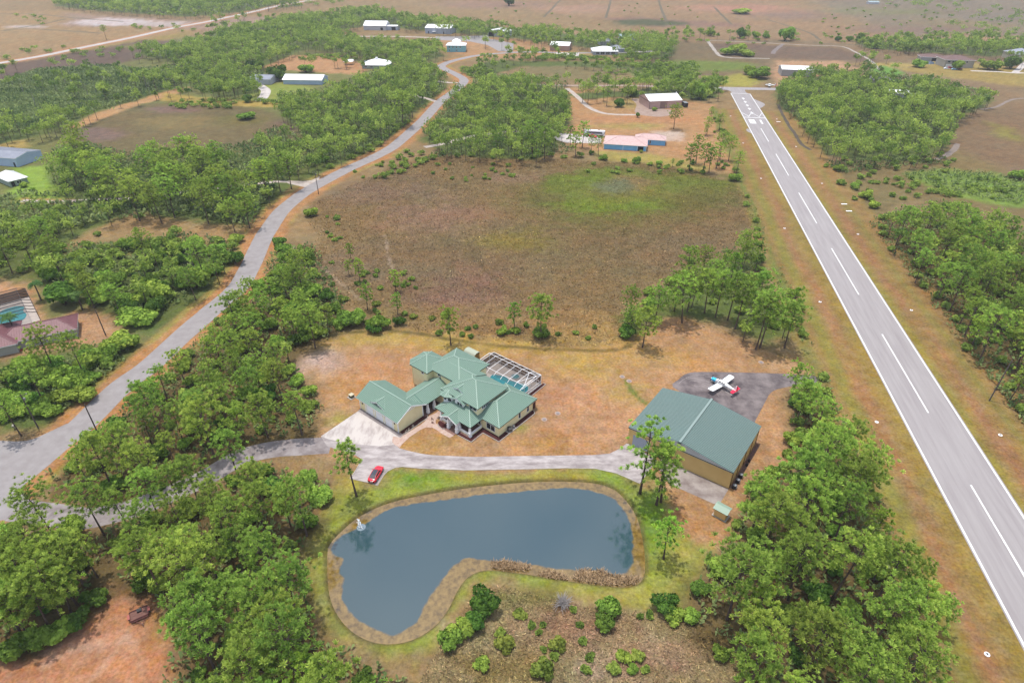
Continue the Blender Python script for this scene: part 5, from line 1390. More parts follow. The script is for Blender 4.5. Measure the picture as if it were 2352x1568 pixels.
PALE_BLUE = mat('pale_blue_metal', srgb(176, 196, 216, 0.8), 0.6, srgb(166, 186, 208, 0.8), 0.4, 4)
PALE_GREEN = mat('pale_green_wall', srgb(190, 206, 190), 0.8)
# left edge
a, b_ = (-245.1, 306.6), (-241.7, 319.4)
t = building('metal_hangar', 'pale blue grey metal hangar at the left edge of the photo above the lawn', 'hangar', (-245.1 - 24 * 0.993, 306.6 + 24 * 0.12), -0.12, 24, 15, 4.3, 5.6, PALE_BLUE, SLATE_METAL, 'gable', 'u', 0.15, doors=((21.8, 22.9, 2.2, DARK),), seam=1.0)
t.location = (-245.1 - 24 * math.cos(0.22), 306.6 + 24 * math.sin(0.22), 0); t.rotation_euler = (0, 0, -0.22)
A, B = (-229.0, 277.5), (-224.9, 283.5)
rz = ang(A, B)
t = building('cottage', 'small pale green cottage with white metal hip roof on the bright lawn at left', 'house', A, rz, 7.3, 14, 2.85, 5.0, PALE_GREEN, WHITE_ROOF, 'hip', 'v', 0.5, wins=((2.8, 4.8, 0.9, 2.1),), doors=((0.5, 1.9, 2.2, DARK),), seam=0.6)
# pool house on the left
PW = mat('pinkish_wall', srgb(206, 206, 196), 0.8)
t = building('villa', 'maroon roofed villa beside a caged pool at the left edge behind thickets', 'house', (-141.5, 143.2), ang((-141.5, 143.2), (-124.5, 152.5)), 18.5, 8.5, 2.9, 5.0, PW, MAROON, 'hip', 'u', 0.6, wins=((14.5, 16.5, 0.8, 2.2),), seam=0.6)
make_roof('wing_roof', t, -4.5, 5.0, -2.2, 12.0, 3.0, 5.3, 'v', 4.6, 4.6, mats=[MAROON, MAROON, WHITE], seam=0.6)
MB().box(-3.9, 4.4, -1.6, 11.4, 0, 2.78).build('wing_wall', PW, t)
MB().box(-1.3, -0.9, -2.0, -1.65, 0, 2.75).build('porch_post', WHITE, t)
o = sheet('red_drive', W([(-60, 796), (20, 782), (62, 786), (66, 800), (30, 812), (-60, 826)]), 0.02, mat('red_painted_drive', srgb(228, 92, 84), 0.8, srgb(206, 76, 70), 0.5))
t = empty('pool_cage', (-154.9, 175.7, 0), math.radians(-48.3), 'dark framed screen enclosure over a pool at the left edge beside the maroon roofed villa', 'pool cage')
BF = mat('bronze_aluminium', srgb(60, 52, 54), 0.5)
mb = MB()
for k in range(9):
    x = k * 2.45
    P = [(x, 0, 0), (x, 0, 2.9), (x, -2.2, 3.7), (x, -9.8, 3.7), (x, -12, 2.9), (x, -12, 0)]
    for p, q in zip(P, P[1:]): mb.bar(p, q, 0.14)
for y, z in ((0, 2.9), (-2.2, 3.7), (-9.8, 3.7), (-12, 2.9), (0, 1.0)): mb.bar((0, y, z), (19.6, y, z), 0.12)
for z in (0.1, 1.0, 1.9, 2.9): mb.bar((0, 0, z), (0, -12, z), 0.1)
mb.build('frame', BF, t)
MB().add([(0, -0.02, 0.05), (0, -11.98, 0.05), (0, -11.98, 2.9), (0, -0.02, 2.9)], [(0, 1, 2, 3)]).build('side_screen', SCREEN2, t)
MB().add([(0.02, -2.2, 3.72), (19.5, -2.2, 3.72), (19.5, -9.8, 3.72), (0.02, -9.8, 3.72)], [(3, 2, 1, 0)]).build('roof_screen', SCREEN3, t)
t2 = empty('swimming_pool', (-154.9, 175.7, 0), math.radians(-48.3), 'turquoise pool with pale deck inside the dark cage at the left edge', 'swimming pool')
MB().box(0.1, 19.5, -11.9, -0.1, 0, 0.04).build('deck', DECK, t2)
mb = MB(); mb.prism(smooth_ring([(5, -4), (7, -2.4), (10, -3.0), (13, -2.6), (16, -4), (16.5, -7.5), (13, -10), (8, -9.6), (5.2, -7.5)], 4), 0.04, 0.08); mb.build('water', mat('teal_pool_water', srgb(60, 160, 166), 0.1, srgb(84, 186, 190), 0.5), t2)
# blue house with pink roof
BLUE = mat('sky_blue_stucco', srgb(124, 184, 226, 0.85), 0.8, srgb(114, 174, 216, 0.85), 0.5)
A, B = (49.4, 343.3), (71.7, 338.9)
t = building('ranch_house', 'blue ranch house with pink shingle hip roof beyond the brown marsh', 'house', A, ang(A, B), 22.7, 16, 2.9, 5.6, BLUE, PINK_SHINGLE, 'hip', 'u', 0.5, seam=0, doors=((18.2, 21.2, 2.4, DARK),))
for x in (0.05, 10.3, 17.9, 22.6): MB().box(x - 0.08, x + 0.08, -0.06, 0.0, 0, 2.7).build('corner_board', WHITE, t)
make_roof('wing_roof', t, 16, 33.2, 12.6, 22, 2.95, 5.1, 'u', 4.6, 4.6, mats=[PINK_SHINGLE, PINK_SHINGLE, WHITE], seam=0)
MB().box(16.5, 32.7, 13.1, 21.5, 0, 2.72).build('wing_wall', BLUE, t)
window(t, (24.2, 13.1), (24.9, 13.1), 0.6, 2.4, (0, -1), 1)
# pink hangar with white roof
PINKM = mat('dusty_pink_metal', srgb(196, 162, 152, 0.8), 0.7, srgb(186, 152, 142, 0.8), 0.4)
A = (90.9, 436.6); B = (114.0, 441.0)
t = building('barn', 'dusty pink metal barn with bright white roof at the end of the shell drive', 'barn', A, ang(A, B), 23.0, 19.5, 4.9, 7.4, PINKM, WHITE_ROOF, 'gable', 'u', 0.15, doors=((7.6, 11.6, 4.2, mat('pink_door', srgb(180, 146, 134), 0.7)),), seam=0, trim=PINKM)
for x in (0.1, 12.2, 22.9): MB().box(x - .1, x + .1, -0.12, -0.02, 0, 4.7).build('down_pipe', DARK, t)
mb = MB()
for p, q in (((-0.22, -0.2, 4.6), (-0.22, 9.75, 4.6)), ((-0.22, 9.75, 4.6), (-0.22, 19.6, 4.6))): mb.bar(p, q, 0.1, 0.3)
mb.build('gable_band', mat('brown_band', srgb(90, 60, 56), 0.7), t)
MB().box(22.2, 22.5, 9.6, 9.9, 7.4, 8.3).build('flue', WHITE, t)
# far settlement along the second taxiway
BLUEGREY = mat('blue_grey_metal', srgb(176, 184, 200, 0.8), 0.6, srgb(166, 174, 192, 0.8), 0.3)
A, B = (-98.5, 809.9), (-72.5, 804.6)
t = building('white_roof_hangar', 'long blue grey hangar with white roof in the middle of the far settlement', 'hangar', (-103, 808), ang(A, B), 31, 22, 6.0, 8.6, BLUEGREY, WHITE_ROOF, 'gable', 'u', 0.2, doors=((3.5, 4.6, 2.4, DARK), (22, 23, 2.4, DARK)), seam=1.2)
MB().box(9.2, 13.0, -2.6, -0.1, 2.4, 2.6).build('awning', WHITE, t)
A, B = (-178.5, 834), (-152, 832)
t = building('white_roof_hangar', 'white roofed hangar with low dark doored annexe left in the far settlement', 'hangar', (-180, 834), -0.06, 27, 24, 5.0, 9.0, GREY_METAL, WHITE_ROOF, 'gable', 'u', 0.3, doors=((20.5, 23.5, 3.0, DARK),), seam=1.2)
MB().box(27.2, 41, 2, 14, 0, 4.2).build('annexe_wall', BLUEGREY, t)
MB().box(27.0, 41.4, 1.6, 14.4, 4.2, 4.5).build('annexe_roof', WHITE_ROOF, t)
panel_door(t, (33.5, 2), (38.5, 2), 0, 3.6, (0, -1), DARK, 'annexe_door', 2)
A, B = (-28.6, 786.5), (-6.0, 780.5)
t = building('white_roof_hangar', 'white gabled hangar with two dark doors facing the viewer in the far settlement', 'hangar', (-29, 787), ang(A, B), 23.5, 17, 5.2, 7.4, mat('off_white_metal', srgb(224, 226, 232), 0.6), WHITE_ROOF, 'gable', 'v', 0.4, doors=((0.6, 6.6, 4.4, DARK), (14.2, 17.2, 3.8, DARK)), seam=1.2)
TEAL = mat('teal_siding', srgb(142, 198, 206, 0.8), 0.8, srgb(132, 188, 196, 0.8), 0.4)
A, B = (-66, 672.5), (-49, 672)
t = building('tall_house', 'two storey teal house with white roof and lookout at the far road bend', 'house', (-65.5, 672.5), 0.0, 18, 15, 6.0, 8.6, TEAL, WHITE_ROOF, 'hip', 'u', 0.9, wins=((2, 3.2, 3.6, 5), (5.5, 6.7, 3.6, 5), (9, 10.2, 3.6, 5), (12.5, 13.7, 3.6, 5), (2, 3.2, 0.8, 2.2), (9, 10.2, 0.8, 2.2)), seam=1.0)
MB().box(5.5, 12, 9.0, 14.5, 6, 8.6).build('lookout_wall', TEAL, t)
make_roof('lookout_roof', t, 4.6, 12.9, 8.2, 15.3, 8.6, 10.6, 'u', 3.4, 3.4, mats=[WHITE_ROOF, WHITE_ROOF, WHITE], seam=0)
A, B = (36.3, 684.3), (55.2, 680.4)
t = building('peach_garage', 'peach walled garage with white gable roof beside the far road', 'garage', A, ang(A, B), 19.3, 22, 5.0, 7.0, mat('peach_wall', srgb(214, 176, 156), 0.8), WHITE_ROOF, 'gable', 'u', 0.2, seam=1.0)
A, B = (77, 659.5), (100.7, 659.0)
t = building('white_roof_house', 'low house with white hip roof and screened porch among bushes right of the far road', 'house', A, 0, 24, 20, 3.2, 6.4, mat('cool_white_wall', srgb(206, 214, 226), 0.8), WHITE_ROOF, 'hip', 'u', 0.6, wins=((3, 6, 0.4, 2.6), (7.5, 11, 0.4, 2.6), (12.5, 16, 0.4, 2.6), (17.5, 21, 0.4, 2.6)), seam=0)
make_roof('wing_roof', t, 18, 33, 16, 30, 3.2, 6.0, 'v', 6.5, 6.5, mats=[SLATE_METAL, SLATE_METAL, WHITE], seam=0)
MB().box(18.6, 32.4, 16.6, 29.4, 0, 3.0).build('wing_wall', mat('cool_white_wall_b', srgb(206, 214, 226), 0.8), t)
A = at2(1395 + 12, 92); t = building('hidden_house', 'grey roofed house mostly hidden in trees behind the white roof house', 'house', at2(1512 / 1.14796 + 60, 104), 0.1, 14, 12, 3.5, 6.6, GREY_METAL, SLATE_METAL, 'hip', 'u', 0.6, seam=0)
t = building('hidden_house', 'pale aqua roofed house peeping over trees left of the peach garage', 'house', at2(1422, 94), 0.0, 17, 10, 4.0, 6.6, GREY_METAL, mat('aqua_roof', srgb(176, 206, 208), 0.5), 'gable', 'u', 0.5, seam=0)
# left of the road
A, B = (-130.1, 584), (-109.4, 580)
t = building('white_hip_house', 'house with broad white hip roof and small cupola left of the road bend', 'house', (-130, 580), -0.05, 22, 20, 3.0, 6.6, PALE_GREEN, WHITE_ROOF, 'hip', 'u', 0.8, wins=((2, 4, 0.8, 2.2), (7, 9, 0.8, 2.2)), seam=0)
MB().box(9.8, 11.6, 9.1, 10.9, 6.2, 7.6).build('cupola', WHITE, t)
MB().box(-2.5, 3, 14, 21, 2.9, 3.3).build('solar_shed_roof', SKYLIGHT, t)
t = empty('carport', (-149.5, 597, 0), 0.05, 'small open carport with white roof beside the white hip house', 'carport')
mb = MB()
for x in (0, 7.5):
    for y in (0, 6): mb.box(x - .12, x + .12, y - .12, y + .12, 0, 2.8)
mb.build('post', METAL, t)
make_roof('roof', t, -0.5, 8, -0.5, 6.5, 2.9, 4.2, 'u', 0, 0, mats=[WHITE_ROOF, WHITE_ROOF, WHITE], seam=0)
t = building('low_hangar', 'grey roofed white hangar beside the big round oak at the end of the pale drive', 'hangar', (-203, 510), -0.02, 17, 19, 4.0, 5.6, GREY_METAL, SLATE_METAL, 'gable', 'u', 0.2, seam=1.0)
MB().box(-0.5, 16.5, -0.4, -0.1, 0.2, 3.6).build('folding_door', mat('pale_door', srgb(214, 222, 232), 0.5), t)
t = building('long_house', 'white roofed house behind pines right of the big round oak', 'house', (-177, 512), -0.05, 30, 16, 3.4, 6.0, PALE_BLUE, WHITE_ROOF, 'gable', 'u', 0.6, seam=0)
# right side
t = building('white_barn', 'white roofed grey barn at the far end of the runway beside the pines', 'barn', (222, 556.5), ang((222, 556.5), (245.5, 552)), 24, 17, 5.2, 7.0, mat('warm_grey_wall', srgb(208, 204, 200), 0.7), WHITE_ROOF, 'gable', 'u', 0.3, seam=1.2)
STUCCO = mat('beige_stucco', srgb(224, 214, 196), 0.8)
t = building('mansion', 'two storey beige mansion with brown tile roof on the far right', 'house', (382.5, 600.5), -0.12, 24, 18, 6.3, 9.0, STUCCO, BROWN_TILE, 'hip', 'u', 0.9, wins=((1.5, 4, 4, 5.6), (5.5, 8.5, 4, 5.6), (12, 13.5, 4, 5.6), (17, 18.5, 4, 5.6)), doors=((1.0, 8.5, 2.8, WHITE),), seam=0)
t = building('guest_house', 'single storey beige outbuilding with brown tile roof beside the mansion', 'house', (381, 636), -0.3, 20, 14, 3.3, 5.4, STUCCO, BROWN_TILE, 'hip', 'u', 0.8, doors=((9, 14, 2.6, DARK),), seam=0)
t = building('metal_hangar', 'beige hangar with pale blue grey roof at the far right edge of the photo', 'hangar', (470, 636), -0.1, 30, 24, 5.5, 8.0, STUCCO, SLATE_METAL, 'gable', 'v', 0.3, doors=((6, 16, 4.6, mat('brown_roll_door', srgb(176, 150, 128), 0.7)),), seam=0)
t = building('grey_roof_house', 'dark grey shingle roof of a house showing above the wood right of the runway', 'house', (280, 524), -0.15, 17, 13, 3.2, 5.6, STUCCO, GREY_SHINGLE, 'hip', 'u', 0.6, seam=0)
t = building('white_roof_house', 'white roofed low house almost hidden in the wood right of the runway', 'house', (270, 474), -0.1, 18, 9, 3.4, 5.0, GREY_METAL, WHITE_ROOF, 'gable', 'u', 0.5, seam=0)
t = building('farm_shed', 'lonely low white shed far out on the marsh near the top edge', 'shed', (604, 1207), 0, 17, 10, 3.0, 4.5, GREY_METAL, mat('pale_aqua_roof', srgb(190, 214, 220), 0.5), 'gable', 'u', 0.4, seam=0)
sheet('far_pond', smooth_ring([(p[0], p[1]) for p in [at2(2112, 140), at2(2125, 139), at2(2142, 142), at2(2146, 147), at2(2130, 148), at2(2118, 146)]], 4), 0.03, mat('far_water', srgb(130, 150, 172), 0.08, None, 1, 1, 0.8))

# vehicles of the neighbours
def small_car(xy, h, label, paint, group=None): return car('car', (xy[0], xy[1], 0.03), h, label, paint, 4.6, 1.85, 1.5, False, False, group)
small_car((385.0, 595.5), 0.1, 'dark red car nearest the mansion garage on its forecourt', (0.25, 0.01, 0.015), 'cars in front of the mansion')
small_car((379.8, 591.9), -0.1, 'white car left of the blue car on the mansion forecourt', (0.7, 0.7, 0.72), 'cars in front of the mansion')
small_car((384.6, 588.5), -0.15, 'pale blue car right of the white car on the mansion forecourt', (0.3, 0.5, 0.62), 'cars in front of the mansion')
small_car((391.0, 591.0), -0.1, 'maroon car rightmost of those at the mansion', (0.2, 0.01, 0.015), 'cars in front of the mansion')
small_car((46.0, 366.5), -0.6, 'bright red car parked beside the striped motorhome', (0.5, 0.01, 0.02))
t = empty('motorhome', (47.0, 368.8, 0.03), ang((41.8, 369.5), (53.0, 366.6)), 'long white motorhome with dark and red stripes on the pad left of the blue house', 'motorhome')
MB().box(-5.9, 5.9, -1.25, 1.25, 0.55, 3.35).build('body', WHITE, t)
MB().box(-5.92, 5.4, -1.27, 1.27, 0.75, 1.15).build('stripe', mat('maroon_stripe', srgb(120, 40, 44), 0.4), t)
MB().box(-5.92, 5.6, -1.27, 1.27, 1.55, 1.85).build('stripe', mat('grey_stripe', srgb(120, 118, 122), 0.4), t)
MB().box(-4.5, 4.6, -1.28, 1.28, 2.0, 2.7).build('window_band', BLACK, t)
MB().box(5.5, 5.93, -1.1, 1.1, 1.5, 2.9).build('windscreen', BLACK, t)
for x in (-3.2, -2.1, 4.0):
    for y in (-1.15, 1.15):
        w = MB().lathe([(0.48, -0.14), (0.5, 0), (0.48, 0.14)], 0, 0, 14).build('wheel', RUBBER, t); w.rotation_euler = (math.pi / 2, 0, 0); w.location = (x, y, 0.5)
for x in (-2.5, 2.5): MB().box(x - .5, x + .5, -.4, .4, 3.35, 3.6).build('roof_unit', METAL, t)
t = empty('box_truck', (116.4, 443.5, 0), 0.15, 'dark truck body parked at the right end of the pink barn', 'truck')
MB().box(-1.2, 1.2, -2.5, 2.5, 0.6, 2.9).build('body', BLACK, t); MB().box(-1.25, 1.25, -2.6, 2.6, 2.9, 3.05).build('roof', METAL, t)
for x in (-1, 1):
    for y in (-1.8, 1.8):
        w = MB().lathe([(0.38, -0.12), (0.4, 0), (0.38, 0.12)], 0, 0, 12).build('wheel', RUBBER, t); w.rotation_euler = (0, math.pi / 2, 0); w.location = (x, y, 0.4)
t = empty('travel_trailer', (257, 569.5, 0), 0.2, 'white travel trailer beside the far white roofed barn', 'trailer')
MB().box(-4, 4, -1.2, 1.2, 0.6, 3.0).build('body', WHITE, t)
MB().box(-3.2, 3.2, -1.23, 1.23, 1.6, 2.3).build('window_band', SKYLIGHT, t)
for y in (-1.1, 1.1):
    w = MB().lathe([(0.36, -0.1), (0.38, 0), (0.36, 0.1)], 0, 0, 12).build('wheel', RUBBER, t); w.rotation_euler = (math.pi / 2, 0, 0); w.location = (0, y, 0.4)
# rusty trailer in the red clearing
RUST = mat('rusty_steel', srgb(150, 92, 84), 0.85, srgb(98, 60, 60), 2.5, 5)
TR = ang((-63.6, 63.0), (-62.4, 64.2))
t = empty('utility_trailer', (-63.45, 64.1, 0.0), math.radians(33), 'rusty brown farm trailer with twin fenders on the red dirt clearing', 'trailer')
MB().box(-1.35, 1.35, -0.95, 0.95, 0.5, 0.6).build('deck', mat('weathered_planks', srgb(166, 122, 108), 0.9, srgb(120, 80, 74), 3, 5, stretch=(0.3, 3, 1)), t)
mb = MB()
for a_, b_ in (((-1.35, -0.98), (1.35, -0.98)), ((-1.35, 0.98), (1.35, 0.98)), ((-1.38, -0.95), (-1.38, 0.95)), ((1.38, -0.95), (1.38, 0.95))): mb.bar((*a_, 0.62), (*b_, 0.62), 0.1, 0.28)
mb.bar((-0.9, -1.0, 0.4), (0.3, -2.3, 0.35), 0.09); mb.bar((0.9, -1.0, 0.4), (0.3, -2.3, 0.35), 0.09); mb.bar((0.3, -2.3, 0.35), (0.3, -2.7, 0.35), 0.1); mb.bar((-1.3, -1.25, 0.62), (1.3, -1.25, 0.62), 0.14, 0.1)
mb.build('frame', RUST, t)
for x in (-1.55, 1.55):
    w = MB().lathe([(0.34, -0.11), (0.38, 0), (0.34, 0.11)], 0, 0, 14).build('wheel', RUBBER, t); w.rotation_euler = (0, math.pi / 2, 0); w.location = (x, 0, 0.38)
    MB().box(x - 0.2, x + 0.2, -0.5, 0.5, 0.76, 0.84).build('fender', mat('faded_red_fender', srgb(206, 120, 108), 0.7), t)
MB().box(-0.2, 0.5, 0.2, 0.85, 0.6, 0.95).build('tool_box', BLACK, t)
MB().bar((0.3, -2.5, 0), (0.3, -2.5, 0.9), 0.07).build('jack', METAL, t)

# fountain jet
t = empty('fountain', (*at2(829, 1207), -0.42), 0, 'white water jet rising from the left end of the pond', 'fountain')
mb = MB()
mb.tube([(0, 0, 0), (-0.15, 0.1, 0.9), (-0.4, 0.2, 1.7), (-0.6, 0.3, 2.1)], [0.22, 0.15, 0.12, 0.05], 8)
rr = random.Random(3)
for k in range(70):
    f = rr.random(); x = -0.4 * f + rr.gauss(0, 0.16); y = 0.2 * f + rr.gauss(0, 0.16); z = 2.1 * f * rr.random()
    s = rr.uniform(0.03, 0.08); mb.box(x - s, x + s, y - s, y + s, z, z + 2 * s)
mb.build('jet', mat('white_spray', (0.85, 0.87, 0.88), 0.4), t)
MB().lathe([(0.9, 0.005), (0.5, 0.05), (0.25, 0.12)], 0, 0, 16).build('foam_ring', mat('foam', srgb(170, 186, 196), 0.6, srgb(110, 136, 152), 4), t)

# reflective discs that mark the runway
MARK = mat('white_plastic', (0.8, 0.8, 0.8), 0.5)
def disc(x, y, label):
    t = empty('runway_marker', (*at2(x, y), 0), 0, label, 'runway marker', 'white ring markers along the runway')
    mb = MB(); v = []; f = []; n = 20
    for r, z in ((0.18, 0.08), (0.22, 0.16), (0.40, 0.13), (0.44, 0.02)):
        for k in range(n): v.append((r * math.cos(2 * math.pi * k / n), r * math.sin(2 * math.pi * k / n), z))
    for i in range(3):
        for k in range(n): f.append((i * n + k, i * n + (k + 1) % n, (i + 1) * n + (k + 1) % n, (i + 1) * n + k)[::-1])
    mb.add(v, f); mb.build('ring', MARK, t)
    MB().lathe([(0.2, 0.0), (0.2, 0.08), (0.09, 0.26), (0.05, 0.30)], 0, 0, 12).build('lamp', BLACK, t)
left_m = [(2267, 1502), (2013.5, 969), (1883.5, 693.5), (1802, 524.5), (1748, 410), (1707, 329), (1678, 267)]
right_m = [(2297.5, 999), (2093.5, 712.5), (1970.5, 538), (1888, 421.5), (1828.5, 337), (1784, 274)]
ordn = ['nearest', 'second nearest', 'third nearest', 'fourth nearest', 'fifth nearest', 'sixth nearest', 'seventh nearest']
for i, p in enumerate(left_m): disc(*p, ordn[i] + ' white ring marker on the left verge of the runway')
for i, p in enumerate(right_m): disc(*p, ordn[i] + ' white ring marker on the right verge of the runway')
for i, (x, y, lab) in enumerate([(1939, 469, 'nearer white edge slab in the grass right of the runway'), (1950, 485, 'nearest white edge slab in the grass right of the runway'), (1788, 280, 'far white edge slab in the grass right of the runway')]):
    o = tag(MB().box(-1.2, 1.2, -0.4, 0.4, 0, 0.12).build('edge_slab', MARK), lab, 'slab', 'white slabs beside the runway'); o.location = (*at2(x, y), 0)
for i, (x, y, lab) in enumerate([(1429, 865, 'left of the two tank lids in the lawn'), (1445, 875, 'right of the two tank lids in the lawn'), (1281, 949, 'tank lid on the lawn farther from the house wing'), (1250, 963, 'tank lid on the lawn nearer the house wing'), (1748, 832, 'round pale lid on the grass beyond the aeroplane')]):
    t = empty('tank_lid', (*at2(x, y), 0), 0, 'round grey concrete lid, ' + lab if 'lid' not in lab[:12] else 'grey ' + lab, 'lid', 'concrete tank lids')
    MB().lathe([(0.75, 0), (0.72, 0.06), (0.7, 0.06)], 0, 0, 18).build('collar', mat('dusty_collar', srgb(204, 178, 160), 0.9), t)
    MB().lathe([(0.42, 0.06), (0.42, 0.12)], 0, 0, 16).build('cover', CONC_D, t)
# utility poles
POLE = mat('weathered_pole', srgb(128, 116, 112), 0.9, srgb(104, 92, 88), 2, 5, stretch=(1, 1, 0.2))
def pole(x, y, h, label, arm=True, lean=0.0, z=0.0):
    t = empty('utility_pole', (*at2(x, y), 0), 0.6, label, 'utility pole', 'utility poles along the road')
    MB().tube([(0, 0, 0), (lean, 0, h)], [0.17, 0.11], 10).build('shaft', POLE, t)
    if arm:
        MB().bar((lean - 1.1, 0.14, h - 0.45), (lean + 1.1, 0.14, h - 0.45), 0.1, 0.12).build('crossarm', POLE, t)
        for k in (-1, 0, 1):
            MB().lathe([(0.05, 0), (0.06, 0.12), (0.03, 0.16)], 0, 0, 8).build('insulator', MARK, t).location = (lean + k, 0.14, h - 0.38)
        MB().lathe([(0.2, 0), (0.22, 0.6), (0.15, 0.66)], 0, 0, 12).build('transformer', METAL, t).location = (lean + 0.3, -0.1, h - 1.7)
pole(230, 1005.5, 9.9, 'grey pole on the right verge of the near road bend', False)
pole(88, 982.5, 10, 'leaning grey pole with crossarm left of the near road', True)
pole(243, 770, 8.5, 'pole in the bare patch behind the maroon roofed villa', False)
pole(449, 625, 9, 'pole with crossarm among bushes left of the curving road', True)
pole(732, 446.5, 10.3, 'pole beside the road where the pale side drive meets it', True)
pole(948, 270, 8, 'pole on the orange verge left of the straight road', False)
pole(1380, 121, 9, 'pole beside the far taxiway road junction', False)
pole(1347, 97, 9, 'pole in front of the gabled far hangar', False)
pole(2272, 920, 12, 'dead pole like trunk in the palmettos right of the runway', False, 1.2)
t = empty('mailbox', (*at2(34.5, 985.5), 0), 0.5, 'small pale mailbox post on the orange verge at the left edge', 'mailbox')
MB().box(-0.07, 0.07, -0.07, 0.07, 0, 0.9).build('post', POLE, t); MB().box(-0.2, 0.2, -0.4, 0.4, 0.9, 1.25).build('box', mat('mailbox_grey', srgb(190, 184, 170), 0.6), t)
t = empty('wood_fence', (*at2(1795, 203), 0), 0.1, 'low rust coloured board fence beside the hedge at the runway end', 'fence')
MB().box(0, 14, -0.05, 0.05, 0.1, 1.7).build('boards', mat('rust_boards', srgb(168, 104, 84), 0.9), t); 
for x in (0.1, 4.7, 9.3, 13.9): MB().box(x - .08, x + .08, 0.05, 0.2, 0, 1.8).build('post', POLE, t)
t.location = (*at2(1794, 199), 0)
t = empty('log_pile', (*at2(2002 / 1.14796 * 0 + 1880, 2 + 0 * 1 + 220), 0), 0.3, 'weathered log trailer lying under the far pine clump', 'trailer')
MB().bar((-4, 0, 0.6), (4, 0.5, 0.9), 0.5, 0.4).build('beam', RUST, t); MB().box(-3, 3, -0.8, 0.8, 0.1, 0.4).build('bed', mat('brick_red_bed', srgb(130, 84, 74), 0.9), t)
t.location = (*at2(1824, 257), 0)
# ------------------------------------------------------------------ vegetation
def leaf_mat(name, dark, light, obj_val=0.22, obj_hue=0.018, translucent=0.34):
    m = bpy.data.materials.new(name); m.use_nodes = True
    nt = m.node_tree; N = nt.nodes; L = nt.links
    N.remove(N['Principled BSDF'])
    a = N.new('ShaderNodeAttribute'); a.attribute_name = 'Tint'
    mx = N.new('ShaderNodeMix'); mx.data_type = 'RGBA'
    mx.inputs['A'].default_value = (*dark, 1); mx.inputs['B'].default_value = (*light, 1)
    L.new(a.outputs['Fac'], mx.inputs['Factor'])
    oi = N.new('ShaderNodeObjectInfo')
    h = N.new('ShaderNodeHueSaturation'); L.new(mx.outputs['Result'], h.inputs['Color'])
    def rng(src, lo, hi):
        r = N.new('ShaderNodeMapRange'); r.inputs[3].default_value = lo; r.inputs[4].default_value = hi; L.new(src, r.inputs[0]); return r.outputs[0]
    w = N.new('ShaderNodeTexWhiteNoise'); w.noise_dimensions = '1D'; L.new(oi.outputs['Random'], w.inputs['W'])
    L.new(rng(oi.outputs['Random'], 1 - obj_val, 1 + obj_val), h.inputs['Value'])
    L.new(rng(w.outputs['Value'], 0.5 - obj_hue * 1.2, 0.5 + obj_hue * 0.7), h.inputs['Hue'])
    d = N.new('ShaderNodeBsdfDiffuse'); t = N.new('ShaderNodeBsdfTranslucent'); ms = N.new('ShaderNodeMixShader'); ms.inputs[0].default_value = translucent
    L.new(h.outputs['Color'], d.inputs['Color']); L.new(h.outputs['Color'], t.inputs['Color'])
    L.new(d.outputs[0], ms.inputs[1]); L.new(t.outputs[0], ms.inputs[2]); L.new(ms.outputs[0], N['Material Output'].inputs['Surface'])
    return m

PINE_LEAF = leaf_mat('pine_needles', (0.122, 0.220, 0.034), (0.430, 0.585, 0.110), obj_val=0.24, obj_hue=0.018, translucent=0.48)
YOUNG_LEAF = leaf_mat('young_pine_needles', (0.120, 0.240, 0.030), (0.40, 0.58, 0.085), translucent=0.42)
BUSH_DARK = leaf_mat('dark_bush_leaves', (0.046, 0.105, 0.020), (0.150, 0.260, 0.042))
BUSH_MID = leaf_mat('bush_leaves', (0.110, 0.200, 0.030), (0.300, 0.430, 0.070))
BUSH_YEL = leaf_mat('yellow_green_leaves', (0.110, 0.160, 0.030), (0.270, 0.320, 0.060))
BUSH_GREY = leaf_mat('grey_twigs', (0.24, 0.22, 0.20), (0.46, 0.43, 0.40))
PALM_LEAF = leaf_mat('palm_leaves', (0.040, 0.100, 0.028), (0.120, 0.210, 0.060))
FAR_LEAF = leaf_mat('far_pine_needles', (0.090, 0.165, 0.032), (0.390, 0.490, 0.095), 0, 0, 0.45)
GROUND_LEAF = leaf_mat('palmetto_leaves', (0.060, 0.105, 0.032), (0.270, 0.320, 0.120), 0, 0, 0.25)
BARK = mat('pine_bark', srgb(132, 108, 96), 0.9, srgb(92, 76, 70), 3, 5, obj_var=0.2)
DEADWOOD = mat('dead_grey_wood', srgb(190, 180, 174), 0.9, srgb(150, 140, 134), 2, 4)

def unit(v): return v / (np.linalg.norm(v, axis=-1, keepdims=True) + 1e-9)

def blades(rng, centers, dirs, n, length, width, upbias=0.45, fan=0.9):
    """n flat blades spraying out of every centre around its direction; returns verts, quads, index of tuft."""
    c = np.repeat(centers, n, 0); d = np.repeat(dirs, n, 0)
    r = unit(rng.normal(size=c.shape))
    dr = unit(d * (1 - fan * 0.5) + r * fan + np.array([0, 0, upbias]))
    L = rng.uniform(length[0], length[1], (len(c), 1)); Wd = rng.uniform(width[0], width[1], (len(c), 1))
    face = unit(np.array([0, 0, 1.1]) + 0.5 * d + rng.normal(size=c.shape) * 0.45)      # blades turned flat side up and out so crowns catch more sun
    side = unit(np.cross(dr, face))
    a = c + dr * L * 0.05; b = c + dr * L
    v = np.stack([a - side * Wd * 0.25, a + side * Wd * 0.25, b + side * Wd * 0.5, b - side * Wd * 0.5], 1)
    q = np.arange(len(c) * 4).reshape(-1, 4)
    return v.reshape(-1, 3), q, np.repeat(np.arange(len(centers)), n)

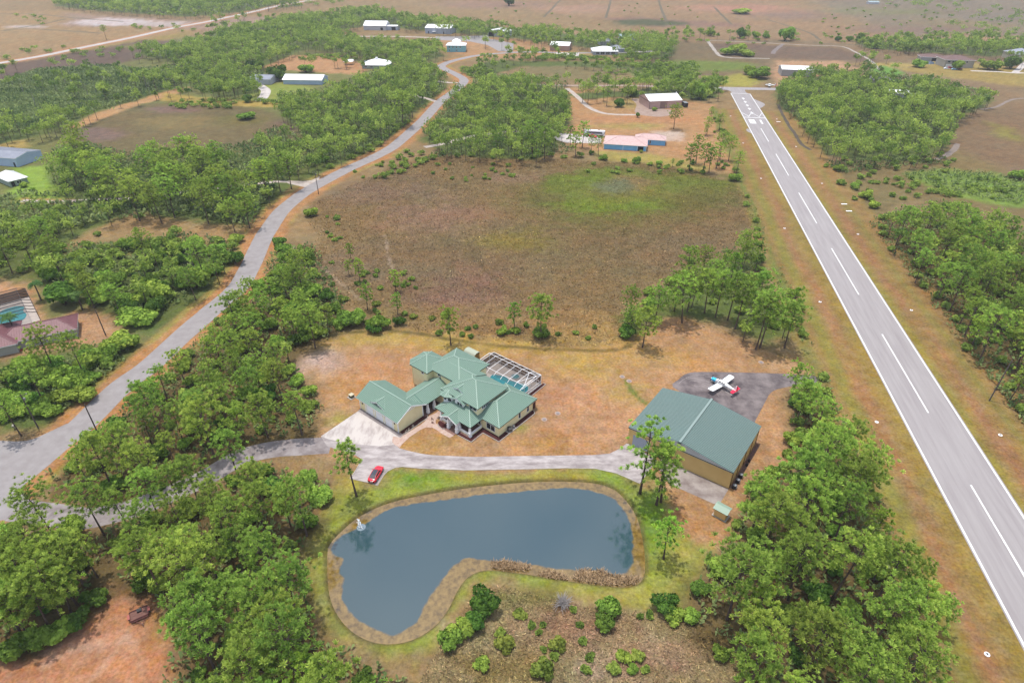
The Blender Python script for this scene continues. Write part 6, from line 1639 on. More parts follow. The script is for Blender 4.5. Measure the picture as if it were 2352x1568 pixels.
def make_pine(rng, H, R, cb, nb=22, per=6, nblade=24, blade=(0.38, 0.72), bw=(0.08, 0.15), lean=0.3, sparse=0.0):
    """Returns (MB trunk, crown verts, quads, tint)."""
    trunk = MB()
    az0 = rng.uniform(0, 6.28)
    bend = np.array([math.cos(az0), math.sin(az0)]) * lean
    def axis(t): return np.array([bend[0] * math.sin(t * 2.2), bend[1] * math.sin(t * 2.2), H * 0.95 * t])
    pts = [axis(t) for t in np.linspace(0, 1, 8)]
    r0 = 0.011 * H + 0.06
    trunk.tube(pts, [r0 * 1.25] + [r0 * (1 - 0.82 * t) for t in np.linspace(0.12, 1, 7)], 7)
    C = []; D = []
    for k in range(nb):
        t = (k + rng.uniform(0, 0.8)) / nb
        t = min(t, 0.97)
        z = cb + (1 - cb) * t
        prof = (1 - (max(t - 0.25, 0) / 0.80) ** 2.0) ** 0.5 if t < 1 else 0.1
        prof *= 0.72 + 0.28 * min(1, t / 0.3)
        L = R * prof * rng.uniform(0.72, 1.12)
        az = az0 + k * 2.39996 + rng.uniform(-0.4, 0.4)
        el = -0.12 + 0.75 * t + rng.uniform(-0.12, 0.12)
        o = axis(z)
        dr = np.array([math.cos(az) * math.cos(el), math.sin(az) * math.cos(el), math.sin(el)])
        tip = o + dr * L + np.array([0, 0, 0.10 * L])
        mid = o + dr * L * 0.5 - np.array([0, 0, 0.03 * L])
        trunk.tube([o, mid, tip], [0.045 + 0.012 * L, 0.035, 0.015], 4, cap=False)
        m = max(2, int(per * (0.5 + 0.5 * prof) + 0.5))
        for j in range(m):
            s = rng.uniform(0.38, 1.02) if j else 1.0
            lat = rng.normal(size=3) * np.array([1, 1, 0.5]) * (0.175 * R)
            p = o + (tip - o) * s + lat
            C.append(p); D.append(unit(dr * 0.6 + np.array([0, 0, 0.55]) + lat * 0.15))
    top = axis(1.0)
    for j in range(int(5 + R)):
        lat = rng.normal(size=3) * np.array([0.22 * R, 0.22 * R, 0.25])
        C.append(top + lat + np.array([0, 0, 0.1])); D.append(np.array([0, 0, 1.0]))
    C = np.array(C); D = np.array(D)
    if sparse:
        keep = rng.random(len(C)) > sparse; C = C[keep]; D = D[keep]
    v, q, idx = blades(rng, C, D, nblade, blade, bw)
    tt = np.clip(rng.normal(0.50, 0.20, len(C)), 0, 1)
    tint = np.clip(tt[idx] + rng.normal(0, 0.12, len(idx)), 0, 1)
    tint = np.repeat(tint, 4)
    return trunk, v, q, tint

def tree_proto(name, rng, leaf, crown_name='crown', **kw):
    trunk, v, q, tint = make_pine(rng, **kw)
    t = trunk.build('trunk', BARK); c = np_mesh(crown_name, v, q, leaf, attr={'Tint': tint})
    return t, c

prng = np.random.default_rng(21)
PINES = []      # (height, crown radius, trunk mesh, crown mesh)
def add_proto(lst, leaf, **kw):
    t, c = tree_proto('pine', prng, leaf, **kw)
    lst.append((kw['H'], kw['R'], t.data, c.data))
    bpy.data.objects.remove(t); bpy.data.objects.remove(c)
for H, R, cb, nb in ((15, 4.4, 0.52, 26), (15.5, 4.0, 0.56, 24), (14, 4.6, 0.48, 28), (16, 3.8, 0.60, 22), (13.5, 4.0, 0.42, 26), (15, 4.9, 0.55, 30), (14.5, 3.5, 0.50, 22)):
    add_proto(PINES, PINE_LEAF, H=H, R=R, cb=cb, nb=nb, per=7, nblade=28)
YOUNG = []
for H, R, cb, nb in ((10, 2.5, 0.42, 20), (9, 2.1, 0.40, 18), (11, 2.9, 0.46, 20)):
    add_proto(YOUNG, YOUNG_LEAF, H=H, R=R, cb=cb, nb=nb, per=6, nblade=30, blade=(0.28, 0.52), bw=(0.06, 0.11), lean=0.25)
OPEN = []
for H, R, cb, nb, sp in ((19, 4.6, 0.46, 24, 0.25), (16, 3.0, 0.55, 18, 0.3), (17, 3.6, 0.40, 22, 0.25)):
    add_proto(OPEN, PINE_LEAF, H=H, R=R, cb=cb, nb=nb, per=7, nblade=34, sparse=sp, lean=0.5)

def place_tree(proto, name, x, y, H, rz, label, cat, group=None, lean=(0, 0)):
    t = empty(name, (x, y, 0), rz, label, cat, group)
    s = H / proto[0]
    t.scale = (s, s, s * prng.uniform(0.96, 1.04))
    t.rotation_euler = (lean[0], lean[1], rz)
    for nm, me in (('trunk', proto[2]), ('crown', proto[3])):
        o = bpy.data.objects.new(nm, me); COL.objects.link(o); o.parent = t
    return t

# ---------------- shrubs
def shrub_mesh(rng, R, H, n, leaf, size=(0.25, 0.5), lumps=9):
    lp = []
    for k in range(lumps):
        a = rng.uniform(0, 6.28); r = R * math.sqrt(rng.uniform(0, 0.55)); z = H * rng.uniform(0.3, 0.72)
        lp.append((r * math.cos(a), r * math.sin(a), z, R * rng.uniform(0.32, 0.55)))
    lp.append((0, 0, H * 0.45, R * 0.7))
    C = []; D = []; T = []
    per = n // len(lp)
    for (x, y, z, r) in lp:
        d = unit(rng.normal(size=(per, 3))); d[:, 2] = np.abs(d[:, 2]) * np.where(rng.random(per) < 0.75, 1, -0.7)
        rr = r * rng.uniform(0.7, 1.05, (per, 1))
        p = np.array([x, y, z]) + d * rr * np.array([1, 1, min(1.0, H / (2 * R) * 1.2)])
        p[:, 2] = np.maximum(p[:, 2], 0.05)
        C.append(p); D.append(d); T.append(np.full(per, np.clip(rng.normal(0.5, 0.2), 0, 1)))
    C = np.concatenate(C); D = np.concatenate(D); T = np.concatenate(T)
    nrm = unit(D + rng.normal(size=D.shape) * 0.55)
    s1 = unit(np.cross(nrm, rng.normal(size=D.shape))); s2 = np.cross(nrm, s1)
    S = rng.uniform(size[0], size[1], (len(C), 1)) / 2
    v = np.stack([C - s1 * S - s2 * S * .7, C + s1 * S - s2 * S * .7, C + s1 * S * .6 + s2 * S, C - s1 * S * .6 + s2 * S], 1).reshape(-1, 3)
    tint = np.repeat(np.clip(T + rng.normal(0, 0.16, len(T)), 0, 1), 4)
    return v, np.arange(len(C) * 4).reshape(-1, 4), tint

SHRUBS = {}
for key, leaf, R, H, n in (('dark', BUSH_DARK, 2.0, 2.8, 1500), ('mid', BUSH_MID, 2.0, 2.4, 1400), ('bright', BUSH_MID, 2.2, 2.2, 1500), ('yellow', BUSH_YEL, 1.6, 1.8, 1000), ('tall', BUSH_DARK, 1.5, 3.4, 1400)):
    L_ = []
    for k in range(2):
        v, q, tn = shrub_mesh(prng, R, H, n, leaf)
        o = np_mesh('foliage', v, q, leaf, attr={'Tint': tn}); L_.append((R, H, o.data)); bpy.data.objects.remove(o)
    SHRUBS[key] = L_
v = MB()   # stems shared by every shrub
for k in range(5):
    a = k * 1.257; v.tube([(0.1 * math.cos(a), 0.1 * math.sin(a), 0), (0.5 * math.cos(a), 0.5 * math.sin(a), 0.8), (0.9 * math.cos(a), 0.9 * math.sin(a), 1.4)], [0.07, 0.05, 0.02], 5, cap=False)
_o = v.build('stem', BARK); STEM = _o.data; bpy.data.objects.remove(_o)
def place_shrub(key, x, y, R, label, hs=1.0, group=None, cat='bush', name='shrub'):
    t = empty(name, (x, y, 0), prng.uniform(0, 6.28), label, cat, group)
    pr = SHRUBS[key][prng.integers(0, 2)]
    s = R / pr[0]; t.scale = (s, s, s * hs)
    for nm, me in (('foliage', pr[2]), ('stem', STEM)):
        o = bpy.data.objects.new(nm, me); COL.objects.link(o); o.parent = t
    return t

# ---------------- where things may not grow
KEEP_OUT = [(MAIN_ROAD, 6.0), (DRIVE, 4.2), (FAR_ROAD, 7.0)]
_lines = [W([(728, 420), (580, 423), (440, 440), (300, 456), (120, 464), (50, 461)]), W([(975, 338), (1077, 315), (1140, 306)]), W([(1302, 203), (1350, 245), (1410, 263), (1468, 264)]),
          W([(1012, 237), (950, 219)]), W([(1057, 191), (1005, 186)]), W([(1150, 190), (1331, 197), (1568, 200), (1771, 204)]), W([(150, 288), (232, 256), (320, 232), (380, 208), (430, 194)]), W([(160, 294), (240, 262), (330, 238), (390, 214)])]
KEEP_OUT += [(l, 3.5) for l in _lines]
HOUSE_C = [(-236, 300, 22), (-229, 290, 13), (-134, 150, 15), (-160, 166, 12), (61, 350, 20), (102, 447, 17), (-86, 815, 22), (-160, 845, 30), (-17, 790, 18), (-57, 680, 15), (47, 693, 17), (90, 668, 18), (-119, 590, 17), (-146, 600, 8),
           (-194, 520, 16), (-163, 516, 18), (234, 562, 19), (394, 608, 18), (392, 642, 14), (286, 528, 11), (278, 478, 9), (484, 650, 18), (47, 369, 9)]
def clear_of(x, y, extra=0.0):
    ok = np.ones(len(x), bool)
    for line, r in KEEP_OUT: ok &= line_dist(x, y, line) > r + extra
    for cx, cy, r in HOUSE_C: ok &= (x - cx) ** 2 + (y - cy) ** 2 > (r * 0.95 + 2) ** 2
    s = (x - RWO[0]) * RWD[0] + (y - RWO[1]) * RWD[1]; o = (x - RWO[0]) * RWN[0] + (y - RWO[1]) * RWN[1]
    ok &= ~((np.abs(o) < 21) & (s < 350))
    ok &= poly_sdf(x, y, POND) > 3
    ok &= poly_sdf(x, y, DIRT_W) > -1
    return ok

def scatter(poly_px, spacing, rng, z=8.0, inset=0.0):
    P = np.array(W(poly_px, z)); x0, y0 = P.min(0); x1, y1 = P.max(0)
    area = (x1 - x0) * (y1 - y0); n = int(area / (spacing ** 2) * 3.0)
    x = rng.uniform(x0, x1, n); y = rng.uniform(y0, y1, n)
    ok = poly_sdf(x, y, P) < -inset
    x, y = x[ok], y[ok]
    cell = {}; keep = []
    for i in range(len(x)):
        cx, cy = int(x[i] // spacing), int(y[i] // spacing); bad = False
        for a in (-1, 0, 1):
            for b in (-1, 0, 1):
                for j in cell.get((cx + a, cy + b), ()):
                    if (x[i] - x[j]) ** 2 + (y[i] - y[j]) ** 2 < spacing ** 2: bad = True; break
        if not bad: cell.setdefault((cx, cy), []).append(i); keep.append(i)
    x, y = x[keep], y[keep]
    ok = clear_of(x, y)
    return x[ok], y[ok]

# ---------------- single pines seen on their own: picture position of the foot, height, crown kind, label
SOLO = [
 (1475.7, 797.7, 13.5, 'P', 4, 'round crowned pine standing alone on the orange lawn between house and far pines'),
 (1035.7, 792.7, 12.0, 'Y', 2, 'slim young pine behind the tower of the green roofed house'),
 (1242, 776, 14.0, 'P', 4, 'broad bushy pine at the near edge of the brown marsh'),
 (1182, 756, 9.0, 'Y', 1, 'small pine just left of the broad bushy marsh pine'),
 (914, 722.7, 7.5, 'Y', 0, 'small pine between the marsh and the rounded bright bush'),
 (844, 712, 9.0, 'Y', 0, 'pine rising from the thicket at the left corner of the marsh'),
 (909, 669, 8.0, 'Y', 1, 'young pine in the left part of the marsh, nearest of a row of four'),
 (827, 646, 8.5, 'Y', 1, 'thin young pine in the left part of the marsh, second of the row'),
 (802, 632, 5.5, 'Y', 1, 'tiny young pine in the left marsh beside the thin one'),
 (805.7, 599, 6.5, 'Y', 1, 'young pine farthest out in the left part of the marsh'),
 (1444, 742.7, 11.5, 'P', 1, 'pine at the right corner of the marsh behind the dark bush'),
 (819, 1138.7, 15.5, 'O', 1, 'thin open pine leaning over the red car by the pond'),
 (1469.6, 1133, 19.5, 'O', 0, 'tall open pine in front of the near hangar wall'),
 (1507.6, 1159, 17.0, 'O', 2, 'left of the twin pines in front of the near hangar'),
 (1517.7, 1153, 15.5, 'O', 2, 'right of the twin pines in front of the near hangar'),
 (1524, 1283.7, 11.0, 'Y', 2, 'young pine standing alone at the right end of the pond'),
 (705, 1230, 14.5, 'P', 0, 'pine standing on the lawn at the left end of the pond'),
 (1818, 916, 11.0, 'Y', 2, 'pale yellowish pine where the taxi strip leaves the ramp'),
 (2081, 1375, 9.5, 'P', 6, 'leaning pine at the runway edge of the right hand wood'),
 (2138, 1443.7, 8.5, 'P', 6, 'smaller leaning pine nearest the bottom right runway marker'),
 (1736, 1162, 9.5, 'P', 1, 'small pine at the corner of the wood behind the well house'),
 (1744.7, 799.4, 17.5, 'P', 0, 'tall pine with long bare trunk nearest the grey ramp'),
 (1736, 802.7, 16.5, 'P', 3, 'twin trunk neighbour left of the tall pine by the ramp'),
 (1801, 799.4, 15.0, 'P', 1, 'pine standing by itself between the far pines and the runway'),
 (1688, 756, 16.0, 'P', 3, 'bare trunked pine at the lawn edge of the far pines'),
 (1671, 736, 16.0, 'P', 6, 'second bare trunked pine at the lawn edge of the far pines'),
 (1643, 729, 15.5, 'P', 3, 'third bare trunked pine at the lawn edge of the far pines'),
 (1618, 719, 15.0, 'P', 6, 'fourth bare trunked pine at the lawn edge of the far pines'),
 (1578, 716, 14.5, 'P', 1, 'leftmost bare trunked pine at the lawn edge of the far pines'),
 (1547.3, 296.7, 14.5, 'P', 2, 'tall lone pine in front of the dusty pink barn'),
 (1337, 340, 14.0, 'Y', 0, 'slim pine in front of the pad left of the blue house'),
 (1322, 360, 13.0, 'Y', 1, 'second slim pine from the left near the blue house'),
 (1310, 337, 11.0, 'Y', 1, 'leftmost slim pine before the concrete pad of the blue house'),
 (1357, 352, 9.0, 'Y', 0, 'short pine nearest the motorhome pad'),
 (1374, 357, 10.0, 'Y', 2, 'pine at the left corner of the blue house'),
 (1544, 383, 4.0, 'Y', 1, 'small pine on the grass below the blue house wing'),
 (1620, 313, 6.0, 'Y', 1, 'slender sapling in the orange lot by the runway'),
 (1632, 275, 8.0, 'Y', 1, 'slender pine at the runway side beyond the orange lot'),
 (1583, 393, 13, 'Y', 0, 'nearest left pine of the runway clump by the blue house lot'),
 (1598, 377, 14, 'Y', 2, 'second pine from the left in the runway clump'),
 (1614, 397, 14, 'Y', 2, 'third pine from the left in the runway clump'),
 (1628, 397, 12, 'Y', 1, 'fourth pine from the left in the runway clump'),
 (1645, 387, 13, 'Y', 2, 'fifth pine from the left in the runway clump'),
 (1653, 367, 14, 'P', 1, 'dark pine near the middle of the runway clump'),
 (1673, 370, 13, 'P', 1, 'second dark pine in the runway clump, right of the other'),
 (1691, 400, 11, 'Y', 2, 'rightmost near pine of the runway clump'),
 (1623, 310, 9.5, 'P', 0, 'far left pine of the runway clump'),
 (1651, 300, 9.5, 'P', 2, 'far right pine of the runway clump'),
 (1393, 244, 12, 'P', 1, 'twin trunk pine on the left of the shell drive lot'),
 (1440, 238, 13, 'P', 0, 'pine in the middle of the shell drive lot'),
 (1338, 236, 14, 'P', 3, 'pine where the shell drive begins'),
 (1350, 239, 13, 'P', 3, 'second pine where the shell drive begins'),
 (1371, 216, 14, 'P', 6, 'pine on the far side of the shell drive lot'),
 (1393, 213, 13, 'P', 1, 'pine on the far side of the shell drive lot, right of the other'),
 (124, 852, 13.5, 'P', 2, 'broad crowned pine in front of the maroon roofed villa'),
 (245, 92, 14, 'P', 3, 'dark lone pine by the far road at top left'),
 (510, 58, 14, 'P', 1, 'pine at the end of the far road'),
]
pines = []      # dicts
for x, y, H, k, i, lab in SOLO:
    w = at2(x, y); pr = {'P': PINES, 'Y': YOUNG, 'O': OPEN}[k][i % (7 if k == 'P' else 3)]
    pines.append(dict(x=w[0], y=w[1], H=H, proto=pr, label=lab, solo=True, stand='pines standing by themselves'))
solo_xy = np.array([(p['x'], p['y']) for p in pines])
DENS = {'the wood left of the pond': (4.5, 1.0), 'the wood between road and house': (4.9, 0.86), 'the wood right of the hangar': (4.7, 1.0), 'the wood across the runway': (5.1, 0.93), 'the pines between marsh and runway': (6.0, 0.92),
        'the far wood right of the runway': (5.4, 0.95), 'the middle wood': (5.4, 0.92), 'the wood left of the bend': (5.4, 0.95), 'the pine belt below the left marsh': (5.2, 0.95), 'the scrub wood on the left': (6.0, 0.8),
        'the trees behind the pool house': (6.2, 0.75), 'the thicket beside the road': (9.5, 0.75), 'the far left wood': (5.6, 0.95), 'the far wood above': (6.4, 0.95), 'the tree line behind the white hangars': (6.2, 1.0),
        'the bush belt of the far marsh': (7.0, 0.6), 'the trees behind the pink hangar': (5.6, 0.85), 'the top left wood': (8.0, 0.95), 'the far right belt': (7.5, 0.9)}
NEAR = ('the wood left of the pond', 'the wood between road and house', 'the wood right of the hangar', 'the wood across the runway', 'the pines between marsh and runway')
for nm, poly in STANDS.items():
    sp, hs = DENS[nm]
    xs, ys = scatter(poly, sp, prng, 8.0 + 1.2 * (hs > 0.9), {'the wood between road and house': 3.4, 'the wood left of the pond': 2.8, 'the wood right of the hangar': 2.4}.get(nm, 1.0))
    if nm not in NEAR:
        ok = vnoise(xs, ys, 26.0, 91, 2) > 0.25; xs, ys = xs[ok], ys[ok]
    for x, y in zip(xs, ys):
        if len(solo_xy) and ((solo_xy - (x, y)) ** 2).sum(1).min() < 9: continue
        H = float(np.clip(prng.normal(13.3, 2.3), 8, 18)) * hs
        if nm not in NEAR: H *= 0.72 + 0.56 * float(vnoise(np.array([x]), np.array([y]), 34.0, 95, 2)[0])
        young = prng.random() < 0.10
        pr = YOUNG[prng.integers(0, 3)] if young else PINES[prng.integers(0, 7)]
        if young: H *= 0.72
        pines.append(dict(x=float(x), y=float(y), H=H, proto=pr, label=None, solo=False, stand=nm, young=young))
for x, y, H in ((90, 1345, 14), (130, 1310, 13), (58, 1360, 14), (16, 1390, 13), (100, 1270, 14), (40, 1300, 14), (150, 1270, 13), (60, 1240, 14), (10, 1270, 14), (240, 1228, 13), (365, 1190, 12.5), (420, 1168, 12), (548, 1098, 12), (120, 1222, 12.5), (455, 1150, 11), (300, 1215, 11)):
    H = min(H, 14)
    w = at2(x, y, H * 0.72 if y > 1232 or (x, y) == (10, 1270) else 0.0); pines.append(dict(x=w[0], y=w[1], H=H, proto=PINES[int(x + y) % 7], label=None, solo=False, stand='the wood left of the pond', young=False))
for p in pines:
    u, v = proj(p['x'], p['y'], p['H'] * 0.7); p['u'], p['v'] = float(u), float(v)
    p['dist'] = math.sqrt(p['x'] ** 2 + p['y'] ** 2 + 88.0 ** 2)
    p['inview'] = -25 < p['u'] < 2377 and -30 < p['v'] < 1640
print('PINES', len(pines), sum(p['inview'] for p in pines))
GUARD = [(318, 1408, 62), (1655, 1170, 30), (835, 1090, 40), (870, 1090, 30), (745, 1030, 40), (130, 700, 50), (1410, 330, 60), (330, 1480, 60)]
pines = [p for p in pines if p['solo'] or not any(math.hypot(p['u'] - a, (p['v'] - b)) < r for a, b, r in GUARD)]
order = sorted([p for p in pines if not p['solo'] and p['inview']], key=lambda p: -p['H'] / p['dist'])
NIND = 292 - len(SOLO)
for p in order[:NIND]: p['ind'] = True

# ---------------- labels that single each tree out
LANDMARKS = [('rusty farm trailer', (-63.4, 64.1)), ('red car', (-29.1, 97.4)), ('pond fountain', at2(829, 1207)), ('triple garage', hw(3, 9)), ('house porch', hw(9, -9)), ('near hangar', hg(9, -12)), ('tiny tan shed', (42.0, 87.4)),
             ('blue nosed aeroplane', (53.8, 129.7)), ('near road pole', at2(230, 1005)), ('leaning crossarm pole', at2(88, 982)), ('villa pool cage', (-160, 166)), ('bare patch pole', at2(243, 770)), ('bottom right runway marker', at2(2267, 1502)),
             ('nearest right runway marker', at2(2297, 999)), ('second right runway marker', at2(2093, 712)), ('third left runway marker', at2(1883, 693)), ('pond left end', at2(742, 1300)), ('reed bed', at2(1380, 1325)), ('bushes pole', at2(449, 625)), ('pale drive pole', at2(732, 446)),
             ('blue ranch house', (60, 345)), ('dusty pink barn', (102, 440)), ('second left runway marker', at2(2013, 969)), ('grey dead bush', at2(1292, 1375))]
ORD = ['closest', 'second', 'third', 'fourth', 'fifth', 'sixth', 'seventh', 'eighth', 'ninth', 'tenth', 'eleventh', 'twelfth', '13th', '14th', '15th', '16th', '17th', '18th', '19th', '20th', '21st', '22nd', '23rd', '24th', '25th', '26th', '27th', '28th', '29th', '30th']
SECT = ['right of', 'beyond right of', 'beyond', 'beyond left of', 'left of', 'in front left of', 'in front of', 'in front right of']
def label_all(items, kind, look):
    """items: dicts with x, y. Gives each the nearest landmark, the side of it and its rank on that side."""
    buckets = {}
    for it in items:
        k, (nm, w) = min(enumerate(LANDMARKS), key=lambda e: (e[1][1][0] - it['x']) ** 2 + (e[1][1][1] - it['y']) ** 2)
        a = math.atan2(it['y'] - w[1], it['x'] - w[0]); s = int(round(a / (math.pi / 4))) % 8
        it['lmd'] = math.hypot(it['y'] - w[1], it['x'] - w[0])
        buckets.setdefault((nm, s), []).append(it)
    for (nm, s), L_ in buckets.items():
        L_.sort(key=lambda i: i['lmd'])
        for r, it in enumerate(L_):
            it['label'] = '%s %s %s the %s, %s on that side' % (look(it), kind, SECT[s], nm, ORD[min(r, 29)] + (' closest' if r else ''))
ind = [p for p in pines if p.get('ind')]
label_all(ind, 'pine', lambda p: 'young' if p.get('young') else ('tall' if p['H'] > 15.3 else ('low' if p['H'] < 12.5 else 'green')))
for p in pines:
    if p['solo']:
        place_tree(p['proto'], 'pine_tree', p['x'], p['y'], p['H'], prng.uniform(0, 6.28), p['label'], 'pine', p['stand'])
    elif p.get('ind'):
        place_tree(p['proto'], 'pine_tree', p['x'], p['y'], p['H'], prng.uniform(0, 6.28), p['label'], 'pine', 'pines of ' + p['stand'], (prng.normal(0, 0.03), prng.normal(0, 0.03)))

# ---------------- the rest of the pines: one far wood
rest = [p for p in pines if not p['solo'] and not p.get('ind')]
# thin scatter of pines over the far country as well
extra = []
for (x0, y0, x1, y1, n) in [(1480, 82, 1760, 100, 26), (1990, 92, 2352, 112, 40), (1050, 108, 1300, 150, 30), (700, 140, 1000, 165, 30), (480, 45, 760, 75, 40), (1960, 130, 2040, 160, 6), (2080, 118, 2200, 128, 8), (1820, 170, 2050, 200, 30),
                           (1300, 195, 1660, 214, 40), (0, 235, 300, 160, 40), (380, 232, 600, 225, 14), (300, 120, 470, 150, 26), (2240, 140, 2352, 160, 8), (2040, 95, 2200, 128, 26)]:
    for k in range(n):
        w = at2(prng.uniform(x0, x1), y0 + (y1 - y0) * prng.random()); extra.append((w[0], w[1], prng.uniform(8, 14)))
ex = np.array(extra); ok = clear_of(ex[:, 0], ex[:, 1]); ex = ex[ok]
FX = np.concatenate([np.array([p['x'] for p in rest]), ex[:, 0]]); FY = np.concatenate([np.array([p['y'] for p in rest]), ex[:, 1]]); FH = np.concatenate([np.array([p['H'] for p in rest]), ex[:, 2]])
def far_wood(name, X, Y, Hh, rng, ncard, k):
    n = len(X); R = Hh * rng.uniform(0.25, 0.34, n) * k
    ti = np.repeat(np.arange(n), ncard)
    cl = rng.integers(0, 9, n * ncard)                       # nine limbs per tree give clumps and gaps
    la = rng.uniform(0, 6.28, (n, 9)); lr = np.sqrt(rng.uniform(0.05, 1, (n, 9))) * 0.8; lz = rng.uniform(0.0, 1.0, (n, 9)) * (1 - 0.55 * lr)
    lt = np.clip(rng.normal(0.5, 0.17, (n, 9)) + rng.normal(0, 0.2, (n, 1)), 0, 1)
    a = la[ti, cl]; r = lr[ti, cl] * R[ti]; z = Hh[ti] * (0.58 + 0.38 * lz[ti, cl])
    c = np.stack([X[ti] + r * np.cos(a), Y[ti] + r * np.sin(a), z], 1) + rng.normal(size=(len(ti), 3)) * (R[ti] * 0.21)[:, None] * np.array([1, 1, 0.75])
    nr = unit(rng.normal(size=c.shape) + np.array([0, 0, 0.7]))
    s1 = unit(np.cross(nr, rng.normal(size=c.shape))); s2 = np.cross(nr, s1)
    S = rng.uniform(0.6, 1.15, (len(ti), 1)) * (0.85 + 0.0004 * np.hypot(X, Y)[ti][:, None])
    v = np.stack([c - s1 * S * .5 - s2 * S * .18, c + s1 * S * .5 - s2 * S * .18, c + s1 * S * .4 + s2 * S * .28, c - s1 * S * .4 + s2 * S * .28], 1).reshape(-1, 3)
    tint = np.repeat(np.clip(lt[ti, cl] + rng.normal(0, 0.12, len(ti)), 0, 1), 4)
    q = np.arange(len(ti) * 4).reshape(-1, 4)
    # trunks
    tv = []; r0 = 0.16
    for k2 in range(3):
        a = 2.094 * k2
        tv.append(np.stack([X + r0 * math.cos(a), Y + r0 * math.sin(a), np.zeros(n)], 1)); tv.append(np.stack([X + 0.5 * r0 * math.cos(a), Y + 0.5 * r0 * math.sin(a), Hh * 0.9], 1))
    tv = np.stack(tv, 1).reshape(-1, 3); b = np.arange(n)[:, None] * 6
    tq = np.concatenate([b + np.array([[0, 2, 3, 1]]), b + np.array([[2, 4, 5, 3]]), b + np.array([[4, 0, 1, 5]])])
    V = np.concatenate([v, tv]); Q = np.concatenate([q, tq + len(v)])
    T = np.concatenate([tint, np.zeros(len(tv))])
    o = np_mesh(name, V, Q, FAR_LEAF, attr={'Tint': T})
    o.data.materials.append(BARK)
    mi = np.zeros(len(Q), np.int32); mi[len(q):] = 1
    o.data.polygons.foreach_set('material_index', mi)
    return o
far = far_wood('pine_wood', FX, FY, FH, prng, 190, 1.0)
tag(far, 'green pine woods spread over the middle distance and far land', 'wood', kind='stuff')

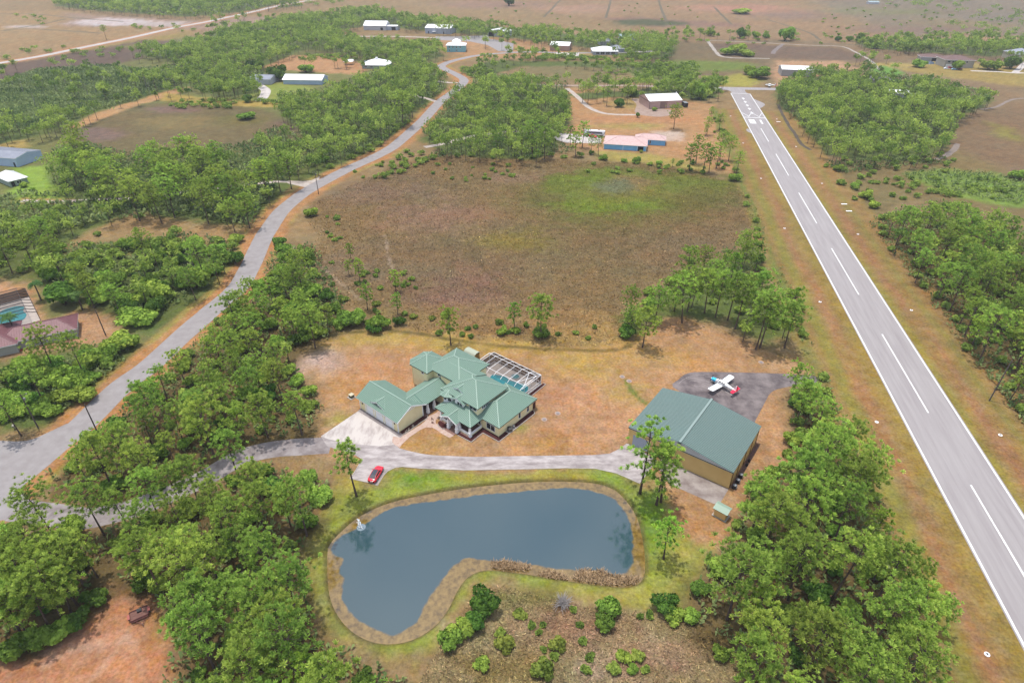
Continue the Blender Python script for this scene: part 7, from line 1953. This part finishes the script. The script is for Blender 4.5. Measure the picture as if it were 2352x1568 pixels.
# ---------------- single bushes: picture position of the middle of the foot, radius, kind, height factor, label
BUSH = [
 (1115, 1392, 2.7, 'dark', 1.1, 'large dark round bush at the bend of the pond'), (1096, 1430, 2.1, 'dark', .9, 'dark bush just below the large round one at the pond bend'), (1062, 1455, 2.2, 'mid', .8, 'low green bush lowest of the three at the pond bend'),
 (1030, 1475, 2.2, 'mid', .9, 'bush on the sandy bank at the lower left of the brush field'), (1397, 1398, 2.2, 'mid', 1.0, 'round bush right of the grey dead bush'), (1387, 1436, 1.7, 'dark', 1.1, 'small dark bush under the round one right of the dead bush'),
 (1524, 1396, 2.2, 'dark', 1.2, 'round dark bush at the right corner of the pond lawn'), (1548, 1422, 1.9, 'mid', 1.0, 'bush touching the round dark one at the lawn corner'),
 (1279, 1485, 1.4, 'yellow', 1.0, 'pale round bush alone in the middle of the brush field'), (1244, 1545, 1.8, 'yellow', 1.2, 'yellowish bush at the bottom of the brush field'), (1157, 1484, 1.6, 'yellow', .9, 'yellow bush in the left of the brush field'),
 (1148, 1455, 1.0, 'yellow', .8, 'small yellow bush above the yellow one in the brush field'), (1196, 1412, 1.2, 'yellow', .7, 'low pale bush between dark bush and dead bush'), (1430, 1510, 1.3, 'mid', .8, 'low green bush left of two in the right brush field'),
 (1465, 1508, 1.2, 'yellow', .8, 'low yellow bush right of two in the right brush field'), (1412, 1538, 1.2, 'yellow', .8, 'lowest yellow bush in the right brush field'), (1454, 1540, 1.0, 'mid', .8, 'small green bush at the bottom right of the brush field'),
 (1655, 1505, 1.5, 'mid', 1.2, 'bush alone on the bare ground left of the right wood'), (1105, 1530, 1.4, 'mid', .8, 'small bush at the lower left of the brush field'),
 (870, 752, 3.8, 'bright', 1.1, 'big bright bush at the left corner of the house lawn'), (860, 765, 2.2, 'dark', 1.0, 'dark bush in front of the big bright bush'), (918, 746, 1.9, 'dark', 1.1, 'dark round bush right of the big bright bush'),
 (820, 745, 3.0, 'mid', 1.2, 'leafy bush left of the big bright bush'), (790, 750, 3.0, 'mid', 1.2, 'leafy bush at the end of the left thicket'), (1151, 768, 1.6, 'mid', 1.0, 'small bush on the near marsh edge nearest the lawn'),
 (1146, 742, 1.4, 'yellow', .8, 'pale bush just behind the small marsh edge bush'), (1183, 762, 1.7, 'mid', .8, 'bush at the foot of the small marsh pine'), (1240, 772, 3.0, 'dark', .6, 'dark low bush round the foot of the broad marsh pine'),
 (1440, 772, 2.6, 'dark', 1.1, 'dark bush at the right corner of the marsh'), (1022, 728, 1.6, 'mid', 1.2, 'bush beside the path at the near marsh edge'), (713, 496, 2.8, 'mid', 1.0, 'round bush alone beside the road curve'),
 (950, 730, 1.3, 'yellow', .8, 'pale tuft bush right of the left marsh corner'), (993, 733, 1.2, 'yellow', .7, 'another pale tuft bush farther right on the marsh edge'), (790, 690, 1.6, 'yellow', .8, 'pale bush at the left edge of the marsh'),
 (865, 700, 1.4, 'yellow', .9, 'pale bush between the young marsh pines'), (564, 274, 5.5, 'mid', .6, 'spreading bush alone in the left marsh'),
 (640, 185, 7.0, 'dark', 1.3, 'big dark round oak before the low grey hangar'), (588, 162, 6.5, 'dark', 1.0, 'dark round oak left of the low grey hangar'), (703, 166, 6.5, 'mid', .8, 'grey green round tree right of the big dark oak'),
 (570, 235, 3.5, 'dark', 1.2, 'dark clipped bush by the grassy track'), (667, 245, 3.5, 'dark', 1.4, 'dark bush at the right end of the grassy track'),
 (1464, 270, 1.6, 'tall', 1.0, 'dark cone shaped bush at the end of the shell drive'), (1504, 255, 1.9, 'mid', 1.0, 'bush against the wall of the pink barn'), (1420, 246, 4.2, 'dark', 1.0, 'dark round tree in the shell drive lot'), (1448, 222, 4.6, 'dark', 1.2, 'dark tree left of the pink barn'),
 (1357, 356, 1.5, 'tall', .9, 'dark clipped bush by the left corner of the blue house'), (1473, 351, 1.1, 'yellow', 1.2, 'yellow bush by the porch of the blue house'), (1385, 368, 2.5, 'mid', .9, 'bush on the marsh edge below the blue house'),
 (1435, 372, 1.9, 'mid', .7, 'low bush in the ditch line below the blue house'), (1460, 374, 2.4, 'mid', 1.1, 'taller bush in the ditch line below the blue house'), (1492, 380, 1.6, 'mid', .9, 'bush toward the right of the ditch line'), (1514, 379, 1.7, 'mid', 1.0, 'bush nearest the right end of the ditch line'),
 (1685, 415, 3.0, 'mid', 1.0, 'bush at the foot of the runway clump'), (1740, 180, 9.0, 'mid', .8, 'broad hedge like bush beside the runway end road'), (1724, 172, 6.0, 'mid', 1.0, 'bush behind the broad hedge at the runway end'),
 (1645, 192, 6.5, 'dark', .7, 'dark hedge left of the runway end road'), (1605, 228, 6.5, 'mid', 1.5, 'round leafy tree left of the runway end'), (1620, 222, 5.5, 'mid', 1.6, 'round leafy tree nearest the runway end at left'),
 (1690, 125, 9.0, 'mid', .9, 'largest bush of the clump in the far fenced marsh'), (1715, 130, 7.0, 'bright', .9, 'right bush of the clump in the far fenced marsh'), (1668, 126, 7.0, 'mid', .8, 'left bush of the clump in the far fenced marsh'),
 (1169, 14, 11.0, 'dark', 1.1, 'single dark round tree on the far prairie at top centre'), (1700, 32, 16.0, 'mid', .35, 'low palm hammock on the far prairie at top right'),
 (1802, 94, 9.0, 'mid', 1.3, 'large bush on the far fence line'), (1700, 88, 6.5, 'dark', 1.3, 'dark tree on the far fence line'), (1632, 83, 5.5, 'mid', 1.0, 'round bush on the far fence line at left'), (1735, 88, 5.0, 'mid', 1.2, 'bush on the far fence line right of the dark tree'), (1760, 88, 4.5, 'mid', 1.0, 'small bush on the far fence line before the large one'),
 (1925, 95, 4.5, 'dark', .9, 'dark bush on the far fence line past the corner'), (1950, 95, 4.5, 'dark', .9, 'second dark bush on the far fence line past the corner'), (1975, 96, 5, 'dark', 1.1, 'third dark bush on the far fence line past the corner'),
 (2010, 112, 5.0, 'mid', .9, 'lone bush left of the far small pond'), (2112, 155, 6.5, 'mid', .8, 'bush in front of the beige outbuilding'), (2195, 160, 5.5, 'mid', 1.1, 'bush in front of the mansion'), (2320, 158, 8.0, 'dark', 1.0, 'dark round tree beside the far right hangar'), (2270, 160, 8.0, 'mid', .8, 'bush by the mansion drive'),
 (1960, 432, 2.2, 'mid', .9, 'bush in the rough right of the runway, nearest the pavement'), (1922, 392, 2.6, 'mid', 1.0, 'bush right of the runway below the pine wood'), (1985, 455, 3.0, 'mid', 1.0, 'taller bush in the rough right of the runway'), (2008, 477, 2.6, 'mid', .9, 'bush in the rough nearest the right wood'), (2330, 410, 4.0, 'mid', .9, 'bush at the right edge of the photo in the rough'),
 (2170, 395, 2.0, 'yellow', .7, 'small yellow bush by the sandy gap in the rough'), (480, 395, 3.0, 'dark', 1.0, 'dark bush in the left pine belt'), (740, 372, 3.5, 'bright', .8, 'bright bush beside the road below the left wood'), (150, 428, 1.8, 'dark', .9, 'dark bush below the left cottage lawn'),
 (55, 430, 2.0, 'mid', .9, 'pale clump in the bright lawn of the cottage'), (75, 437, 1.5, 'mid', .7, 'small clump in the bright lawn of the cottage'), (150, 700, 5.5, 'dark', 1.0, 'dark spreading tree beside the maroon roofed villa'), (540, 605, 3.5, 'dark', 1.0, 'dark bush on the road side of the left scrub'),
 (450, 660, 4.5, 'mid', 1.2, 'large bush on the inner side of the road curve'), (350, 690, 5.5, 'bright', .9, 'bright broad bush left of the road curve'), (320, 740, 5.5, 'bright', .8, 'bright broad bush near the road below the curve'), (270, 800, 4.5, 'bright', .8, 'bright bush of the roadside thicket, nearest the villa drive'),
 (215, 835, 4.5, 'bright', .9, 'bright bush of the roadside thicket in its middle'), (235, 690, 4.5, 'bright', 1.0, 'bright bush behind the maroon roofed villa pole'),
 (42, 1503, 2.6, 'dark', 1.0, 'dark bush lowest at the left edge of the red clearing'), (92, 1482, 2.4, 'mid', 1.0, 'green bush at the left edge of the red clearing, second from below'), (138, 1462, 2.3, 'mid', .9, 'green bush at the left edge of the red clearing, third from below'),
 (186, 1436, 2.2, 'dark', 1.0, 'dark bush at the left edge of the red clearing, fourth from below'), (222, 1385, 2.2, 'dark', .9, 'dark bush at the mouth of the red clearing on the left'), (330, 1345, 2.3, 'dark', 1.0, 'dark bush beyond the rusty farm trailer on the right'),
 (365, 1352, 2.0, 'mid', .9, 'green bush right of the bush beyond the farm trailer'),
]
bushes = []
for x, y, R, key, hs, lab in BUSH:
    w = at2(x, y); place_shrub(key, w[0], w[1], R, lab, hs, 'bushes standing by themselves')
# grey dead bush
t = empty('dead_bush', (*at2(1292, 1388), 0), 0.3, 'grey leafless bush on the lawn edge below the pond', 'bush')
rr = np.random.default_rng(4); tv = MB()
for k in range(70):
    a = rr.uniform(0, 6.28); e = rr.uniform(0.35, 1.4); L_ = rr.uniform(1.2, 2.4); d = np.array([math.cos(a) * math.cos(e), math.sin(a) * math.cos(e), math.sin(e)])
    m_ = d * L_ * 0.5 + rr.normal(size=3) * 0.12; tv.tube([(0, 0, 0.05), m_, d * L_ + rr.normal(size=3) * 0.25], [0.06, 0.04, 0.02], 4, cap=False)
    for j in range(2):
        e2 = m_ + unit(d + rr.normal(size=3) * 0.6) * L_ * 0.5; tv.tube([m_, e2], [0.03, 0.015], 3, cap=False)
tv.build('twigs', mat('bleached_twigs', srgb(214, 206, 202), 0.9), t)
# ---------------- leafy bushes inside the near woods and thickets: individuals nearest the viewer, the rest one undergrowth
brush = []
def under(poly, sp, kinds, z=1.0, rmin=1.2, rmax=2.6):
    xs, ys = scatter(poly, sp, prng, z)
    for x, y in zip(xs, ys):
        brush.append(dict(x=float(x), y=float(y), R=float(prng.uniform(rmin, rmax)), key=kinds[prng.integers(0, len(kinds))]))
for nm, sp, kd, r0, r1 in (('the wood left of the pond', 5.2, ['dark', 'mid', 'mid', 'bright'], 1.3, 2.8), ('the wood between road and house', 5.2, ['dark', 'mid', 'mid', 'bright'], 1.3, 2.8), ('the wood right of the hangar', 5.4, ['dark', 'mid', 'mid'], 1.3, 2.6),
                   ('the wood across the runway', 5.6, ['dark', 'mid', 'bright'], 1.3, 2.6), ('the thicket beside the road', 4.2, ['dark', 'bright', 'bright', 'mid'], 2.0, 3.8), ('the trees behind the pool house', 7.0, ['dark', 'bright', 'mid'], 2.0, 4.0),
                   ('the scrub wood on the left', 9.0, ['dark', 'mid', 'bright'], 2.0, 3.6), ('the pines between marsh and runway', 8.0, ['dark', 'mid', 'yellow'], 1.2, 2.4)):
    under(STANDS[nm], sp, kd, 1.0, r0, r1)
for poly, sp, kd, r0, r1 in (([(600, 600), (640, 560), (720, 560), (720, 690), (800, 720), (780, 770), (690, 790), (640, 700)], 4.5, ['mid', 'bright', 'dark'], 1.4, 3.0),
                             ([(1640, 1215), (1705, 1130), (1800, 1060), (1830, 960), (1800, 900), (1850, 900), (1870, 1000), (1800, 1090), (1720, 1200)], 4.0, ['dark', 'mid', 'bright'], 1.2, 2.4),
                             ([(2000, 540), (2060, 640), (2140, 760), (2220, 860), (2300, 960), (2352, 1010), (2352, 960), (2240, 830), (2120, 690), (2040, 580)], 4.0, ['bright', 'mid', 'dark'], 1.2, 2.4),
                             ([(870, 380), (940, 345), (960, 350), (1000, 362), (960, 385), (880, 410)], 4.5, ['mid', 'bright'], 1.4, 2.6),
                             ([(1000, 352), (1200, 352), (1300, 345), (1340, 360), (1240, 366), (1050, 362)], 6.0, ['mid', 'dark'], 1.4, 2.4),
                             ([(730, 395), (830, 350), (900, 300), (940, 270), (945, 295), (880, 345), (800, 380)], 5.5, ['bright', 'mid'], 1.8, 3.2),
                             ([(-60, 610), (130, 575), (440, 560), (560, 540), (530, 610), (470, 655), (340, 740), (260, 690), (60, 630)], 5.2, ['bright', 'mid', 'dark'], 1.8, 3.6), ([(-60, 835), (60, 800), (220, 800), (300, 790), (190, 890), (130, 945), (-60, 960)], 4.4, ['bright', 'mid', 'dark'], 2.0, 3.6),
                             ([(140, 545), (300, 485), (430, 480), (440, 530), (320, 560), (200, 570)], 10.0, ['yellow', 'mid'], 0.9, 1.8),
                             ([(1880, 370), (2180, 350), (2200, 380), (2000, 400), (1950, 450), (1920, 440)], 8.0, ['mid', 'bright', 'dark'], 1.2, 2.4),
                             ([(1770, 520), (1800, 560), (1860, 690), (1880, 780), (1850, 800), (1820, 700), (1770, 590)], 7.5, ['mid', 'yellow'], 0.9, 1.7),
                             ([(1700, 430), (1760, 500), (1740, 540), (1690, 480)], 8.0, ['mid', 'yellow'], 1.0, 1.8)):
    under(poly, sp, kd, 0.5, r0, r1)
for b in brush:
    u, v = proj(b['x'], b['y'], 1.0); b['inview'] = 0 < u < 2352 and 0 < v < 1568
    b['dist'] = math.sqrt(b['x'] ** 2 + b['y'] ** 2 + 97.0 ** 2)
vis = sorted([b for b in brush if b['inview']], key=lambda b: -b['R'] / b['dist'])
NB = 292 - len(BUSH)
for b in vis[:NB]: b['ind'] = True
lookw = {'dark': 'dark', 'mid': 'green', 'bright': 'bright', 'yellow': 'yellowish', 'tall': 'dark'}
ib = [b for b in brush if b.get('ind')]
label_all(ib, 'bush', lambda b: lookw[b['key']])
for b in ib: place_shrub(b['key'], b['x'], b['y'], b['R'], b['label'], prng.uniform(0.75, 1.15), 'bushes under and beside the pines')

# palmettos and low leaves: nobody could count them
def fans(rng, x, y, size, nf):
    n = len(x); ti = np.repeat(np.arange(n), nf)
    c = np.stack([x[ti] + rng.normal(0, 0.35, len(ti)) * size[ti], y[ti] + rng.normal(0, 0.35, len(ti)) * size[ti], rng.uniform(0.1, 0.5, len(ti)) * size[ti]], 1)
    a = rng.uniform(0, 6.28, len(ti)); e = rng.uniform(0.25, 1.2, len(ti))
    d = np.stack([np.cos(a) * np.cos(e), np.sin(a) * np.cos(e), np.sin(e)], 1)
    side = unit(np.cross(d, rng.normal(size=d.shape) * 0.3 + np.array([0, 0, 1.0])))
    L = (rng.uniform(0.6, 1.1, len(ti)) * size[ti])[:, None]; Wd = L * rng.uniform(0.35, 0.6, (len(ti), 1))
    v = np.stack([c, c + d * L * 0.75 - side * Wd * .5, c + d * L, c + d * L * 0.75 + side * Wd * .5], 1).reshape(-1, 3)
    return v, np.arange(len(ti) * 4).reshape(-1, 4), ti
ux, uy, us = [], [], []
for nm, sp, k in (('the wood left of the pond', 1.7, 1.2), ('the wood between road and house', 1.8, 1.2), ('the wood right of the hangar', 1.7, 1.2), ('the wood across the runway', 1.8, 1.2), ('the pines between marsh and runway', 3.2, 0.9),
                  ('the thicket beside the road', 1.6, 1.4), ('the trees behind the pool house', 1.9, 1.5), ('the scrub wood on the left', 2.6, 1.6), ('the middle wood', 2.7, 2.0), ('the wood left of the bend', 2.7, 2.0), ('the pine belt below the left marsh', 2.3, 2.0), ('the far wood right of the runway', 2.8, 2.1), ('the far left wood', 3.2, 2.2)):
    xs, ys = scatter(STANDS[nm], sp, prng, 0.5); ux.append(xs); uy.append(ys); us.append(np.full(len(xs), k))
for poly, sp, k in (([(2000, 530), (2060, 640), (2140, 760), (2220, 870), (2300, 975), (2400, 1080), (2400, 1000), (2240, 820), (2120, 690), (2040, 570)], 1.1, 1.1),
                    ([(0, 190), (90, 160), (240, 150), (370, 165), (420, 195), (300, 240), (120, 290), (0, 310), (-200, 330), (-200, 240)], 2.4, 2.2),
                    ([(1890, 375), (2040, 362), (2160, 358), (2190, 375), (2040, 385), (1930, 400)], 1.8, 1.3),
                    ([(2070, 400), (2160, 388), (2280, 398), (2400, 430), (2400, 475), (2300, 465), (2160, 435)], 2.2, 1.4),
                    ([(1000, 350), (1080, 330), (1080, 352), (1010, 362), (960, 372)], 1.7, 1.2), ([(1075, 320), (1300, 330), (1320, 348), (1240, 362), (1080, 358)], 2.0, 1.2),
                    ([(740, 340), (860, 300), (940, 262), (945, 280), (870, 335), (760, 372)], 2.0, 1.4), ([(590, 590), (720, 560), (790, 700), (760, 770), (690, 785), (640, 690)], 1.5, 1.2),
                    ([(1040, 235), (1090, 215), (1110, 225), (1060, 245)], 2.0, 1.3), ([(960, 222), (1050, 225), (1060, 243), (990, 252), (930, 246)], 1.8, 1.4),
                    ([(60, 440), (200, 455), (400, 440), (640, 425), (560, 520), (440, 492), (300, 482), (120, 540), (-60, 560), (-60, 470)], 1.9, 1.9), ([(90, 470), (560, 420), (640, 424), (580, 520), (440, 490), (160, 520)], 3.0, 2.6), ([(1770, 540), (1800, 560), (1860, 690), (1885, 800), (1845, 800), (1815, 700)], 2.4, 0.8)):
    xs, ys = scatter(poly, sp, prng, 0.3); ux.append(xs); uy.append(ys); us.append(np.full(len(xs), k))
ux, uy, us = np.concatenate(ux), np.concatenate(uy), np.concatenate(us)
v, q, ti = fans(prng, ux, uy, us, 9)
base = np.clip(vnoise(ux, uy, 9.0, 77, 3) * 1.1 - 0.15 + prng.normal(0, 0.14, len(ux)), 0, 1)
tint = np.repeat(np.clip(base[ti] + prng.normal(0, 0.14, len(ti)), 0, 1), 4)
o = np_mesh('undergrowth', v, q, GROUND_LEAF, attr={'Tint': tint})
tag(o, 'palmetto and low leafy undergrowth beneath the pines', 'undergrowth', kind='stuff')
# leftover bushes join one far shrubbery
left = [b for b in brush if not b.get('ind')]
VV, QQ, TT = [], [], []; off = 0
def add_blob(x, y, R, hs, n, t0):
    global off
    v, q, tn = shrub_mesh(prng, R, R * 1.15 * hs, n, None, size=(0.45 + R * .05, 0.8 + R * .08), lumps=6)
    v = v + np.array([x, y, 0]); VV.append(v); QQ.append(q + off); TT.append(np.clip(tn * 0.7 + t0, 0, 1)); off += len(v)
for b in left: add_blob(b['x'], b['y'], b['R'], 1.0, 160, 0.15)
fr = np.random.default_rng(9)
for (x0, y0, x1, y1, n, r0, r1) in [(0, 140, 300, 110, 26, 2, 4.5), (140, 240, 330, 222, 16, 1.5, 3), (390, 232, 640, 250, 40, 1.5, 3.5), (1200, 132, 1500, 140, 60, 2.5, 5), (1480, 78, 2352, 104, 60, 2, 5), (1990, 98, 2352, 118, 60, 3, 6.5), (2080, 0, 2352, 90, 46, 4, 9), (2000, 0, 2160, 20, 18, 4, 8),
                                    (620, -2, 800, 14, 26, 4, 8), (300, 80, 470, 60, 12, 2, 5), (1380, 140, 1600, 172, 50, 2, 5), (880, 96, 1010, 110, 36, 2.5, 5), (1060, 155, 1120, 180, 26, 2, 4), (1490, 160, 1600, 182, 26, 2.5, 5), (690, 128, 900, 140, 34, 2, 4), (20, 60, 110, 35, 8, 3, 5), (1000, -2, 1700, 60, 30, 1.2, 2.6), (1880, 20, 2352, 90, 60, 1.2, 3),
                                    (1900, 400, 2060, 470, 18, 0.8, 1.8), (2060, 410, 2352, 460, 50, 1.2, 2.6), (740, 470, 800, 560, 10, 0.7, 1.4), (800, 420, 1200, 370, 30, 0.7, 1.5), (1340, 372, 1700, 400, 30, 0.8, 1.8), (740, 600, 960, 750, 26, 0.6, 1.3), (1000, 750, 1400, 780, 16, 0.5, 1.1), (1150, 1400, 1600, 1550, 14, 0.4, 0.8), (1640, 250, 1700, 320, 20, 0.8, 1.8)]:
    for k in range(n):
        w = at2(fr.uniform(x0, x1), y0 + (y1 - y0) * fr.random()); 
        if clear_of(np.array([w[0]]), np.array([w[1]]))[0]: add_blob(w[0], w[1], fr.uniform(r0, r1), fr.uniform(0.7, 1.1), 90, fr.uniform(-0.1, 0.3))
o = np_mesh('shrubbery', np.concatenate(VV), np.concatenate(QQ), FAR_LEAF, attr={'Tint': np.concatenate(TT)})
tag(o, 'scattered low bushes over marsh edges and far land', 'shrubbery', kind='stuff')

# dry marsh grass and rough brush: standing blades coloured like the ground they grow in
def grass(name, poly_w, n, hgt, wid, label, rngs, zbase=0.0):
    P = np.array(poly_w); x0, y0 = P.min(0); x1, y1 = P.max(0)
    x = rngs.uniform(x0, x1, n * 2); y = rngs.uniform(y0, y1, n * 2)
    ok = poly_sdf(x, y, P) < 0; x, y = x[ok][:n], y[ok][:n]
    c = np.stack([x, y, np.full_like(x, zbase)], 1)
    a = rngs.uniform(0, 6.28, len(x)); e = rngs.uniform(0.1, 0.7, len(x))
    d = np.stack([np.cos(a) * np.cos(e), np.sin(a) * np.cos(e), np.sin(e)], 1)
    s = np.stack([-np.sin(a + rngs.normal(0, .6, len(x))), np.cos(a), np.zeros_like(a)], 1)
    L = rngs.uniform(hgt[0], hgt[1], (len(x), 1)); Wd = rngs.uniform(wid[0], wid[1], (len(x), 1))
    v = np.stack([c - s * Wd * .5, c + s * Wd * .5, c + d * L + s * Wd * .3, c + d * L - s * Wd * .3], 1).reshape(-1, 3)
    col = ground_colour(x, y) * np.exp(rngs.normal(0.06, 0.36, (len(x), 1))) * (1 + rngs.normal(0, 0.05, (len(x), 3)))
    o = np_mesh(name, v, np.arange(len(x) * 4).reshape(-1, 4), GRASSM, attr={'Cover': np.repeat(col, 4, 0)})
    return tag(o, label, 'grass', kind='stuff')
GRASSM = bpy.data.materials.new('standing_grass'); GRASSM.use_nodes = True
_a = GRASSM.node_tree.nodes.new('ShaderNodeAttribute'); _a.attribute_name = 'Cover'
GRASSM.node_tree.links.new(_a.outputs['Color'], GRASSM.node_tree.nodes['Principled BSDF'].inputs['Base Color'])
GRASSM.node_tree.nodes['Principled BSDF'].inputs['Roughness'].default_value = 0.95
GRASSM.node_tree.nodes['Principled BSDF'].inputs['Specular IOR Level'].default_value = 0.05
grass('marsh_grass', MARSH_W, 70000, (0.25, 0.6), (0.2, 0.42), 'brown dry grass standing in the big round marsh', np.random.default_rng(31))
grass('brush_grass', BRUSH_W, 16000, (0.2, 0.6), (0.08, 0.2), 'rough tan grass of the brush field below the pond', np.random.default_rng(32))
# reeds on the near bank of the pond
rg = np.random.default_rng(33); RV, RQ, RC = [], [], []; off2 = 0
for poly, n in (([(1128, 1288), (1160, 1284), (1215, 1294), (1222, 1303), (1190, 1307), (1130, 1302)], 700), ([(1236, 1310), (1262, 1307), (1300, 1318), (1310, 1328), (1270, 1328), (1240, 1322)], 420), ([(1312, 1326), (1330, 1305), (1380, 1304), (1410, 1318), (1470, 1322), (1462, 1338), (1400, 1342), (1330, 1332)], 1300)):
    P = np.array(W(poly)); x0, y0 = P.min(0); x1, y1 = P.max(0)
    x = rg.uniform(x0, x1, n * 3); y = rg.uniform(y0, y1, n * 3); ok = poly_sdf(x, y, P) < 0; x, y = x[ok][:n], y[ok][:n]
    c = np.stack([x, y, np.full_like(x, -0.45)], 1); a = rg.uniform(0, 6.28, len(x)); e = rg.uniform(0.5, 1.45, len(x)); d = np.stack([np.cos(a) * np.cos(e), np.sin(a) * np.cos(e), np.sin(e)], 1)
    s = np.stack([-np.sin(a), np.cos(a), np.zeros_like(a)], 1); L = rg.uniform(0.4, 1.05, (len(x), 1)); w_ = 0.07
    v = np.stack([c - s * w_, c + s * w_, c + d * L + s * w_ * .4, c + d * L - s * w_ * .4], 1).reshape(-1, 3)
    RV.append(v); RQ.append(np.arange(len(x) * 4).reshape(-1, 4) + off2); off2 += len(v)
    RC.append(np.repeat(np.array(srgb(214, 182, 142)) * rg.uniform(0.8, 1.5, (len(x), 1)), 4, 0))
o = np_mesh('reeds', np.concatenate(RV), np.concatenate(RQ), GRASSM, attr={'Cover': np.concatenate(RC)})
tag(o, 'pinkish dead reeds along the near bank of the pond', 'reeds', kind='stuff')

# dead grey trunks in the left scrub
sn = []
for k in range(34):
    m_ = MB(); H = prng.uniform(7, 12); lx, ly = prng.normal(0, .5, 2)
    if k < 3:
        m_.tube([(0, 0, 0), (lx * .4, ly * .4, 5.5), (lx, ly, 10)], [0.16, 0.12, 0.03], 6)
        for j in range(4 + k):
            z = prng.uniform(5, 9); a = prng.uniform(0, 6.28); m_.tube([(lx * z / 10, ly * z / 10, z), (lx * z / 10 + math.cos(a), ly * z / 10 + math.sin(a), z + .7)], [0.05, 0.015], 4)
        o = m_.build('shaft', DEADWOOD); sn.append(o.data); bpy.data.objects.remove(o)
    w = at2(prng.uniform(10, 560), prng.uniform(168, 250)) if k < 24 else at2(prng.uniform(380, 640), prng.uniform(110, 170))
    t = empty('dead_tree', (*w, 0), prng.uniform(0, 6.28), 'bare grey dead pine trunk standing in the scrub of the far left wood', 'dead tree', 'dead trunks in the left scrub')
    t.scale = (1.2, 1.2, H / 10)
    o = bpy.data.objects.new('shaft', sn[k % 3]); COL.objects.link(o); o.parent = t

# palms by the villa
def palm(x, y, H, label):
    t = empty('palm_tree', (*at2(x, y), 0), 0, label, 'palm', 'palms by the villa')
    MB().tube([(0, 0, 0), (0.1, 0, H * .5), (0, 0.1, H)], [0.28, 0.2, 0.16], 9).build('trunk', BARK, t)
    V, T = [], []; rg2 = np.random.default_rng(int(x)); 
    for k in range(20):
        a = k * 2.4; e0 = rg2.uniform(0.0, 1.1); p = np.array([0, 0.1, H]); L_ = rg2.uniform(2.4, 3.2)
        for s in range(9):
            e = e0 - s * 0.2; d = np.array([math.cos(a) * math.cos(e), math.sin(a) * math.cos(e), math.sin(e)]); q_ = p + d * L_ / 9
            side = np.array([-math.sin(a), math.cos(a), 0]); w_ = 0.75 * math.sin(0.5 + s * 0.3)
            for sg in (-1, 1):
                V += [p, p + d * 0.12, q_ + side * sg * w_ - np.array([0, 0, .25]), p + side * sg * w_ * .9 - np.array([0, 0, .25])]; T += [rg2.uniform(0.2, 0.9)] * 4
            p = q_
    np_mesh('crown', np.array(V), np.arange(len(V)).reshape(-1, 4), PALM_LEAF, t, attr={'Tint': np.array(T)})
palm(40, 772, 6.5, 'feathery palm in front of the villa pool cage')
palm(95, 690, 6.0, 'feathery palm at the corner of the villa pool cage')
palm(190, 712, 5.5, 'palm among the dark trees right of the villa pool cage')

# ------------------------------------------------------------------ the air between here and the horizon
hz = MB().box(-14000, 14000, -600, 11000, -3.0, 125.0)
m = bpy.data.materials.new('haze_air'); m.use_nodes = True
nt = m.node_tree; nt.nodes.remove(nt.nodes['Principled BSDF'])
pv = nt.nodes.new('ShaderNodeVolumePrincipled'); pv.inputs['Color'].default_value = (0.86, 0.92, 1.0, 1); pv.inputs['Density'].default_value = 0.00010
nt.links.new(pv.outputs[0], nt.nodes['Material Output'].inputs['Volume'])
haze = hz.build('haze', m); haze['kind'] = 'stuff'
